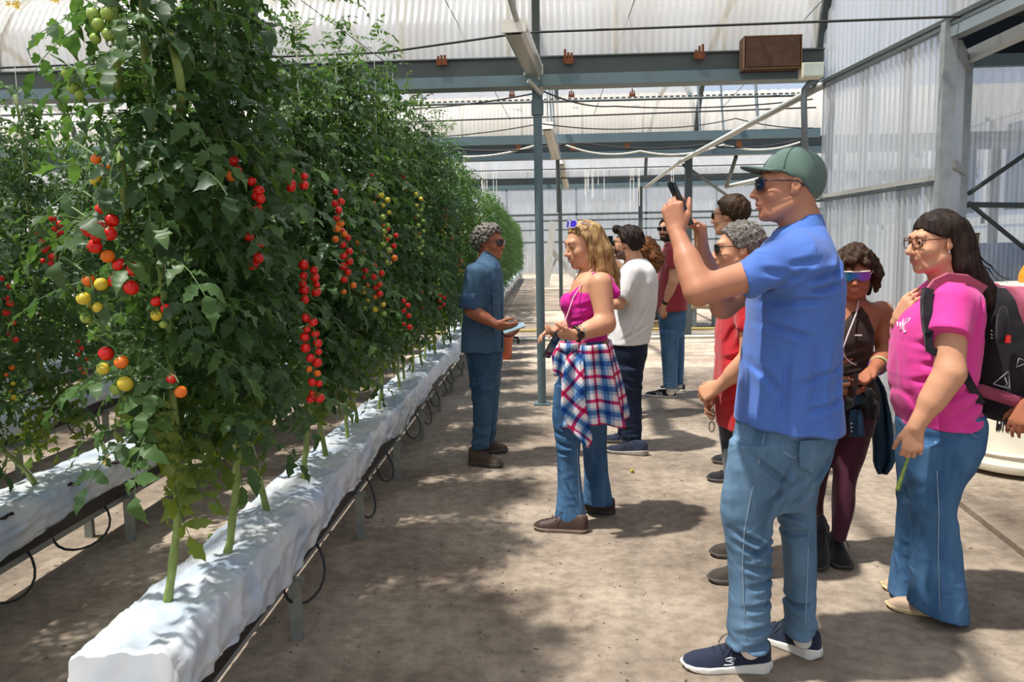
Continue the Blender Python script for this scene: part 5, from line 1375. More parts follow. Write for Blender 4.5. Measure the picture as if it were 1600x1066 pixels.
f.hand(f.P(1402, 500, 0.05), (0.30, -0.45, 0.75), (0.88, 0.35, -0.1), 1, 0.172, curl=(0.25, 0.4, 0.3), thumb=0.4)
f.finish(); f.eyeballs(); f.brows(M_HAIR_BLACK)
PINK = cloth_mat('pink_jersey', 'd63d92')
v = Vol(0.0068)
v.loft(f.rows([(434, 1458, 1508, 0.07), (446, 1443, 1522, 0.13), (462, 1427, 1534, 0.175), (482, 1406, 1537, 0.19), (505, 1395, 1537, 0.195), (545, 1391, 1532, 0.19), (580, 1388, 1527, 0.19), (605, 1389, 1528, 0.19), (630, 1393, 1533, 0.195), (656, 1401, 1539, 0.2)]), 0.03, 2.2, hem=(0.10, 0))
v.cone(f.P(1490, 474, -0.155), f.P(1481, 524, -0.21), 0.078, 0.074, 0.04, cut=True).cone(f.P(1472, 472, 0.16), f.P(1462, 520, 0.2), 0.08, 0.072, 0.04, cut=True)
tee = f.cloth('pink_shirt', v, PINK, plus(drape(0.009, 9, 21), creases(f, [(1450, 575, 1400, 590), (1455, 560, 1408, 562), (1500, 590, 1420, 612, 0.008, 0.015), (1525, 600, 1440, 640), (1530, 625, 1455, 655), (1452, 535, 1405, 530), (1500, 455, 1478, 520), (1518, 480, 1500, 540), (1525, 520, 1500, 600), (1400, 600, 1420, 640)])))
# white looped script across the chest
def chest(px, py, fy, lift=0.004):
    return f.P(px, py, fy)
M_WHITEPRINT = mat('white_print', 'f0e9ee', rough=0.6, var=0)
J2 = denim('mid_wash_denim', '2f5277', '567da3')
v = Vol(0.0068)
v.loft(f.rows([(640, 1404, 1541, 0.18), (665, 1402, 1543, 0.19), (695, 1402, 1538, 0.19), (725, 1404, 1522, 0.175), (760, 1412, 1500, 0.13)]), 0.03)
v.loft(f.rows([(690, 1412, 1530, 0.09, -0.10), (740, 1414, 1507, 0.092, -0.10), (790, 1423, 1497, 0.085, -0.10), (830, 1424, 1499, 0.082, -0.10), (870, 1421, 1504, 0.09, -0.10), (910, 1419, 1509, 0.10, -0.10), (955, 1417, 1514, 0.108, -0.10)]), 0.03, hem=(-0.27, 0))
v.loft(f.rows([(690, 1402, 1480, 0.09, 0.09), (760, 1399, 1470, 0.088, 0.09), (800, 1400, 1458, 0.082, 0.09), (850, 1397, 1450, 0.085, 0.09), (895, 1391, 1448, 0.095, 0.09), (934, 1387, 1446, 0.10, 0.09)]), 0.03, hem=(-0.27, 0))
jn = f.cloth('flared_jeans', v, J2, plus(folds([(0.5, 0.10), (0.82, 0.06)], 0.004, 60, 25, (0.9, 0.5), 0.1), drape(0.004, 14, 27)))
M_SUEDE = mat('beige_suede', 'b39a82', rough=0.85, var=0.1); M_GUM = mat('cream_sole', 'd6be8c', rough=0.6)
f.shoe(at_z(1503, 966), at_z(1383, 948), M_SUEDE, M_GUM, 'low', lace=mat('white_lace', 'e2ddd4', rough=0.8), w=0.95)
f.shoe(at_z(1478, 938), at_z(1376, 917), M_SUEDE, M_GUM, 'low', lace=M_WHITEPL, w=0.95)
def longhair(v):
    k = f.hs
    for a, b, c, ra, rb in (((0.055, -0.045, 0.05), (0.075, -0.07, -0.10), (0.06, -0.15, -0.22), 0.045, 0.03), ((-0.055, -0.045, 0.05), (-0.07, -0.075, -0.10), (-0.075, -0.16, -0.25), 0.045, 0.034),
                            ((0, -0.08, 0.03), (0.0, -0.115, -0.12), (-0.02, -0.215, -0.27), 0.062, 0.046), ((0.035, -0.07, 0.0), (0.04, -0.11, -0.15), (0.03, -0.20, -0.26), 0.056, 0.045), ((-0.04, -0.07, 0.0), (-0.05, -0.105, -0.14), (-0.065, -0.21, -0.28), 0.058, 0.044)):
        m = (np.array(a) + np.array(b)) / 2; v.chain([f.W(a), f.W(b), f.W(c)], [ra * k, (ra * 0.95) * k, rb * k], 0.02)
f.hair(M_HAIR_BLACK, 0.012, 0.005, 48, ([-0.14, -0.03, -0.012, 0.01, 0.03, 0.05, 0.08, 0.10, 0.12], [-0.16, -0.12, 0.02, 0.018, 0.022, 0.032, 0.052, 0.070, 0.078]), longhair, 0.0052, 7, (1, 1, 0.22)); M_HAIR_BLACK.node_tree.nodes['Principled BSDF'].inputs['Roughness'].default_value = 0.62
f.shades(M_LENS, M_BROWNFRAME, 'glasses', fill=False, wire=False, w=0.025, h=0.02, label='thin brown-rimmed glasses')
for sx in (-1, 1): MB().tube([f.W((sx * 0.079, -0.004, -0.034)), f.W((sx * 0.079, -0.004, -0.043))], [0.003, 0.0045], 8).build('earring', M_ALU, f.e)
fpink = f
hp = f.base + wl
tag(MB().tube([f.base + f.P(1440, 682, -0.20), f.base + f.P(1420, 712, -0.22), f.base + f.P(1402, 766, -0.22)], [0.002, 0.004, 0.008], 7).build('grass_stalk', mat('green_stalk', '7f9440', rough=0.7, var=0.3, scale=80)), 'green seed stalk held by the woman in pink', 'plant')

# backpack
bp = empty('backpack', f.base + f.P(1550, 650, 0.0)); tag(bp, 'maroon and black backpack on the shoulders of the woman in pink', 'backpack')
M_BPK = cloth_mat('black_nylon', '1c1b20'); M_MAR = cloth_mat('maroon_nylon', '7c3247', 0.6); M_MARL = cloth_mat('rose_nylon', 'a8566c', 0.6)
bo = np.array(bp.location)
Bp = lambda x, y, dy=0.0: f.base + f.P(x, y, dy) - bo
def bprows(R, dy=0.0):
    out = []
    for y, xl, xr, hd in R:
        a, b = Bp(xl, y, dy), Bp(xr, y, dy); c = (a + b) / 2; out.append((c[2], c[0], c[1], abs(b[0] - a[0]) / 2, hd))
    return out
v = Vol(0.007); v.loft(bprows([(652, 1535, 1575, 0.10), (640, 1524, 1604, 0.14), (600, 1518, 1622, 0.15), (550, 1522, 1632, 0.155), (500, 1528, 1622, 0.15), (465, 1533, 1600, 0.13), (448, 1540, 1570, 0.09)]), 0.02, 3.0)
link('bag', v.mesh('bag', M_BPK, drape(0.006, 12, 41)), bp)
v = Vol(0.007); v.loft(bprows([(560, 1568, 1650, 0.14), (540, 1556, 1650, 0.165), (500, 1550, 1645, 0.175), (466, 1545, 1606, 0.15), (446, 1543, 1572, 0.10)]), 0.02, 2.6, disp=None)
v2 = v; o = link('top_pocket', v.mesh('top_pocket', M_MARL, drape(0.006, 14, 43)), bp); o.location = (0.012, -0.018, 0.0)
v = Vol(0.007); v.loft(bprows([(645, 1596, 1640, 0.14), (600, 1592, 1662, 0.175), (570, 1596, 1665, 0.175), (540, 1606, 1650, 0.15)]), 0.02, 2.6)
link('front_pocket', v.mesh('front_pocket', M_MAR, drape(0.005, 14, 45)), bp)
link('lower_band', Vol(0.006).cone(Bp(1533, 610, -0.15), Bp(1596, 630, -0.16), 0.024, 0.024, 0.004, flat=((0, 1, 0), 0.5)).mesh('lower_band', M_MAR), bp)
link('grab_handle', Vol(0.006).chain([Bp(1532, 466, 0), Bp(1541, 446, 0), Bp(1556, 448, 0), Bp(1552, 470, 0)], [0.014, 0.014, 0.014, 0.014], 0.006).mesh('grab_handle', M_MARL), bp)
link('side_pocket', Vol(0.006).ell(Bp(1566, 508, -0.175), (0.02, 0.02, 0.075), None, 0.004).mesh('side_pocket', M_BPK), bp)
MB().box(Bp(1575, 530, -0.192), (0.016, 0.008, 0.028)).build('red_tag', M_RED, bp)
M_GREYPRINT = mat('grey_print', '9a98a0', rough=0.6)
def decal(pts, r, par, m=M_GREYPRINT, name='emblem'):
    return MB().tube(pts, r, 5).build(name, m, par, smooth=True)
decal([Bp(x, y, -0.166) for x, y in ((1552, 600), (1576, 580), (1578, 608), (1552, 600))], 0.002, bp)
decal([Bp(x, y, -0.167) for x, y in ((1570, 590), (1574, 600), (1568, 606), (1577, 604))], 0.0014, bp)
decal([Bp(x, y, -0.18) for x, y in ((1588, 574), (1592, 560), (1606, 566), (1588, 574))], 0.0016, bp)
for yy in (516, 522, 527): decal([Bp(1548.5, yy, -0.14), Bp(1550.5, yy + 2, -0.14)], 0.003, bp, M_ALU, 'buckle')
def strap(pts, w, th, m, name):
    P0 = [np.array(p) for p in pts]; L_ = []
    for i, p in enumerate(P0):
        d = unit(P0[min(i + 1, len(P0) - 1)] - P0[max(i - 1, 0)]); s_ = unit(np.cross(d, (0, 1, 0.25))); L_.append([p - s_ * w / 2, p, p + s_ * w / 2])
    return MB().sheet(np.array(L_), th).build(name, m, bp, smooth=False)
strap([Bp(1538, 452, -0.10), Bp(1510, 436, -0.13), Bp(1480, 433, -0.145), Bp(1462, 442, -0.145), Bp(1450, 458, -0.15)], 0.032, 0.012, M_MARL, 'shoulder_strap')
strap([Bp(1450, 452, -0.155), Bp(1447, 470, -0.17), Bp(1448, 495, -0.19), Bp(1451, 520, -0.2)], 0.035, 0.022, M_BPK, 'shoulder_strap')
strap([Bp(1450, 515, -0.20), Bp(1452, 545, -0.21), Bp(1480, 560, -0.225), Bp(1500, 570, -0.215), Bp(1515, 600, -0.20), Bp(1533, 632, -0.15)], 0.03, 0.008, M_BPK, 'lower_strap')

def on_surface(vo, px, py, g, y_from=-0.45):
    """first point of object vo's mesh met when looking along +y at the photograph's (px, py) - used to lay thin things on cloth"""
    bv = BV.get(vo.name)
    if bv is None:
        from mathutils.bvhtree import BVHTree
        me = vo.data; bv = BVHTree.FromPolygons([v_.co for v_ in me.vertices], [tuple(p_.vertices) for p_ in me.polygons]); BV[vo.name] = bv
    d = Vector(_ray(px, py)).normalized(); h = bv.ray_cast(Vector(CAM_P - g.base), d)
    return (np.array(h[0]) - np.array(d) * 0.002) if h[0] is not None else g.P(px, py, -0.2)
BV = {}
_g = fblue
for pl, nm in (([(1196, 672), (1186, 720), (1172, 780), (1163, 830), (1160, 880), (1162, 940), (1166, 998)], 'side_seam'), ([(1223, 672), (1246, 678), (1274, 674)], 'pocket_seam'), ([(1223, 680), (1247, 688), (1272, 681)], 'pocket_seam'), ([(1224, 706), (1240, 716), (1262, 703)], 'pocket_seam'), ([(1264, 830), (1262, 880), (1260, 940), (1258, 985)], 'side_seam')):
    MB().tube([on_surface(jeans1, x, y, _g) for x, y in pl], 0.0013, 4).build(nm, M_STITCH, jeans1, smooth=True)
# script on the pink shirt: two looping strokes that follow the cloth
for st_ in ([(1402, 503), (1403, 511), (1406, 504), (1407, 512), (1410, 503)], [(1410, 503), (1412, 498), (1410, 512), (1406, 518), (1412, 508), (1417, 499), (1422, 497), (1419, 503), (1413, 507), (1412, 515), (1413, 520), (1416, 517)]):
    MB().tube([on_surface(tee, x, y, f) for x, y in st_], 0.0022, 5).build('white_lettering', M_WHITEPRINT, tee, smooth=True)
for pl, nm in (([(1462, 690), (1464, 740), (1467, 800), (1466, 860), (1468, 955)], 'side_seam'), ([(1502, 660), (1508, 672), (1528, 684)], 'pocket_seam'), ([(1530, 660), (1512, 676)], 'pocket_seam')):
    MB().tube([on_surface(jn, x, y, f) for x, y in pl], 0.0016, 4).build(nm, M_STITCH, jn, smooth=True)
# ------------------------------------------------ 3 woman in dark tank top, mirrored visor glasses
f = Fig('woman in dark brown tank top, maroon leggings and mirrored wraparound sunglasses', (1.37, 3.62), 3.62, SK_D, 0.0058)
f.head(1335, 424, (-0.32, -0.93, -0.22), 0.97, nose=0.85)
f.neck([f.P(1334, 440, 0.03), f.P(1332, 462, 0.05), f.P(1330, 485, 0.07)], [0.050, 0.050, 0.065])
f.body.loft(f.rows([(472, 1306, 1356, 0.07, 0.06), (484, 1290, 1380, 0.085, 0.06), (505, 1286, 1374, 0.105, 0.05), (530, 1286, 1364, 0.115, 0.04), (570, 1293, 1359, 0.10, 0.04), (620, 1285, 1370, 0.11, 0.04)]), 0.03, 2.3)
f.body.cone(f.P(1376, 487, 0.06), f.P(1366, 490, 0.06), 0.050, 0.05, 0.04)
shl, el, wl = f.P(1377, 492, 0.06), f.P(1385, 556, 0.0), f.P(1363, 580, -0.17)
f.arm([shl, el, wl], [0.050, 0.043, 0.026])
f.hand(wl, (-0.75, -0.45, -0.42), (-0.35, -0.25, 0.90), -1, 0.178, curl=(0.35, 0.45, 0.3), thumb=0.55, tcurl=0.2)
f.arm([f.P(1285, 492, 0.06), f.P(1277, 560, 0.0), f.P(1296, 605, -0.16)], [0.050, 0.043, 0.026])
f.hand(f.P(1296, 605, -0.16), (0.7, -0.3, -0.2), (0.2, 0.3, 0.9), 1, 0.178)
f.finish()
TANK = cloth_mat('dark_brown_knit', '30221d', 0.7)
v = Vol(0.0065)
v.loft(f.rows([(484, 1318, 1346, 0.06, 0.03), (496, 1304, 1357, 0.095, 0.038), (510, 1292, 1364, 0.116, 0.045), (530, 1286, 1366, 0.125, 0.04), (560, 1292, 1361, 0.112, 0.04), (585, 1291, 1364, 0.112, 0.04), (612, 1285, 1371, 0.118, 0.04)]), 0.03, 2.3, hem=(0, 0.12))
v.chain([f.P(1358, 520, -0.03), f.P(1350, 495, -0.045), f.P(1342, 474, 0.0)], [0.022, 0.013, 0.008], 0.02).chain([f.P(1296, 520, -0.03), f.P(1305, 495, -0.045), f.P(1314, 474, 0.0)], [0.022, 0.013, 0.008], 0.02)
tank = f.cloth('tank_top', v, TANK, plus(drape(0.007, 11, 51), creases(f, [(1300, 570, 1350, 545), (1305, 590, 1345, 580), (1362, 560, 1335, 600)])))
MB().box(f.P(1341, 524, -0.088), (0.034, 0.003, 0.006)).build('white_mark', M_WHITEPRINT, tank)
LEG = cloth_mat('maroon_leggings', '451a2b', 0.6)
v = Vol(0.0065)
v.loft(f.rows([(608, 1286, 1371, 0.12, 0.04), (640, 1283, 1368, 0.13, 0.04), (672, 1290, 1362, 0.11, 0.04)]), 0.03)
v.loft(f.rows([(655, 1312, 1366, 0.09, 0.03), (690, 1306, 1359, 0.085, 0.02), (730, 1303, 1345, 0.075, 0.0), (760, 1301, 1337, 0.066, -0.02), (790, 1300, 1335, 0.062, -0.03), (815, 1299, 1329, 0.05, -0.05), (842, 1299, 1321, 0.04, -0.07)]), 0.03)
v.loft(f.rows([(655, 1278, 1312, 0.085, 0.05), (700, 1270, 1300, 0.08, 0.08), (745, 1266, 1292, 0.068, 0.12), (790, 1268, 1286, 0.055, 0.20), (812, 1270, 1286, 0.042, 0.24)]), 0.03)
f.cloth('leggings', v, LEG, drape(0.004, 14, 53))
DJ = denim('dark_denim', '22364a', '3f607c')
f.cloth('waist_jacket', Vol(0.0065).loft(f.rows([(600, 1288, 1370, 0.125, 0.04), (625, 1284, 1372, 0.135, 0.04), (648, 1292, 1372, 0.13, 0.05)]), 0.02), cloth_mat('black_fleece', '191a1e'), plus(drape(0.012, 14, 57)))
def hang(g, rows_, m, name, th=0.012, wob=0.008, seed=0, n=10):
    """a hanging panel of cloth: rows of (y, xl, xr, dy) joined into a thick, softly pleated sheet"""
    R = np.array(rows_, float); ys = np.linspace(R[0, 0], R[-1, 0], 16); P = np.zeros((16, n, 3))
    for i, y in enumerate(ys):
        xl, xr, dy = (np.interp(y, R[:, 0], R[:, j]) for j in (1, 2, 3))
        for j in range(n):
            t = j / (n - 1); P[i, j] = g.P(xl + (xr - xl) * t, y, dy + wob * math.sin(t * 9 + seed + i * 0.12) + wob * 0.6 * math.sin(t * 17 + 2 * seed))
    return MB().sheet(P, th).build(name, m, g.e, smooth=True)
hang(f, [(585, 1362, 1368, 0.06), (610, 1362, 1384, 0.06), (650, 1362, 1392, 0.08), (700, 1366, 1396, 0.09), (725, 1366, 1397, 0.09), (741, 1374, 1384, 0.09)], DJ, 'jacket_tail', 0.014, 0.02, 1)
hang(f, [(640, 1329, 1345, -0.11), (682, 1327, 1349, -0.115)], DJ, 'jacket_sleeve', 0.02, 0.006, 2)
hang(f, [(640, 1309, 1322, -0.10), (674, 1305, 1322, -0.105)], DJ, 'jacket_sleeve', 0.02, 0.006, 3)
MB().tube([f.P(1300, 612, -0.10), f.P(1318, 600, -0.115), f.P(1330, 606, -0.115), f.P(1340, 630, -0.11)], 0.022, 8).build('jacket_knot', DJ, f.e, smooth=True)
for k in range(3): MB().box(f.P(1330.5, 662 + 6 * k, -0.132), (0.006, 0.004, 0.006)).box(f.P(1311.5, 656 + 6 * k, -0.122), (0.006, 0.004, 0.006)).build('button', M_WHITEPRINT, f.e)
o, _, _ = f.shoe(at_z(1301, 858), at_z(1320, 894), M_BLACKSHOE, M_DARKSOLE, w=1.05)
f.shoe(at_z(1282, 862, 0.0), at_z(1274, 872, 0.0) + np.array([-0.06, -0.2, 0]), M_BLACKSHOE, M_DARKSOLE, lift=0.42)
def bob(v):
    k = f.hs
    for pts, rs in (([(0.07, -0.01, 0.05), (0.098, -0.01, -0.02), (0.105, 0.0, -0.085)], [0.03, 0.028, 0.012]), ([(0.075, 0.03, 0.045), (0.096, 0.025, -0.03), (0.125, 0.01, -0.065)], [0.022, 0.02, 0.008]), ([(-0.07, -0.01, 0.05), (-0.098, -0.01, -0.02), (-0.10, 0.0, -0.09)], [0.03, 0.028, 0.014]),
                    ([(0.05, -0.07, 0.0), (0.06, -0.085, -0.06), (0.065, -0.08, -0.12)], [0.05, 0.045, 0.02]), ([(-0.05, -0.07, 0.0), (-0.06, -0.085, -0.06), (-0.06, -0.08, -0.12)], [0.05, 0.045, 0.02]), ([(0, -0.09, 0.0), (0, -0.095, -0.06), (0, -0.09, -0.12)], [0.05, 0.05, 0.03]),
                    ([(-0.01, 0.07, 0.098), (0.01, 0.098, 0.07), (0.012, 0.102, 0.035)], [0.02, 0.014, 0.004]), ([(0.03, 0.06, 0.095), (0.045, 0.085, 0.065), (0.05, 0.088, 0.03)], [0.02, 0.014, 0.004]), ([(-0.04, 0.06, 0.09), (-0.05, 0.083, 0.06), (-0.055, 0.082, 0.025)], [0.02, 0.014, 0.004])):
        v.chain([f.W(p) for p in pts], [r * k for r in rs], 0.015)
f.hair(M_HAIR_BROWN, 0.015, 0.009, 46, ([-0.14, -0.03, 0.0, 0.03, 0.06, 0.08, 0.11], [-0.10, -0.09, -0.04, 0.01, 0.045, 0.055, 0.065]), bob, 0.0055, 9, (1, 1, 0.5))
def mirror_mat():
    m, t, b, out = _nt('iridescent_visor'); b.inputs['Roughness'].default_value = 0.12; b.inputs['Specular IOR Level'].default_value = 0.7
    tc = nd(t, 'ShaderNodeTexCoord'); sp = nd(t, 'ShaderNodeSeparateXYZ'); t.links.new(tc.outputs['Generated'], sp.inputs[0])
    r = nd(t, 'ShaderNodeValToRGB'); e = r.color_ramp.elements; e[0].position = 0.1; e[0].color = c4(lin('1f9aa8')); e[1].position = 0.95; e[1].color = c4(lin('9a4fb8'))
    x = e.new(0.5); x.color = c4(lin('2a56c2')); t.links.new(sp.outputs[0], r.inputs[0]); t.links.new(r.outputs[0], b.inputs['Base Color']); return m
f.shades(mirror_mat(), mat('cream_frame', 'ead9c6', rough=0.4, var=0), shield=True, h=0.024, at=(0, 0.004, -0.002))
MB().tube([f.P(1342, 468, -0.03), f.P(1338, 490, -0.06), f.P(1326, 520, -0.11), f.P(1317, 545, -0.125), f.P(1318, 556, -0.12), f.P(1328, 566, -0.11), f.P(1338, 571, -0.11)], 0.0035, 6).tube([f.P(1311, 527, -0.10), f.P(1315, 545, -0.12), f.P(1322, 560, -0.12)], 0.003, 6).build('lanyard', mat('pale_cord', 'd9cdd2', rough=0.7), f.e, smooth=True)
for (px, py, r, m, nm) in ((1370, 574, 0.033, mat('purple_band', '7a4a9a', rough=0.5), 'bracelet'), (1374, 570, 0.036, mat('olive_watch_strap', 'a8a77a', rough=0.5), 'watch_strap')):
    c = f.P(px, py, -0.11); ax = unit(wl - el); a = unit(np.cross(ax, (0, 0, 1))); b = np.cross(ax, a)
    MB().tube([c + (a * math.cos(t) + b * math.sin(t)) * r for t in np.linspace(0, 2 * math.pi, 19)], 0.007, 6, caps=False).build(nm, m, f.e, smooth=True)
phone(f.base + f.P(1331, 612, -0.27), (-0.25, -0.35, -0.9), (-0.9, 0.1, 0.35), 'dark phone in the palm of the woman in the brown tank top')

# ------------------------------------------------ 4 grey-haired man in bright red shirt behind the blue polo
f = Fig('grey-haired man in bright red shirt half hidden behind the man in blue', (0.90, 3.5), 3.5, SK_B, 0.006)
f.head(1153, 389, (-0.99, 0.08, -0.02), 0.99, nose=1.0)
f.neck([f.P(1163, 405), f.P(1170, 425), f.P(1176, 450)], [0.058, 0.060, 0.075])
f.body.loft(f.rows([(440, 1146, 1206, 0.10), (470, 1130, 1212, 0.16), (650, 1126, 1205, 0.14)]), 0.03)
shl, el, wl = f.P(1176, 468, -0.18), f.P(1172, 562, -0.21), f.P(1124, 604, -0.12)
f.arm([shl, el, wl], [0.055, 0.044, 0.028])
f.hand(wl, (-0.72, 0.45, -0.45), (0.1, 0.75, -0.55), -1, 0.18, curl=(0.75, 0.9, 0.6), thumb=0.25)
f.arm([f.P(1165, 466, 0.18), f.P(1150, 560, 0.2), f.P(1120, 612, 0.0)], [0.055, 0.044, 0.028])
f.hand(f.P(1120, 612, 0.0), (-0.55, -0.35, -0.65), (0.6, -0.5, -0.3), 1, 0.18, curl=(0.5, 0.7, 0.5))
f.finish()
v = Vol(0.007)
v.loft(f.rows([(436, 1152, 1200, 0.085), (448, 1138, 1208, 0.14), (470, 1127, 1214, 0.19), (500, 1123, 1215, 0.2), (540, 1119, 1213, 0.19), (600, 1117, 1210, 0.185), (648, 1117, 1208, 0.19), (664, 1119, 1208, 0.19)]), 0.03, 2.3, hem=(-0.05, 0))
v.cone(f.P(1178, 466, -0.165), f.P(1172, 524, -0.21), 0.08, 0.066, 0.04, cut=True).cone(f.P(1165, 466, 0.165), f.P(1155, 520, 0.2), 0.08, 0.066, 0.04, cut=True)
f.cloth('red_shirt', v, cloth_mat('red_pique', 'b51c26'), plus(drape(0.008, 9, 61), creases(f, [(1160, 540, 1122, 560), (1165, 600, 1122, 625), (1140, 500, 1125, 540)])))
v = Vol(0.0075)
v.loft(f.rows([(650, 1122, 1208, 0.16), (680, 1124, 1206, 0.165), (730, 1130, 1200, 0.14)]), 0.03)
v.loft(f.rows([(700, 1128, 1188, 0.085, -0.08), (780, 1134, 1186, 0.075, -0.08), (850, 1142, 1186, 0.066, -0.08), (893, 1144, 1186, 0.062, -0.08)]), 0.03)
v.loft(f.rows([(700, 1130, 1188, 0.085, 0.10), (780, 1134, 1184, 0.075, 0.11), (820, 1140, 1182, 0.066, 0.12), (858, 1144, 1182, 0.062, 0.13)]), 0.03)
f.cloth('trousers', v, cloth_mat('black_denim', '23262b'), drape(0.004, 12, 62))
M_OLIVE = cloth_mat('olive_knit', '3d372f')
f.shoe(at_z(1192, 910), at_z(1105, 908), M_OLIVE, M_DARKSOLE); f.shoe(at_z(1190, 870), at_z(1108, 868), M_OLIVE, M_DARKSOLE)
f.hair(M_HAIR_GREY, 0.013, 0.007, 75, ([-0.13, -0.06, -0.02, 0.02, 0.045, 0.07, 0.10], [-0.07, -0.06, 0.0, 0.005, 0.05, 0.075, 0.085]), None, 0.0055, 15)
f.shades(M_LENS, M_FRAME, h=0.02)
c = f.base + f.P(1114, 645, -0.05); sg = empty('sunglasses', c); tag(sg, 'pair of pale rimmed sunglasses dangling from the hands of the red-shirted man', 'sunglasses')
mb = MB()
for z in (0.0, -0.055): mb.tube([np.array([0.012 * math.cos(a) - 0.005, 0, z + 0.024 * math.sin(a) - 0.01]) for a in np.linspace(0, 2 * math.pi, 17)], 0.003, 6, caps=False)
mb.tube([(0, 0, 0.012), (0.012, 0.01, 0.07)], 0.002, 5).build('frame', mat('tan_rim', '8b8064', rough=0.4), sg, smooth=True)

# ------------------------------------------------ 5 dark-haired man farther back, seen from behind
f = Fig('dark-haired man in black sunglasses standing behind the grey-haired man', (1.2, 4.9), 4.9, SK_B, 0.007)
f.head(1140, 337, (-0.82, 0.57, 0.0), 1.0)
f.neck([f.P(1146, 352), f.P(1149, 372), f.P(1150, 385)], [0.058, 0.06, 0.075])
f.body.loft(f.rows([(380, 1132, 1168, 0.12), (400, 1128, 1172, 0.14), (520, 1130, 1168, 0.12)]), 0.03)
f.finish()
v = Vol(0.009); v.loft(f.rows([(376, 1138, 1162, 0.10), (388, 1126, 1176, 0.15), (410, 1124, 1180, 0.2), (470, 1128, 1176, 0.19), (535, 1130, 1172, 0.18)]), 0.03)
v.cone(f.P(1150, 392, -0.17), f.P(1152, 440, -0.2), 0.075, 0.064, 0.04).cone(f.P(1150, 392, 0.17), f.P(1152, 440, 0.2), 0.075, 0.064, 0.04)
v.cone(f.P(1152, 440, -0.2), f.P(1150, 510, -0.19), 0.05, 0.035, 0.02).cone(f.P(1152, 440, 0.2), f.P(1150, 510, 0.19), 0.05, 0.035, 0.02)
f.cloth('dark_shirt', v, cloth_mat('charcoal_cotton', '3a3d42'), drape(0.006, 9, 71))
v = Vol(0.009); v.loft(f.rows([(525, 1130, 1174, 0.16), (560, 1130, 1174, 0.16), (580, 1134, 1170, 0.13)]), 0.03)
for dy, x in ((-0.09, 0), (0.09, 4)): v.loft(f.rows([(570, 1134 + x, 1166 + x, 0.085, dy), (640, 1136 + x, 1162 + x, 0.07, dy), (738, 1138 + x, 1160 + x, 0.06, dy)]), 0.03)
f.cloth('trousers', v, cloth_mat('grey_cotton', '4c4f52'), drape(0.004, 12, 72))
f.shoe(at_z(1166, 756), at_z(1104, 750), M_BLACKSHOE, M_DARKSOLE); f.shoe(at_z(1168, 728), at_z(1112, 722), M_BLACKSHOE, M_DARKSOLE)
f.hair(M_HAIR_BROWN, 0.018, 0.009, 55, ([-0.13, -0.06, -0.02, 0.02, 0.045, 0.07, 0.10], [-0.08, -0.065, 0.0, 0.01, 0.055, 0.075, 0.075]), None, 0.006, 17, (1, 1, 0.7))
f.shades(M_LENS, M_FRAME, h=0.02)

# ------------------------------------------------ 6 blonde woman with a plaid shirt tied round her waist
f = Fig('smiling blonde woman in magenta top with a plaid shirt tied around her waist', (0.17, 4.13), 4.13, SK_B, 0.0056)
f.head(911, 382, (-0.90, -0.38, -0.20), 0.985, nose=0.95)
f.neck([f.P(920, 402), f.P(926, 420), f.P(930, 440)], [0.050, 0.050, 0.065])
f.body.loft(f.rows([(425, 905, 952, 0.09), (438, 896, 962, 0.16, 0.0), (455, 890, 962, 0.165), (475, 884, 955, 0.155), (500, 884, 948, 0.14), (540, 884, 950, 0.14)]), 0.03)
shl, el, wl = f.P(938, 444, -0.165), f.P(946, 506, -0.215), f.P(896, 524, -0.30)
f.arm([shl, el, wl], [0.062, 0.049, 0.029])
f.hand(wl, (-0.95, -0.15, 0.05), (0.1, 0.45, 0.85), -1, 0.178, curl=(0.30, 0.55, 0.45), thumb=0.35)
f.arm([f.P(920, 442, 0.165), f.P(908, 505, 0.20), f.P(874, 512, -0.05)], [0.062, 0.048, 0.028])
f.hand(f.P(874, 512, -0.05), (-0.8, -0.3, -0.25), (0.0, -0.3, -0.9), 1, 0.175, curl=(0.30, 0.5, 0.4), thumb=0.4)
f.finish()
for c_ in f.eyes: MB().tube([c_ + f.M @ (np.array([sx_ * 0.011, 0.012 - 40 * (sx_ * 0.011) ** 2 , -0.003 - 0.002 * (1 - sx_ * sx_)]) * f.hs) for sx_ in (-1, -0.5, 0, 0.5, 1)], 0.0013, 5).build('eyelash', M_HAIR_BROWN, f.e, smooth=True)
MB().tube([f.W((x_, 0.0985 - 9 * x_ * x_, -0.0685)) for x_ in (-0.016, -0.008, 0, 0.008, 0.016)], 0.0035 * f.hs, 6).build('teeth', M_WHITEPRINT, f.e, smooth=True)
f.brows(mat('light_brow', '6f5238', rough=0.8), 0.003)
MAG = cloth_mat('magenta_jersey', 'c01c88', cr=0.25)
v = Vol(0.0062)
v.loft(f.rows([(455, 894, 958, 0.168), (470, 884, 957, 0.168), (485, 881, 952, 0.160), (505, 884, 948, 0.148), (530, 883, 950, 0.148)]), 0.03, 2.3, hem=None)
v.ell(f.P(889, 474, -0.07), (0.050, 0.06, 0.055), None, 0.03).ell(f.P(889, 474, 0.07), (0.050, 0.06, 0.055), None, 0.03)
v.add(lambda P: (P - f.P(905, 452, 0)) @ unit((-0.55, 0, -1.0)) * -1.0, f.P(880, 470, -0.3), f.P(960, 440, 0.3), 0.004, 'x') if False else None
v.chain([f.P(897, 462, -0.115), f.P(912, 443, -0.105), f.P(930, 430, -0.10), f.P(950, 436, -0.11), f.P(960, 458, -0.12)], [0.022, 0.014, 0.012, 0.014, 0.03], 0.015)
v.chain([f.P(895, 462, 0.115), f.P(908, 443, 0.105), f.P(926, 430, 0.10), f.P(948, 436, 0.11), f.P(958, 458, 0.12)], [0.022, 0.014, 0.012, 0.014, 0.03], 0.015)
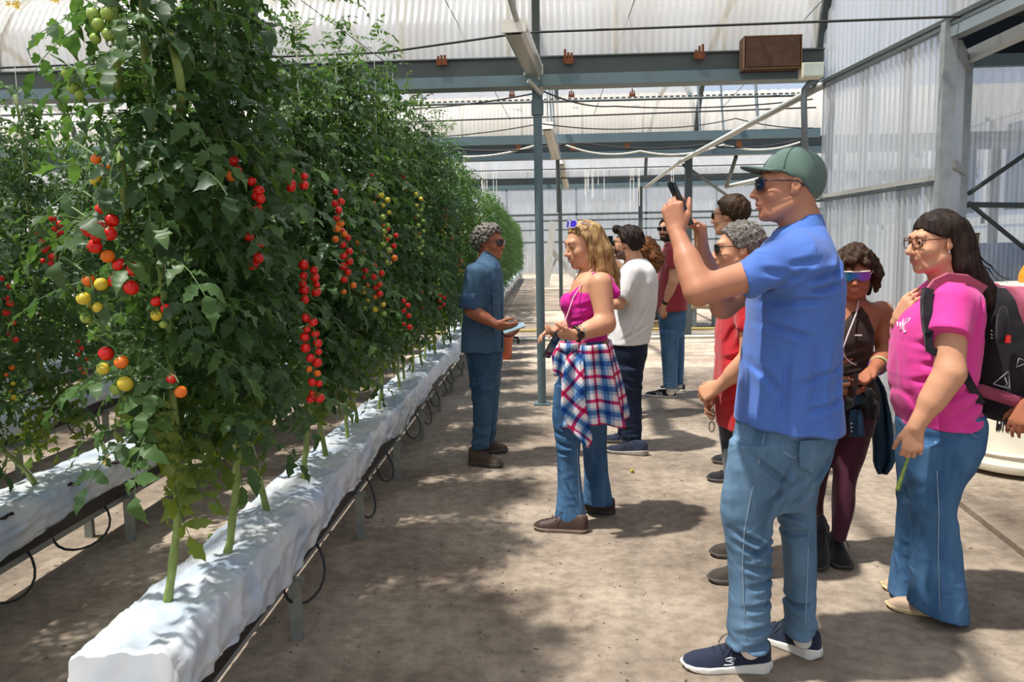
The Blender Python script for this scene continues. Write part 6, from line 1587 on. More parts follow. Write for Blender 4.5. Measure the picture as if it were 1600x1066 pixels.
f.cloth('magenta_top', v, MAG, plus(drape(0.005, 12, 81), creases(f, [(885, 500, 940, 486, 0.005, 0.008), (886, 510, 936, 502, 0.005, 0.008), (886, 518, 925, 512, 0.005, 0.008), (895, 480, 930, 470, 0.004)])))
J3 = denim('blue_denim', '2c4c6e', '5c86ae')
v = Vol(0.0066)
v.loft(f.rows([(530, 882, 948, 0.145), (560, 878, 954, 0.15), (600, 872, 956, 0.155), (630, 870, 950, 0.145)]), 0.03)
v.loft(f.rows([(600, 867, 925, 0.095, -0.07), (650, 862, 920, 0.09, -0.07), (690, 868, 908, 0.075, -0.07), (720, 871, 905, 0.072, -0.07), (755, 872, 908, 0.078, -0.07), (785, 870, 912, 0.086, -0.07), (812, 866, 917, 0.095, -0.07)]), 0.03, hem=(-0.04, 0))
v.loft(f.rows([(600, 895, 958, 0.095, 0.09), (650, 902, 948, 0.088, 0.10), (700, 911, 948, 0.075, 0.12), (740, 912, 950, 0.078, 0.13), (785, 911, 958, 0.09, 0.14)]), 0.03)
jn = f.cloth('bootcut_jeans', v, J3, plus(drape(0.004, 14, 83), creases(f, [(864, 668, 905, 676), (866, 684, 904, 690), (868, 700, 900, 696), (880, 740, 905, 790), (915, 720, 945, 745)], 0.010, 0.006)))
for pl in ([(902, 700), (903, 740), (906, 780), (910, 808)],): MB().tube([on_surface(jn, x, y, f) for x, y in pl], 0.0016, 4).build('side_seam', M_STITCH, jn, smooth=True)
f.shoe(at_z(919, 832), at_z(833, 826), M_BROWNLEATHER, mat('taupe_sole', '77695c', rough=0.7), 'low', h=1.15); f.shoe(at_z(961, 803), at_z(885, 796), M_BROWNLEATHER, M_DARKSOLE, 'low', h=1.15)
# plaid shirt: skirt of cloth round the back and near side, a slanting front panel and the knot
def plaid_mat():
    m, t, b, out = _nt('plaid_flannel'); b.inputs['Roughness'].default_value = 0.9; b.inputs['Specular IOR Level'].default_value = 0.15
    uv = nd(t, 'ShaderNodeUVMap'); sp = nd(t, 'ShaderNodeSeparateXYZ'); t.links.new(uv.outputs[0], sp.inputs[0])
    def ramp(o):
        fr = nd(t, 'ShaderNodeMath', operation='FRACT'); t.links.new(o, fr.inputs[0]); r = nd(t, 'ShaderNodeValToRGB'); r.color_ramp.interpolation = 'CONSTANT'; e = r.color_ramp.elements
        e[0].position = 0.0; e[0].color = c4(lin('f0ebec')); e[1].position = 0.22; e[1].color = c4(lin('d0447c'))
        for p_, c_ in ((0.36, 'f0ebec'), (0.56, 'b4c9de'), (0.66, '5480b4'), (0.86, 'a9c1da')):
            x = e.new(p_); x.color = c4(lin(c_))
        t.links.new(fr.outputs[0], r.inputs[0]); return r
    a, c = ramp(sp.outputs[0]), ramp(sp.outputs[1]); mx = nd(t, 'ShaderNodeMix', data_type='RGBA', blend_type='MULTIPLY'); mx.inputs[0].default_value = 1.0
    t.links.new(a.outputs[0], mx.inputs[6]); t.links.new(c.outputs[0], mx.inputs[7]); t.links.new(mx.outputs[2], b.inputs['Base Color']); return m
M_PLAID = plaid_mat()
def plaid_sheet(P, th, name, su, sv, par, rot=0.0):
    nu, nv = P.shape[:2]; mb = MB(); mb.sheet(P, th); o = mb.build(name, M_PLAID, par, smooth=True); me = o.data
    du = np.concatenate([[0], np.cumsum(np.linalg.norm(np.diff(P, axis=0), axis=2).mean(1))]); dv = np.concatenate([[0], np.cumsum(np.linalg.norm(np.diff(P, axis=1), axis=2).mean(0))])
    U, V = np.meshgrid(du * su, dv * sv, indexing='ij'); c, s_ = math.cos(rot), math.sin(rot); UV = np.stack([U * c - V * s_, U * s_ + V * c], -1).reshape(-1, 2); UV = np.concatenate([UV, UV])
    l = me.uv_layers.new(name='weave'); ids = np.zeros(len(me.loops), np.int32); me.loops.foreach_get('vertex_index', ids); l.data.foreach_set('uv', UV[ids].astype(np.float32).ravel()); return o
nu, nv = 40, 18; P = np.zeros((nu, nv, 3))
for i, a in enumerate(np.linspace(-2.95, 1.9, nu)):
    for j, t in enumerate(np.linspace(0, 1, nv)):
        y = 533 + (655 - 533) * t; cx = 917 + 8 * t; hw = 36 + 17 * t ** 0.9
        c0 = f.P(cx, y); w = abs(f.P(cx + hw, y)[0] - c0[0]); pl = (0.010 + 0.016 * t) * math.sin(a * 7 + 1.2 * math.sin(t * 3)) + 0.008 * t * math.sin(a * 15)
        P[i, j] = c0 + np.array([math.cos(a) * (w + pl), math.sin(a) * (0.192 + 0.025 * t + pl), 0.02 * t * math.sin(a * 3)])
plaid_sheet(P, 0.006, 'tied_plaid_shirt', 7.5, 7.5, f.e)
fl_ = [(545, 890, 912, -0.155), (565, 884, 912, -0.205), (600, 878, 914, -0.225), (640, 876, 916, -0.235), (668, 888, 922, -0.235), (690, 908, 926, -0.23), (700, 914, 918, -0.23)]
R = np.array(fl_, float); ys = np.linspace(545, 700, 22); P = np.zeros((22, 12, 3))
for i, y in enumerate(ys):
    xl, xr, dy = (np.interp(y, R[:, 0], R[:, j]) for j in (1, 2, 3))
    for j in range(12): t = j / 11; P[i, j] = f.P(xl + (xr - xl) * t, y, dy - 0.012 * math.sin(t * 8 + i * 0.1))
plaid_sheet(P, 0.006, 'plaid_sleeve', 7.5, 7.5, f.e, 0.75)
R = np.array([(538, 872, 892, -0.12), (550, 862, 890, -0.16), (570, 864, 888, -0.17), (588, 866, 884, -0.17)], float); P = np.zeros((10, 9, 3))
for i, y in enumerate(np.linspace(538, 588, 10)):
    xl, xr, dy = (np.interp(y, R[:, 0], R[:, j]) for j in (1, 2, 3))
    for j in range(9): t = j / 8; P[i, j] = f.P(xl + (xr - xl) * t, y, dy - 0.015 * math.sin(t * 9))
plaid_sheet(P, 0.006, 'plaid_cuff', 9, 9, f.e, 0.3)
k0 = f.P(886, 545, -0.15)
ob = MB().tube([k0 + np.array([-0.03, 0.02, 0.02]), k0 + np.array([0, -0.02, 0.0]), k0 + np.array([0.04, 0.0, 0.02]), k0 + np.array([0.10, 0.0, 0.03])], [0.02, 0.032, 0.028, 0.02], 10).build('plaid_knot', M_PLAID, f.e, smooth=True)
l = ob.data.uv_layers.new(name='weave')
for li, lp in enumerate(ob.data.loops): q = ob.data.vertices[lp.vertex_index].co; l.data[li].uv = (q.x * 9, q.z * 9)
def blond(v):
    k = f.hs
    for pts, rs in (([(0.05, -0.04, 0.06), (0.078, -0.05, -0.05), (0.085, -0.075, -0.17), (0.09, -0.09, -0.26)], [0.045, 0.042, 0.035, 0.018]), ([(-0.05, -0.04, 0.06), (-0.078, -0.045, -0.05), (-0.085, -0.03, -0.15), (-0.085, -0.005, -0.245)], [0.045, 0.036, 0.028, 0.012]),
                    ([(-0.045, -0.06, 0.05), (-0.07, -0.085, -0.06), (-0.075, -0.10, -0.18), (-0.07, -0.12, -0.27)], [0.05, 0.045, 0.038, 0.016]), ([(0, -0.09, 0.03), (0, -0.115, -0.08), (0.0, -0.135, -0.2), (0, -0.15, -0.28)], [0.05, 0.05, 0.045, 0.02]), ([(-0.075, 0.0, 0.04), (-0.086, 0.0, -0.03), (-0.08, 0.02, -0.12)], [0.02, 0.014, 0.007])):
        v.chain([f.W(p) for p in pts], [r * k for r in rs], 0.015)
f.hair(M_HAIR_BLOND, 0.010, 0.005, 48, ([-0.14, -0.03, -0.012, 0.012, 0.03, 0.06, 0.10], [-0.15, -0.11, 0.0, 0.025, 0.05, 0.072, 0.080]), blond, 0.0055, 19, (1, 1, 0.2))
f.shades(mat('violet_mirror_lens', '4436b8', rough=0.1, var=0), mat('pale_rim', 'd3cbd6', rough=0.35, var=0), at=(0, -0.040, 0.080), tilt=0.40, h=0.02, label='violet mirrored sunglasses pushed up into the hair')
ax = unit(wl - el); a = unit(np.cross(ax, (0, 0, 1))); b = np.cross(ax, a); c = wl - ax * 0.02
MB().tube([c + (a * math.cos(t) + b * math.sin(t)) * 0.036 for t in np.linspace(0, 2 * math.pi, 19)], 0.009, 6, caps=False).build('watch_strap', M_WATCH, f.e, smooth=True)
MB().tube([c - a * 0.036, c - a * 0.046], 0.019, 14).build('watch_case', M_WATCH, f.e)
MB().tube([c - ax * 0.03 + (a * math.cos(t) + b * math.sin(t)) * 0.038 for t in np.linspace(0, 2 * math.pi, 19)], 0.004, 6, caps=False).build('bracelet', mat('silver_chain', 'b9b4a8', rough=0.3, metal=0.6), f.e, smooth=True)
phone(f.base + f.P(864, 538, -0.32), unit((-0.48, 0, -0.88)), (0.75, -0.5, -0.42), 'black phone in the hands of the blonde woman', 0.072, 0.15)
cb = [f.P(926, 430, -0.11), f.P(908, 446, -0.135), f.P(896, 465, -0.18), f.P(889, 485, -0.20), f.P(882, 505, -0.24), f.P(877, 519, -0.30)]
MB().tube(cb, 0.0032, 6).build('cord_strap', mat('pink_cord', 'e0a9b8', rough=0.7), f.e, smooth=True)

# ------------------------------------------------ 7 man in white shirt
f = Fig('dark-haired man in white shirt and navy jeans behind the blonde woman', (0.64, 5.76), 5.76, SK_B, 0.007)
f.head(980, 380, (-0.93, 0.36, 0.0), 0.99, beard=M_STUBBLE)
f.neck([f.P(987, 393), f.P(991, 408), f.P(993, 420)], [0.058, 0.06, 0.075])
f.body.loft(f.rows([(412, 976, 1012, 0.1), (430, 968, 1020, 0.15), (530, 966, 1010, 0.13)]), 0.03)
f.arm([f.P(988, 430, -0.18), f.P(966, 474, -0.21), f.P(953, 428, -0.02)], [0.052, 0.044, 0.028])
f.arm([f.P(984, 428, 0.18), f.P(972, 430, 0.36), f.P(954, 402, 0.16)], [0.052, 0.042, 0.027])
f.hand(f.P(954, 402, 0.16), (-0.15, -0.3, 0.9), (-0.6, -0.7, 0.1), 1, 0.18, curl=(0.6, 0.7, 0.5)); f.hand(f.P(953, 428, -0.02), (-0.15, 0.3, 0.9), (0.7, 0.5, 0), -1, 0.18, curl=(0.5, 0.6, 0.4))
f.finish()
v = Vol(0.0085); v.loft(f.rows([(404, 982, 1010, 0.075), (412, 974, 1018, 0.12), (422, 968, 1024, 0.17), (440, 965, 1028, 0.195), (475, 963, 1026, 0.19), (505, 957, 1020, 0.18), (536, 951, 1013, 0.18)]), 0.03, 2.3, hem=(0.08, 0))
v.cone(f.P(988, 428, -0.165), f.P(970, 466, -0.21), 0.078, 0.068, 0.04, cut=True).cone(f.P(986, 426, 0.165), f.P(976, 430, 0.30), 0.078, 0.066, 0.04, cut=True)
f.cloth('white_shirt', v, cloth_mat('white_cotton', 'd9d6d4'), plus(drape(0.008, 9, 91), creases(f, [(985, 440, 975, 475), (995, 450, 985, 520), (1010, 470, 975, 530), (1015, 500, 965, 530)])))
NV = denim('navy_denim', '151d2c', '242f45')
v = Vol(0.0085); v.loft(f.rows([(530, 953, 1012, 0.165), (555, 956, 1011, 0.17), (585, 962, 1002, 0.14)]), 0.03)
v.loft(f.rows([(575, 960, 1005, 0.09, -0.09), (630, 967, 1002, 0.075, -0.09), (665, 970, 1003, 0.07, -0.09), (694, 972, 1003, 0.068, -0.09)]), 0.03)
v.loft(f.rows([(575, 958, 998, 0.09, 0.09), (630, 965, 994, 0.075, 0.12), (676, 965, 992, 0.068, 0.15)]), 0.03)
f.cloth('navy_jeans', v, NV, plus(drape(0.004, 12, 92), folds([(0.1, 0.1), (0.5, 0.1)], 0.005, 60, 93)))
f.shoe(at_z(1012, 712), at_z(946, 706), M_NAVY, mat('grey_sole', '9b948c', rough=0.7)); f.shoe(at_z(998, 694), at_z(941, 690), M_NAVY, M_DARKSOLE)
f.hair(M_HAIR_BLACK, 0.020, 0.007, 60, ([-0.13, -0.06, -0.02, 0.02, 0.045, 0.07, 0.10], [-0.085, -0.07, 0.0, 0.0, 0.055, 0.072, 0.075]), lambda v: v.cone(f.W((-0.03, 0.075, 0.105)), f.W((0.03, 0.078, 0.105)), 0.03, 0.03, 0.02), 0.006, 23, (1, 1, 0.6))
f.shades(M_LENS, M_FRAME, h=0.019)
phone(f.base + f.P(953, 385, 0.06), (0.03, 0, 1), (0.9, 0.35, 0), 'phone held up by the man in the white shirt')

# ------------------------------------------------ 8 person with curly copper hair
f = Fig('person with long curly copper-brown hair behind the man in white', (0.98, 6.9), 6.9, SK_B, 0.009)
f.head(1004, 394, (-0.85, 0.5, 0.0), 0.95)
f.neck([f.P(1004, 408), f.P(1002, 420)], [0.05, 0.06]); f.body.loft(f.rows([(422, 985, 1020, 0.13), (500, 985, 1015, 0.12)]), 0.03); f.finish()
v = Vol(0.011); v.loft(f.rows([(418, 990, 1016, 0.11), (430, 980, 1021, 0.17), (480, 980, 1018, 0.16), (530, 980, 1012, 0.16)]), 0.03).chain([f.P(992, 432, -0.17), f.P(985, 470, -0.19), f.P(972, 440, -0.1)], [0.06, 0.05, 0.035], 0.03)
f.cloth('dark_top', v, cloth_mat('black_cotton', '25252a'), drape(0.005, 9, 95))
v = Vol(0.011); v.loft(f.rows([(525, 978, 1012, 0.16), (560, 978, 1010, 0.15)]), 0.03)
for dy in (-0.09, 0.09): v.loft(f.rows([(555, 980, 1006, 0.08, dy), (600, 981, 1000, 0.065, dy), (640, 981, 998, 0.055, dy)]), 0.03)
f.cloth('trousers', v, NV, drape(0.004, 12, 96)); f.shoe(at_z(1002, 655), at_z(960, 652), M_BLACKSHOE, M_DARKSOLE); f.shoe(at_z(1002, 645), at_z(960, 642), M_BLACKSHOE, M_DARKSOLE)
f.hair(M_HAIR_CURL, 0.03, 0.014, 42, None, lambda v: v.chain([f.W((0, -0.09, 0.03)), f.W((0, -0.135, -0.06)), f.W((0.0, -0.135, -0.16))], [0.06, 0.07, 0.035], 0.02), 0.008, 29)

# ------------------------------------------------ 9 bearded man in maroon shirt
f = Fig('bearded man in maroon shirt and black sunglasses standing farthest back', (1.27, 7.8), 7.8, SK_B, 0.008)
f.head(1043, 358, (-0.62, -0.78, -0.02), 1.0, beard=M_BEARD)
f.neck([f.P(1047, 370), f.P(1049, 380), f.P(1050, 392)], [0.058, 0.06, 0.075])
f.body.loft(f.rows([(386, 1036, 1066, 0.1), (400, 1034, 1068, 0.15), (480, 1034, 1068, 0.13)]), 0.03)
f.arm([f.P(1052, 397, -0.18), f.P(1052, 440, -0.21), f.P(1039, 476, -0.16)], [0.054, 0.044, 0.03]); f.hand(f.P(1039, 476, -0.16), (-0.15, 0, -1), (0.5, 0.8, 0), -1, 0.185)
f.arm([f.P(1048, 397, 0.18), f.P(1046, 440, 0.21), f.P(1038, 470, 0.12)], [0.054, 0.044, 0.03]); f.finish()
v = Vol(0.009); v.loft(f.rows([(381, 1040, 1060, 0.085), (387, 1036, 1065, 0.12), (396, 1033, 1072, 0.18), (420, 1030, 1076, 0.20), (450, 1026, 1075, 0.20), (485, 1023, 1074, 0.2)]), 0.03, 2.3)
v.cone(f.P(1052, 395, -0.165), f.P(1051, 421, -0.21), 0.078, 0.068, 0.04, cut=True).cone(f.P(1050, 395, 0.165), f.P(1048, 421, 0.2), 0.078, 0.068, 0.04, cut=True)
f.cloth('maroon_shirt', v, cloth_mat('maroon_cotton', '93333c'), plus(drape(0.008, 9, 97)))
v = Vol(0.009); v.loft(f.rows([(480, 1027, 1073, 0.17), (505, 1029, 1072, 0.17), (525, 1032, 1068, 0.14)]), 0.03)
v.loft(f.rows([(518, 1031, 1062, 0.09, -0.09), (560, 1034, 1059, 0.075, -0.09), (606, 1037, 1058, 0.068, -0.09)]), 0.03); v.loft(f.rows([(518, 1044, 1070, 0.09, 0.09), (560, 1048, 1069, 0.075, 0.1), (600, 1050, 1067, 0.066, 0.11)]), 0.03)
f.cloth('blue_jeans', v, denim('soft_blue_denim', '32506f', '5f83a6'), plus(drape(0.004, 12, 98)))
s9, W9, L9 = f.shoe(at_z(1056, 622), at_z(1008, 618), M_BLACKSHOE, M_WHITESOLE, 'low'); f.shoe(at_z(1070, 612), at_z(1030, 608), M_BLACKSHOE, M_WHITESOLE, 'low')
for t in (0.42, 0.50, 0.58): MB().tube([W9((-0.042, t * L9 - 0.012, 0.022)), W9((-0.034, t * L9 + 0.010, 0.055))], 0.004, 5).build('white_stripe', M_WHITEPRINT, s9)
f.cloth('sock', Vol(0.008).cone(f.P(1048, 612, -0.09), f.P(1048, 604, -0.09), 0.045, 0.045).cone(f.P(1060, 604, 0.11), f.P(1060, 597, 0.11), 0.042, 0.042), mat('white_sock', 'dcd8d0', rough=0.9))
f.hair(M_HAIR_BLACK, 0.014, 0.005, 60, None, None, 0.007, 37); f.shades(M_LENS, M_FRAME, h=0.019)
f.cloth('wrist_watch', Vol(0.007).cone(f.P(1041, 470, -0.165), f.P(1040, 474, -0.162), 0.034, 0.034, 0.003), M_WATCH)

# ------------------------------------------------ 10 grower in denim shirt beside the row
f = Fig('curly grey-haired man in denim shirt and brown boots beside the tomato row', (-0.38, 5.42), 5.42, SK_C, 0.0065)
f.head(765, 379, (0.92, -0.38, -0.06), 0.99, beard=None)
f.neck([f.P(761, 393), f.P(759, 406), f.P(757, 422)], [0.052, 0.050, 0.07])
f.body.loft(f.rows([(415, 735, 775, 0.1), (440, 732, 780, 0.15), (540, 730, 780, 0.13)]), 0.03)
shl, el, wl = f.P(741, 432, -0.175), f.P(737, 486, -0.215), f.P(777, 508, -0.24)
f.arm([shl, el, wl], [0.052, 0.044, 0.029]); f.hand(wl, (0.95, -0.1, -0.2), (-0.1, 0.75, 0.5), 1, 0.18, curl=(0.55, 0.7, 0.4), thumb=0.3)
f.arm([f.P(755, 432, 0.175), f.P(757, 488, 0.2), f.P(784, 520, 0.02)], [0.052, 0.044, 0.028]); f.hand(f.P(784, 520, 0.02), (0.9, -0.3, 0.0), (0, -0.6, 0.7), -1, 0.18)
f.finish()
DS = denim('chambray', '3c566f', '56738d', 3.0)
v = Vol(0.0075); v.loft(f.rows([(398, 750, 776, 0.075), (406, 744, 779, 0.11), (416, 736, 782, 0.165), (435, 730, 785, 0.195), (470, 724, 786, 0.19), (510, 722, 786, 0.18), (548, 721, 787, 0.185)]), 0.03, 2.3)
v.cone(f.P(744, 428, -0.16), f.P(734, 478, -0.215), 0.078, 0.066, 0.04, cut=True).cone(f.P(755, 428, 0.16), f.P(754, 478, 0.2), 0.078, 0.066, 0.04, cut=True)
f.cloth('denim_shirt', v, DS, plus(drape(0.008, 9, 101), creases(f, [(745, 450, 735, 470), (775, 450, 750, 520), (780, 500, 740, 535), (768, 430, 772, 540, 0.006, 0.008)])))
f.cloth('sleeve_cuff', Vol(0.007).cone(f.P(735, 468, -0.212), f.P(733, 482, -0.216), 0.071, 0.070, 0.004, cut=True), denim('dark_chambray', '2c4560', '3e5a78'))
v = Vol(0.006); v.loft(f.rows([(393, 749, 774, 0.07), (402, 746, 778, 0.085), (410, 743, 781, 0.095)]), 0.01, hem=(-0.2, 0)); v.cone(f.P(758, 380), f.P(755, 415), 0.058, 0.062, 0.004, 's'); f.cloth('collar', v, DS)
MB().tube([f.P(779, 412, -0.09), f.P(783, 440, -0.10), f.P(785, 500, -0.09), f.P(785, 545, -0.09)], 0.004, 6).build('placket', denim('placket_denim', '2c4560', '3e5a78'), f.e, smooth=True)
v = Vol(0.0075); v.loft(f.rows([(540, 727, 786, 0.165), (570, 731, 785, 0.165), (600, 735, 780, 0.14)]), 0.03)
v.loft(f.rows([(590, 734, 774, 0.09, -0.085), (640, 740, 770, 0.075, -0.085), (670, 739, 766, 0.068, -0.085), (700, 737, 763, 0.066, -0.085)]), 0.03); v.loft(f.rows([(590, 748, 783, 0.09, 0.09), (640, 752, 778, 0.075, 0.09), (690, 750, 772, 0.066, 0.10)]), 0.03)
f.cloth('work_jeans', v, denim('worn_denim', '264158', '4c6d88'), plus(drape(0.004, 12, 102), folds([(0.2, 0.12), (0.55, 0.1)], 0.006, 60, 103)))
M_BOOT = mat('brown_boot', '4a3a2c', rough=0.7, var=0.2)
f.shoe(at_z(733, 726), at_z(787, 731), M_BOOT, M_DARKSOLE, 'boot'); f.shoe(at_z(745, 710), at_z(794, 706), M_BOOT, M_DARKSOLE, 'boot')
f.hair(M_HAIR_GREY, 0.024, 0.014, 55, ([-0.13, -0.06, -0.02, 0.02, 0.045, 0.07, 0.10], [-0.085, -0.07, 0.0, 0.01, 0.055, 0.072, 0.08]), None, 0.006, 43); f.shades(M_LENS, M_FRAME, h=0.02)
phone(f.base + f.P(803, 513, -0.26), (0.90, 0.15, 0.30), (-0.28, -0.25, 0.93), 'small tablet with a bright screen in the hand of the denim-shirted man', 0.095, 0.15, 0.009, 'tablet', 'tablet', mat('bright_glass', '7d98a3', rough=0.15), M_ALU)

# ------------------------------------------------ 11 someone at the right edge, only a hand in the picture
f = Fig('person at the right edge of the picture with only a hand in view', (2.22, 3.05), 3.05, SK_D, 0.008)
f.head(1740, 380, (-0.9, -0.3, 0), 0.98); f.neck([f.P(1742, 405), f.P(1744, 440)], [0.055, 0.065]); f.body.loft(f.rows([(450, 1700, 1785, 0.12), (640, 1690, 1780, 0.14)]), 0.03)
f.arm([f.P(1700, 470, -0.14), f.P(1660, 570, -0.16), f.P(1612, 628, -0.16)], [0.05, 0.042, 0.027]); f.hand(f.P(1610, 630, -0.16), (-0.45, 0, -0.9), (0.6, 0.5, -0.2), -1, 0.175, curl=(0.4, 0.5, 0.3)); f.finish()
v = Vol(0.01); v.loft(f.rows([(440, 1715, 1775, 0.1), (460, 1690, 1790, 0.18), (640, 1685, 1785, 0.18)]), 0.03).cone(f.P(1700, 470, -0.14), f.P(1675, 530, -0.15), 0.075, 0.065, 0.03)
f.cloth('dark_shirt', v, cloth_mat('slate_cotton', '3b4148'), drape(0.006, 9, 111))
v = Vol(0.01); v.loft(f.rows([(630, 1690, 1785, 0.17), (720, 1695, 1780, 0.15)]), 0.03)
for dy in (-0.1, 0.1): v.loft(f.rows([(700, 1695, 1775, 0.09, dy), (820, 1700, 1760, 0.075, dy), (955, 1705, 1755, 0.065, dy)]), 0.03)
f.cloth('trousers', v, NV, drape(0.004, 12, 112))
for dy in (-0.1, 0.1): f.shoe(f.base + np.array([*f.P(1757, 960, dy)[:2], 0]), f.base + np.array([*f.P(1650, 960, dy)[:2], 0]), M_BLACKSHOE, M_DARKSOLE)
# ================================================================== bins, sacks and small things
b0 = at_z(1592, 756); by = b0[1] + 0.39; bx = 3.19
tub = empty('white_tub', (bx, by, 0)); tag(tub, 'large white plastic tub standing upside down on the slab at the right edge', 'tub')
MB().lathe([(0.0, 0.035), (0.385, 0.035), (0.395, 0.05), (0.395, 0.085), (0.38, 0.09), (0.375, 0.10), (0.36, 0.25), (0.335, 0.45), (0.318, 0.60), (0.30, 0.63), (0.0, 0.635)], 48).build('shell', M_CREAM, tub, angle=40)
MB().lathe([(0.372, 0.135), (0.380, 0.14), (0.380, 0.155), (0.369, 0.16)], 48).build('rib', M_CREAM, tub, smooth=True)
r = random.Random(3); mb = MB(); mw = MB()
a0 = math.atan2(-by, -bx) - 0.05
for k in range(9):
    a = a0 - 0.28 + 0.03 * k + r.uniform(-0.005, 0.005); z = 0.30 + (0.05 if k % 3 else 0.0) * r.random(); hh = r.uniform(0.04, 0.13)
    rr_ = 0.362 - (z + hh / 2 - 0.25) * 0.125
    mb.box((math.cos(a) * rr_, math.sin(a) * rr_, z + hh / 2), (0.006, r.uniform(0.004, 0.012), hh), Matrix.Rotation(a, 3, 'Z') @ Matrix.Rotation(-0.12, 3, 'Y'))
mb.build('torn_label', M_FRAME, tub)
bk = empty('white_bucket', (bx + 0.06, by - 0.02, 0.635)); bk.scale = (0.84, 0.84, 1.0); tag(bk, 'white lidded bucket standing on the upturned tub behind the backpack', 'bucket')
MB().lathe([(0.0, 0.0), (0.24, 0.0), (0.25, 0.02), (0.285, 0.50), (0.285, 0.54), (0.0, 0.54)], 44).build('shell', M_CREAM, bk, angle=40)
MB().lathe([(0.0, 0.60), (0.29, 0.60), (0.302, 0.585), (0.305, 0.545), (0.296, 0.545), (0.29, 0.56), (0.0, 0.56)], 44).lathe([(0.288, 0.44), (0.296, 0.445), (0.296, 0.46), (0.288, 0.465)], 44).build('lid', M_CREAM, bk, angle=40)
zb = 0.635 + 0.60
case = empty('yellow_case', (bx + 0.15, by - 0.04, zb)); tag(case, 'yellow-orange case with black straps on the bucket lid', 'case')
M_YCASE = mat('orange_yellow_shell', 'd9952a', rough=0.5, var=0.06)
v = Vol(0.006); v.loft([(0.0, 0, 0, 0.19, 0.13), (0.05, 0, 0, 0.19, 0.13), (0.12, 0.01, 0, 0.17, 0.115), (0.16, 0.02, 0, 0.14, 0.09)], 0.02, 4.0)
link('shell', v.mesh('shell', M_YCASE), case)
for (x0, x1) in ((-0.03, 0.05), (0.06, -0.01)):
    MB().bar((x0 - 0.09, -0.13, 0.03), (x1 - 0.06, -0.115, 0.14), 0.03, 0.008, up=(0, 1, 0)).build('strap', M_FRAME, case)
MB().tube([(-0.06, 0, 0.15), (-0.05, 0, 0.20), (0.05, 0, 0.205), (0.08, 0, 0.15)], 0.018, 8).build('handle', M_FRAME, case, smooth=True)
cable([at_y(1524, 388, 5.9), at_y(1548, 415, 5.6), at_y(1576, 436, 5.2)], 0.006, M_CABLE, 'cable', 'black cable looping from the wooden post to the yellow case', 0.02)
cable([at_y(1524, 392, 5.9), at_y(1545, 420, 5.6), at_y(1574, 442, 5.2)], 0.005, M_CABLE, 'cable', 'second thinner cable below the black cable by the wooden post', 0.03)
w0 = at_y(1516, 366, 5.75)
tag(MB().box((w0[0], 5.75, w0[2] / 2), (0.085, 0.085, w0[2])).box((w0[0], 5.75, w0[2] + 0.004), (0.092, 0.092, 0.008)).build('wooden_post', mat('grey_wood', '6e6653', rough=0.85, var=0.3, scale=12)), 'short weathered wooden post behind the woman in pink', 'post')
# orange crate-like bucket and a trolley handle beyond the denim-shirted man
c = at_z(786, 563); ob = empty('orange_bucket', (c[0] + 0.0, c[1] + 0.14, 0)); tag(ob, 'terracotta orange bucket on the floor behind the denim-shirted man', 'bucket')
M_TERRA = mat('terracotta_plastic', 'a9502c', rough=0.5, var=0.1)
MB().lathe([(0.0, 0.0), (0.115, 0.0), (0.135, 0.28), (0.145, 0.285), (0.145, 0.305), (0.125, 0.305), (0.105, 0.02), (0.0, 0.02)], 28).build('shell', M_TERRA, ob, angle=40)
MB().tube([(0.135 * math.cos(a), 0.02, 0.28 + 0.05 * math.sin(a)) for a in np.linspace(0, math.pi, 11)], 0.004, 6).build('handle', M_CABLE, ob, smooth=True)
Y = c[1] + 0.3; o0 = np.array([at_y(796, 527, Y)[0], Y, 0]); hd = empty('trolley_handle', o0); tag(hd, 'black trolley handle on a steel shaft beside the orange bucket', 'tool')
q = lambda x, y: at_y(x, y, Y) - o0
MB().tube([np.array([0, 0, 0]), q(788, 530)], 0.012, 8).build('shaft', M_STEEL, hd, smooth=True)
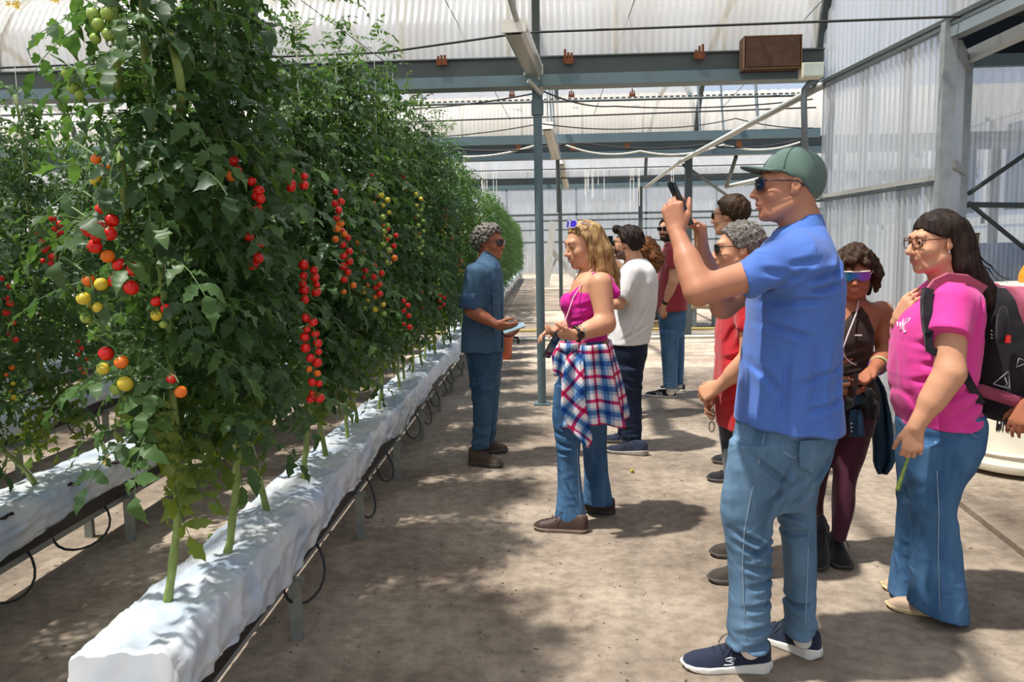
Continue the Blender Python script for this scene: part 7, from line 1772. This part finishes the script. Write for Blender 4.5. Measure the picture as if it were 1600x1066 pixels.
MB().tube([q(786, 527), q(800, 527), q(808, 528), q(811, 533), q(809, 537)], [0.014, 0.016, 0.02, 0.02, 0.016], 8).build('handle', M_CABLE, hd, smooth=True)
# pile of white woven sacks
Y = 15.2; s0 = at_z(1025, 512); r = random.Random(21); lab = ('bottom left', 'bottom right', 'middle left', 'middle right', 'top left', 'topmost'); i = 0
base_z = 0.0
px = at_y(1026, 400, Y)[0]
pal = empty('pallet', (px, Y, 0)); tag(pal, 'wooden pallet under the white sacks', 'pallet'); M_WOOD = mat('pale_wood', 'a08a68', rough=0.85, var=0.2, scale=10)
for k in range(6): MB().box((-0.5 + 0.2 * k, 0, 0.13), (0.13, 1.0, 0.024)).build('plank', M_WOOD, pal)
for k in range(3): MB().box((0, -0.45 + 0.45 * k, 0.06), (1.15, 0.09, 0.118)).build('bearer', M_WOOD, pal)
zz = 0.142
for lev in range(5):
    for sd in (-1, 1):
        h = 0.27; c = (px + sd * 0.33 + r.uniform(-0.04, 0.04), Y + r.uniform(-0.06, 0.06), zz)
        sk = Vol(0.02).loft([(0, 0, 0, 0.26, 0.36), (0.04, 0, 0, 0.33, 0.42), (0.2, 0.0, 0, 0.32, 0.41), (h, 0, 0, 0.22, 0.32)], 0.04, 3.2).mesh('sack', M_SACK, drape(0.03, 5, 200 + lev * 2 + sd))
        o = link('sack', sk, None, c); tag(o, 'white woven sack, ' + ('left' if sd < 0 else 'right') + ' one of layer ' + ('one', 'two', 'three', 'four', 'five')[lev] + ' from the floor in the pile', 'sack', 'pile of white sacks'); o.rotation_euler = (0, 0, r.uniform(-0.15, 0.15))
    zz += 0.262
# low bench far back
b = at_z(1100, 512); be = empty('low_bench', (b[0], b[1], 0)); tag(be, 'low dark bench on the far floor behind the maroon shirt', 'bench')
MB().box((0, 0, 0.40), (0.5, 0.35, 0.06)).build('top', M_WOOD, be)
for x in (-0.2, 0.2):
    for y in (-0.12, 0.12): MB().box((x, y, 0.185), (0.06, 0.06, 0.37)).build('leg', M_STEEL, be)
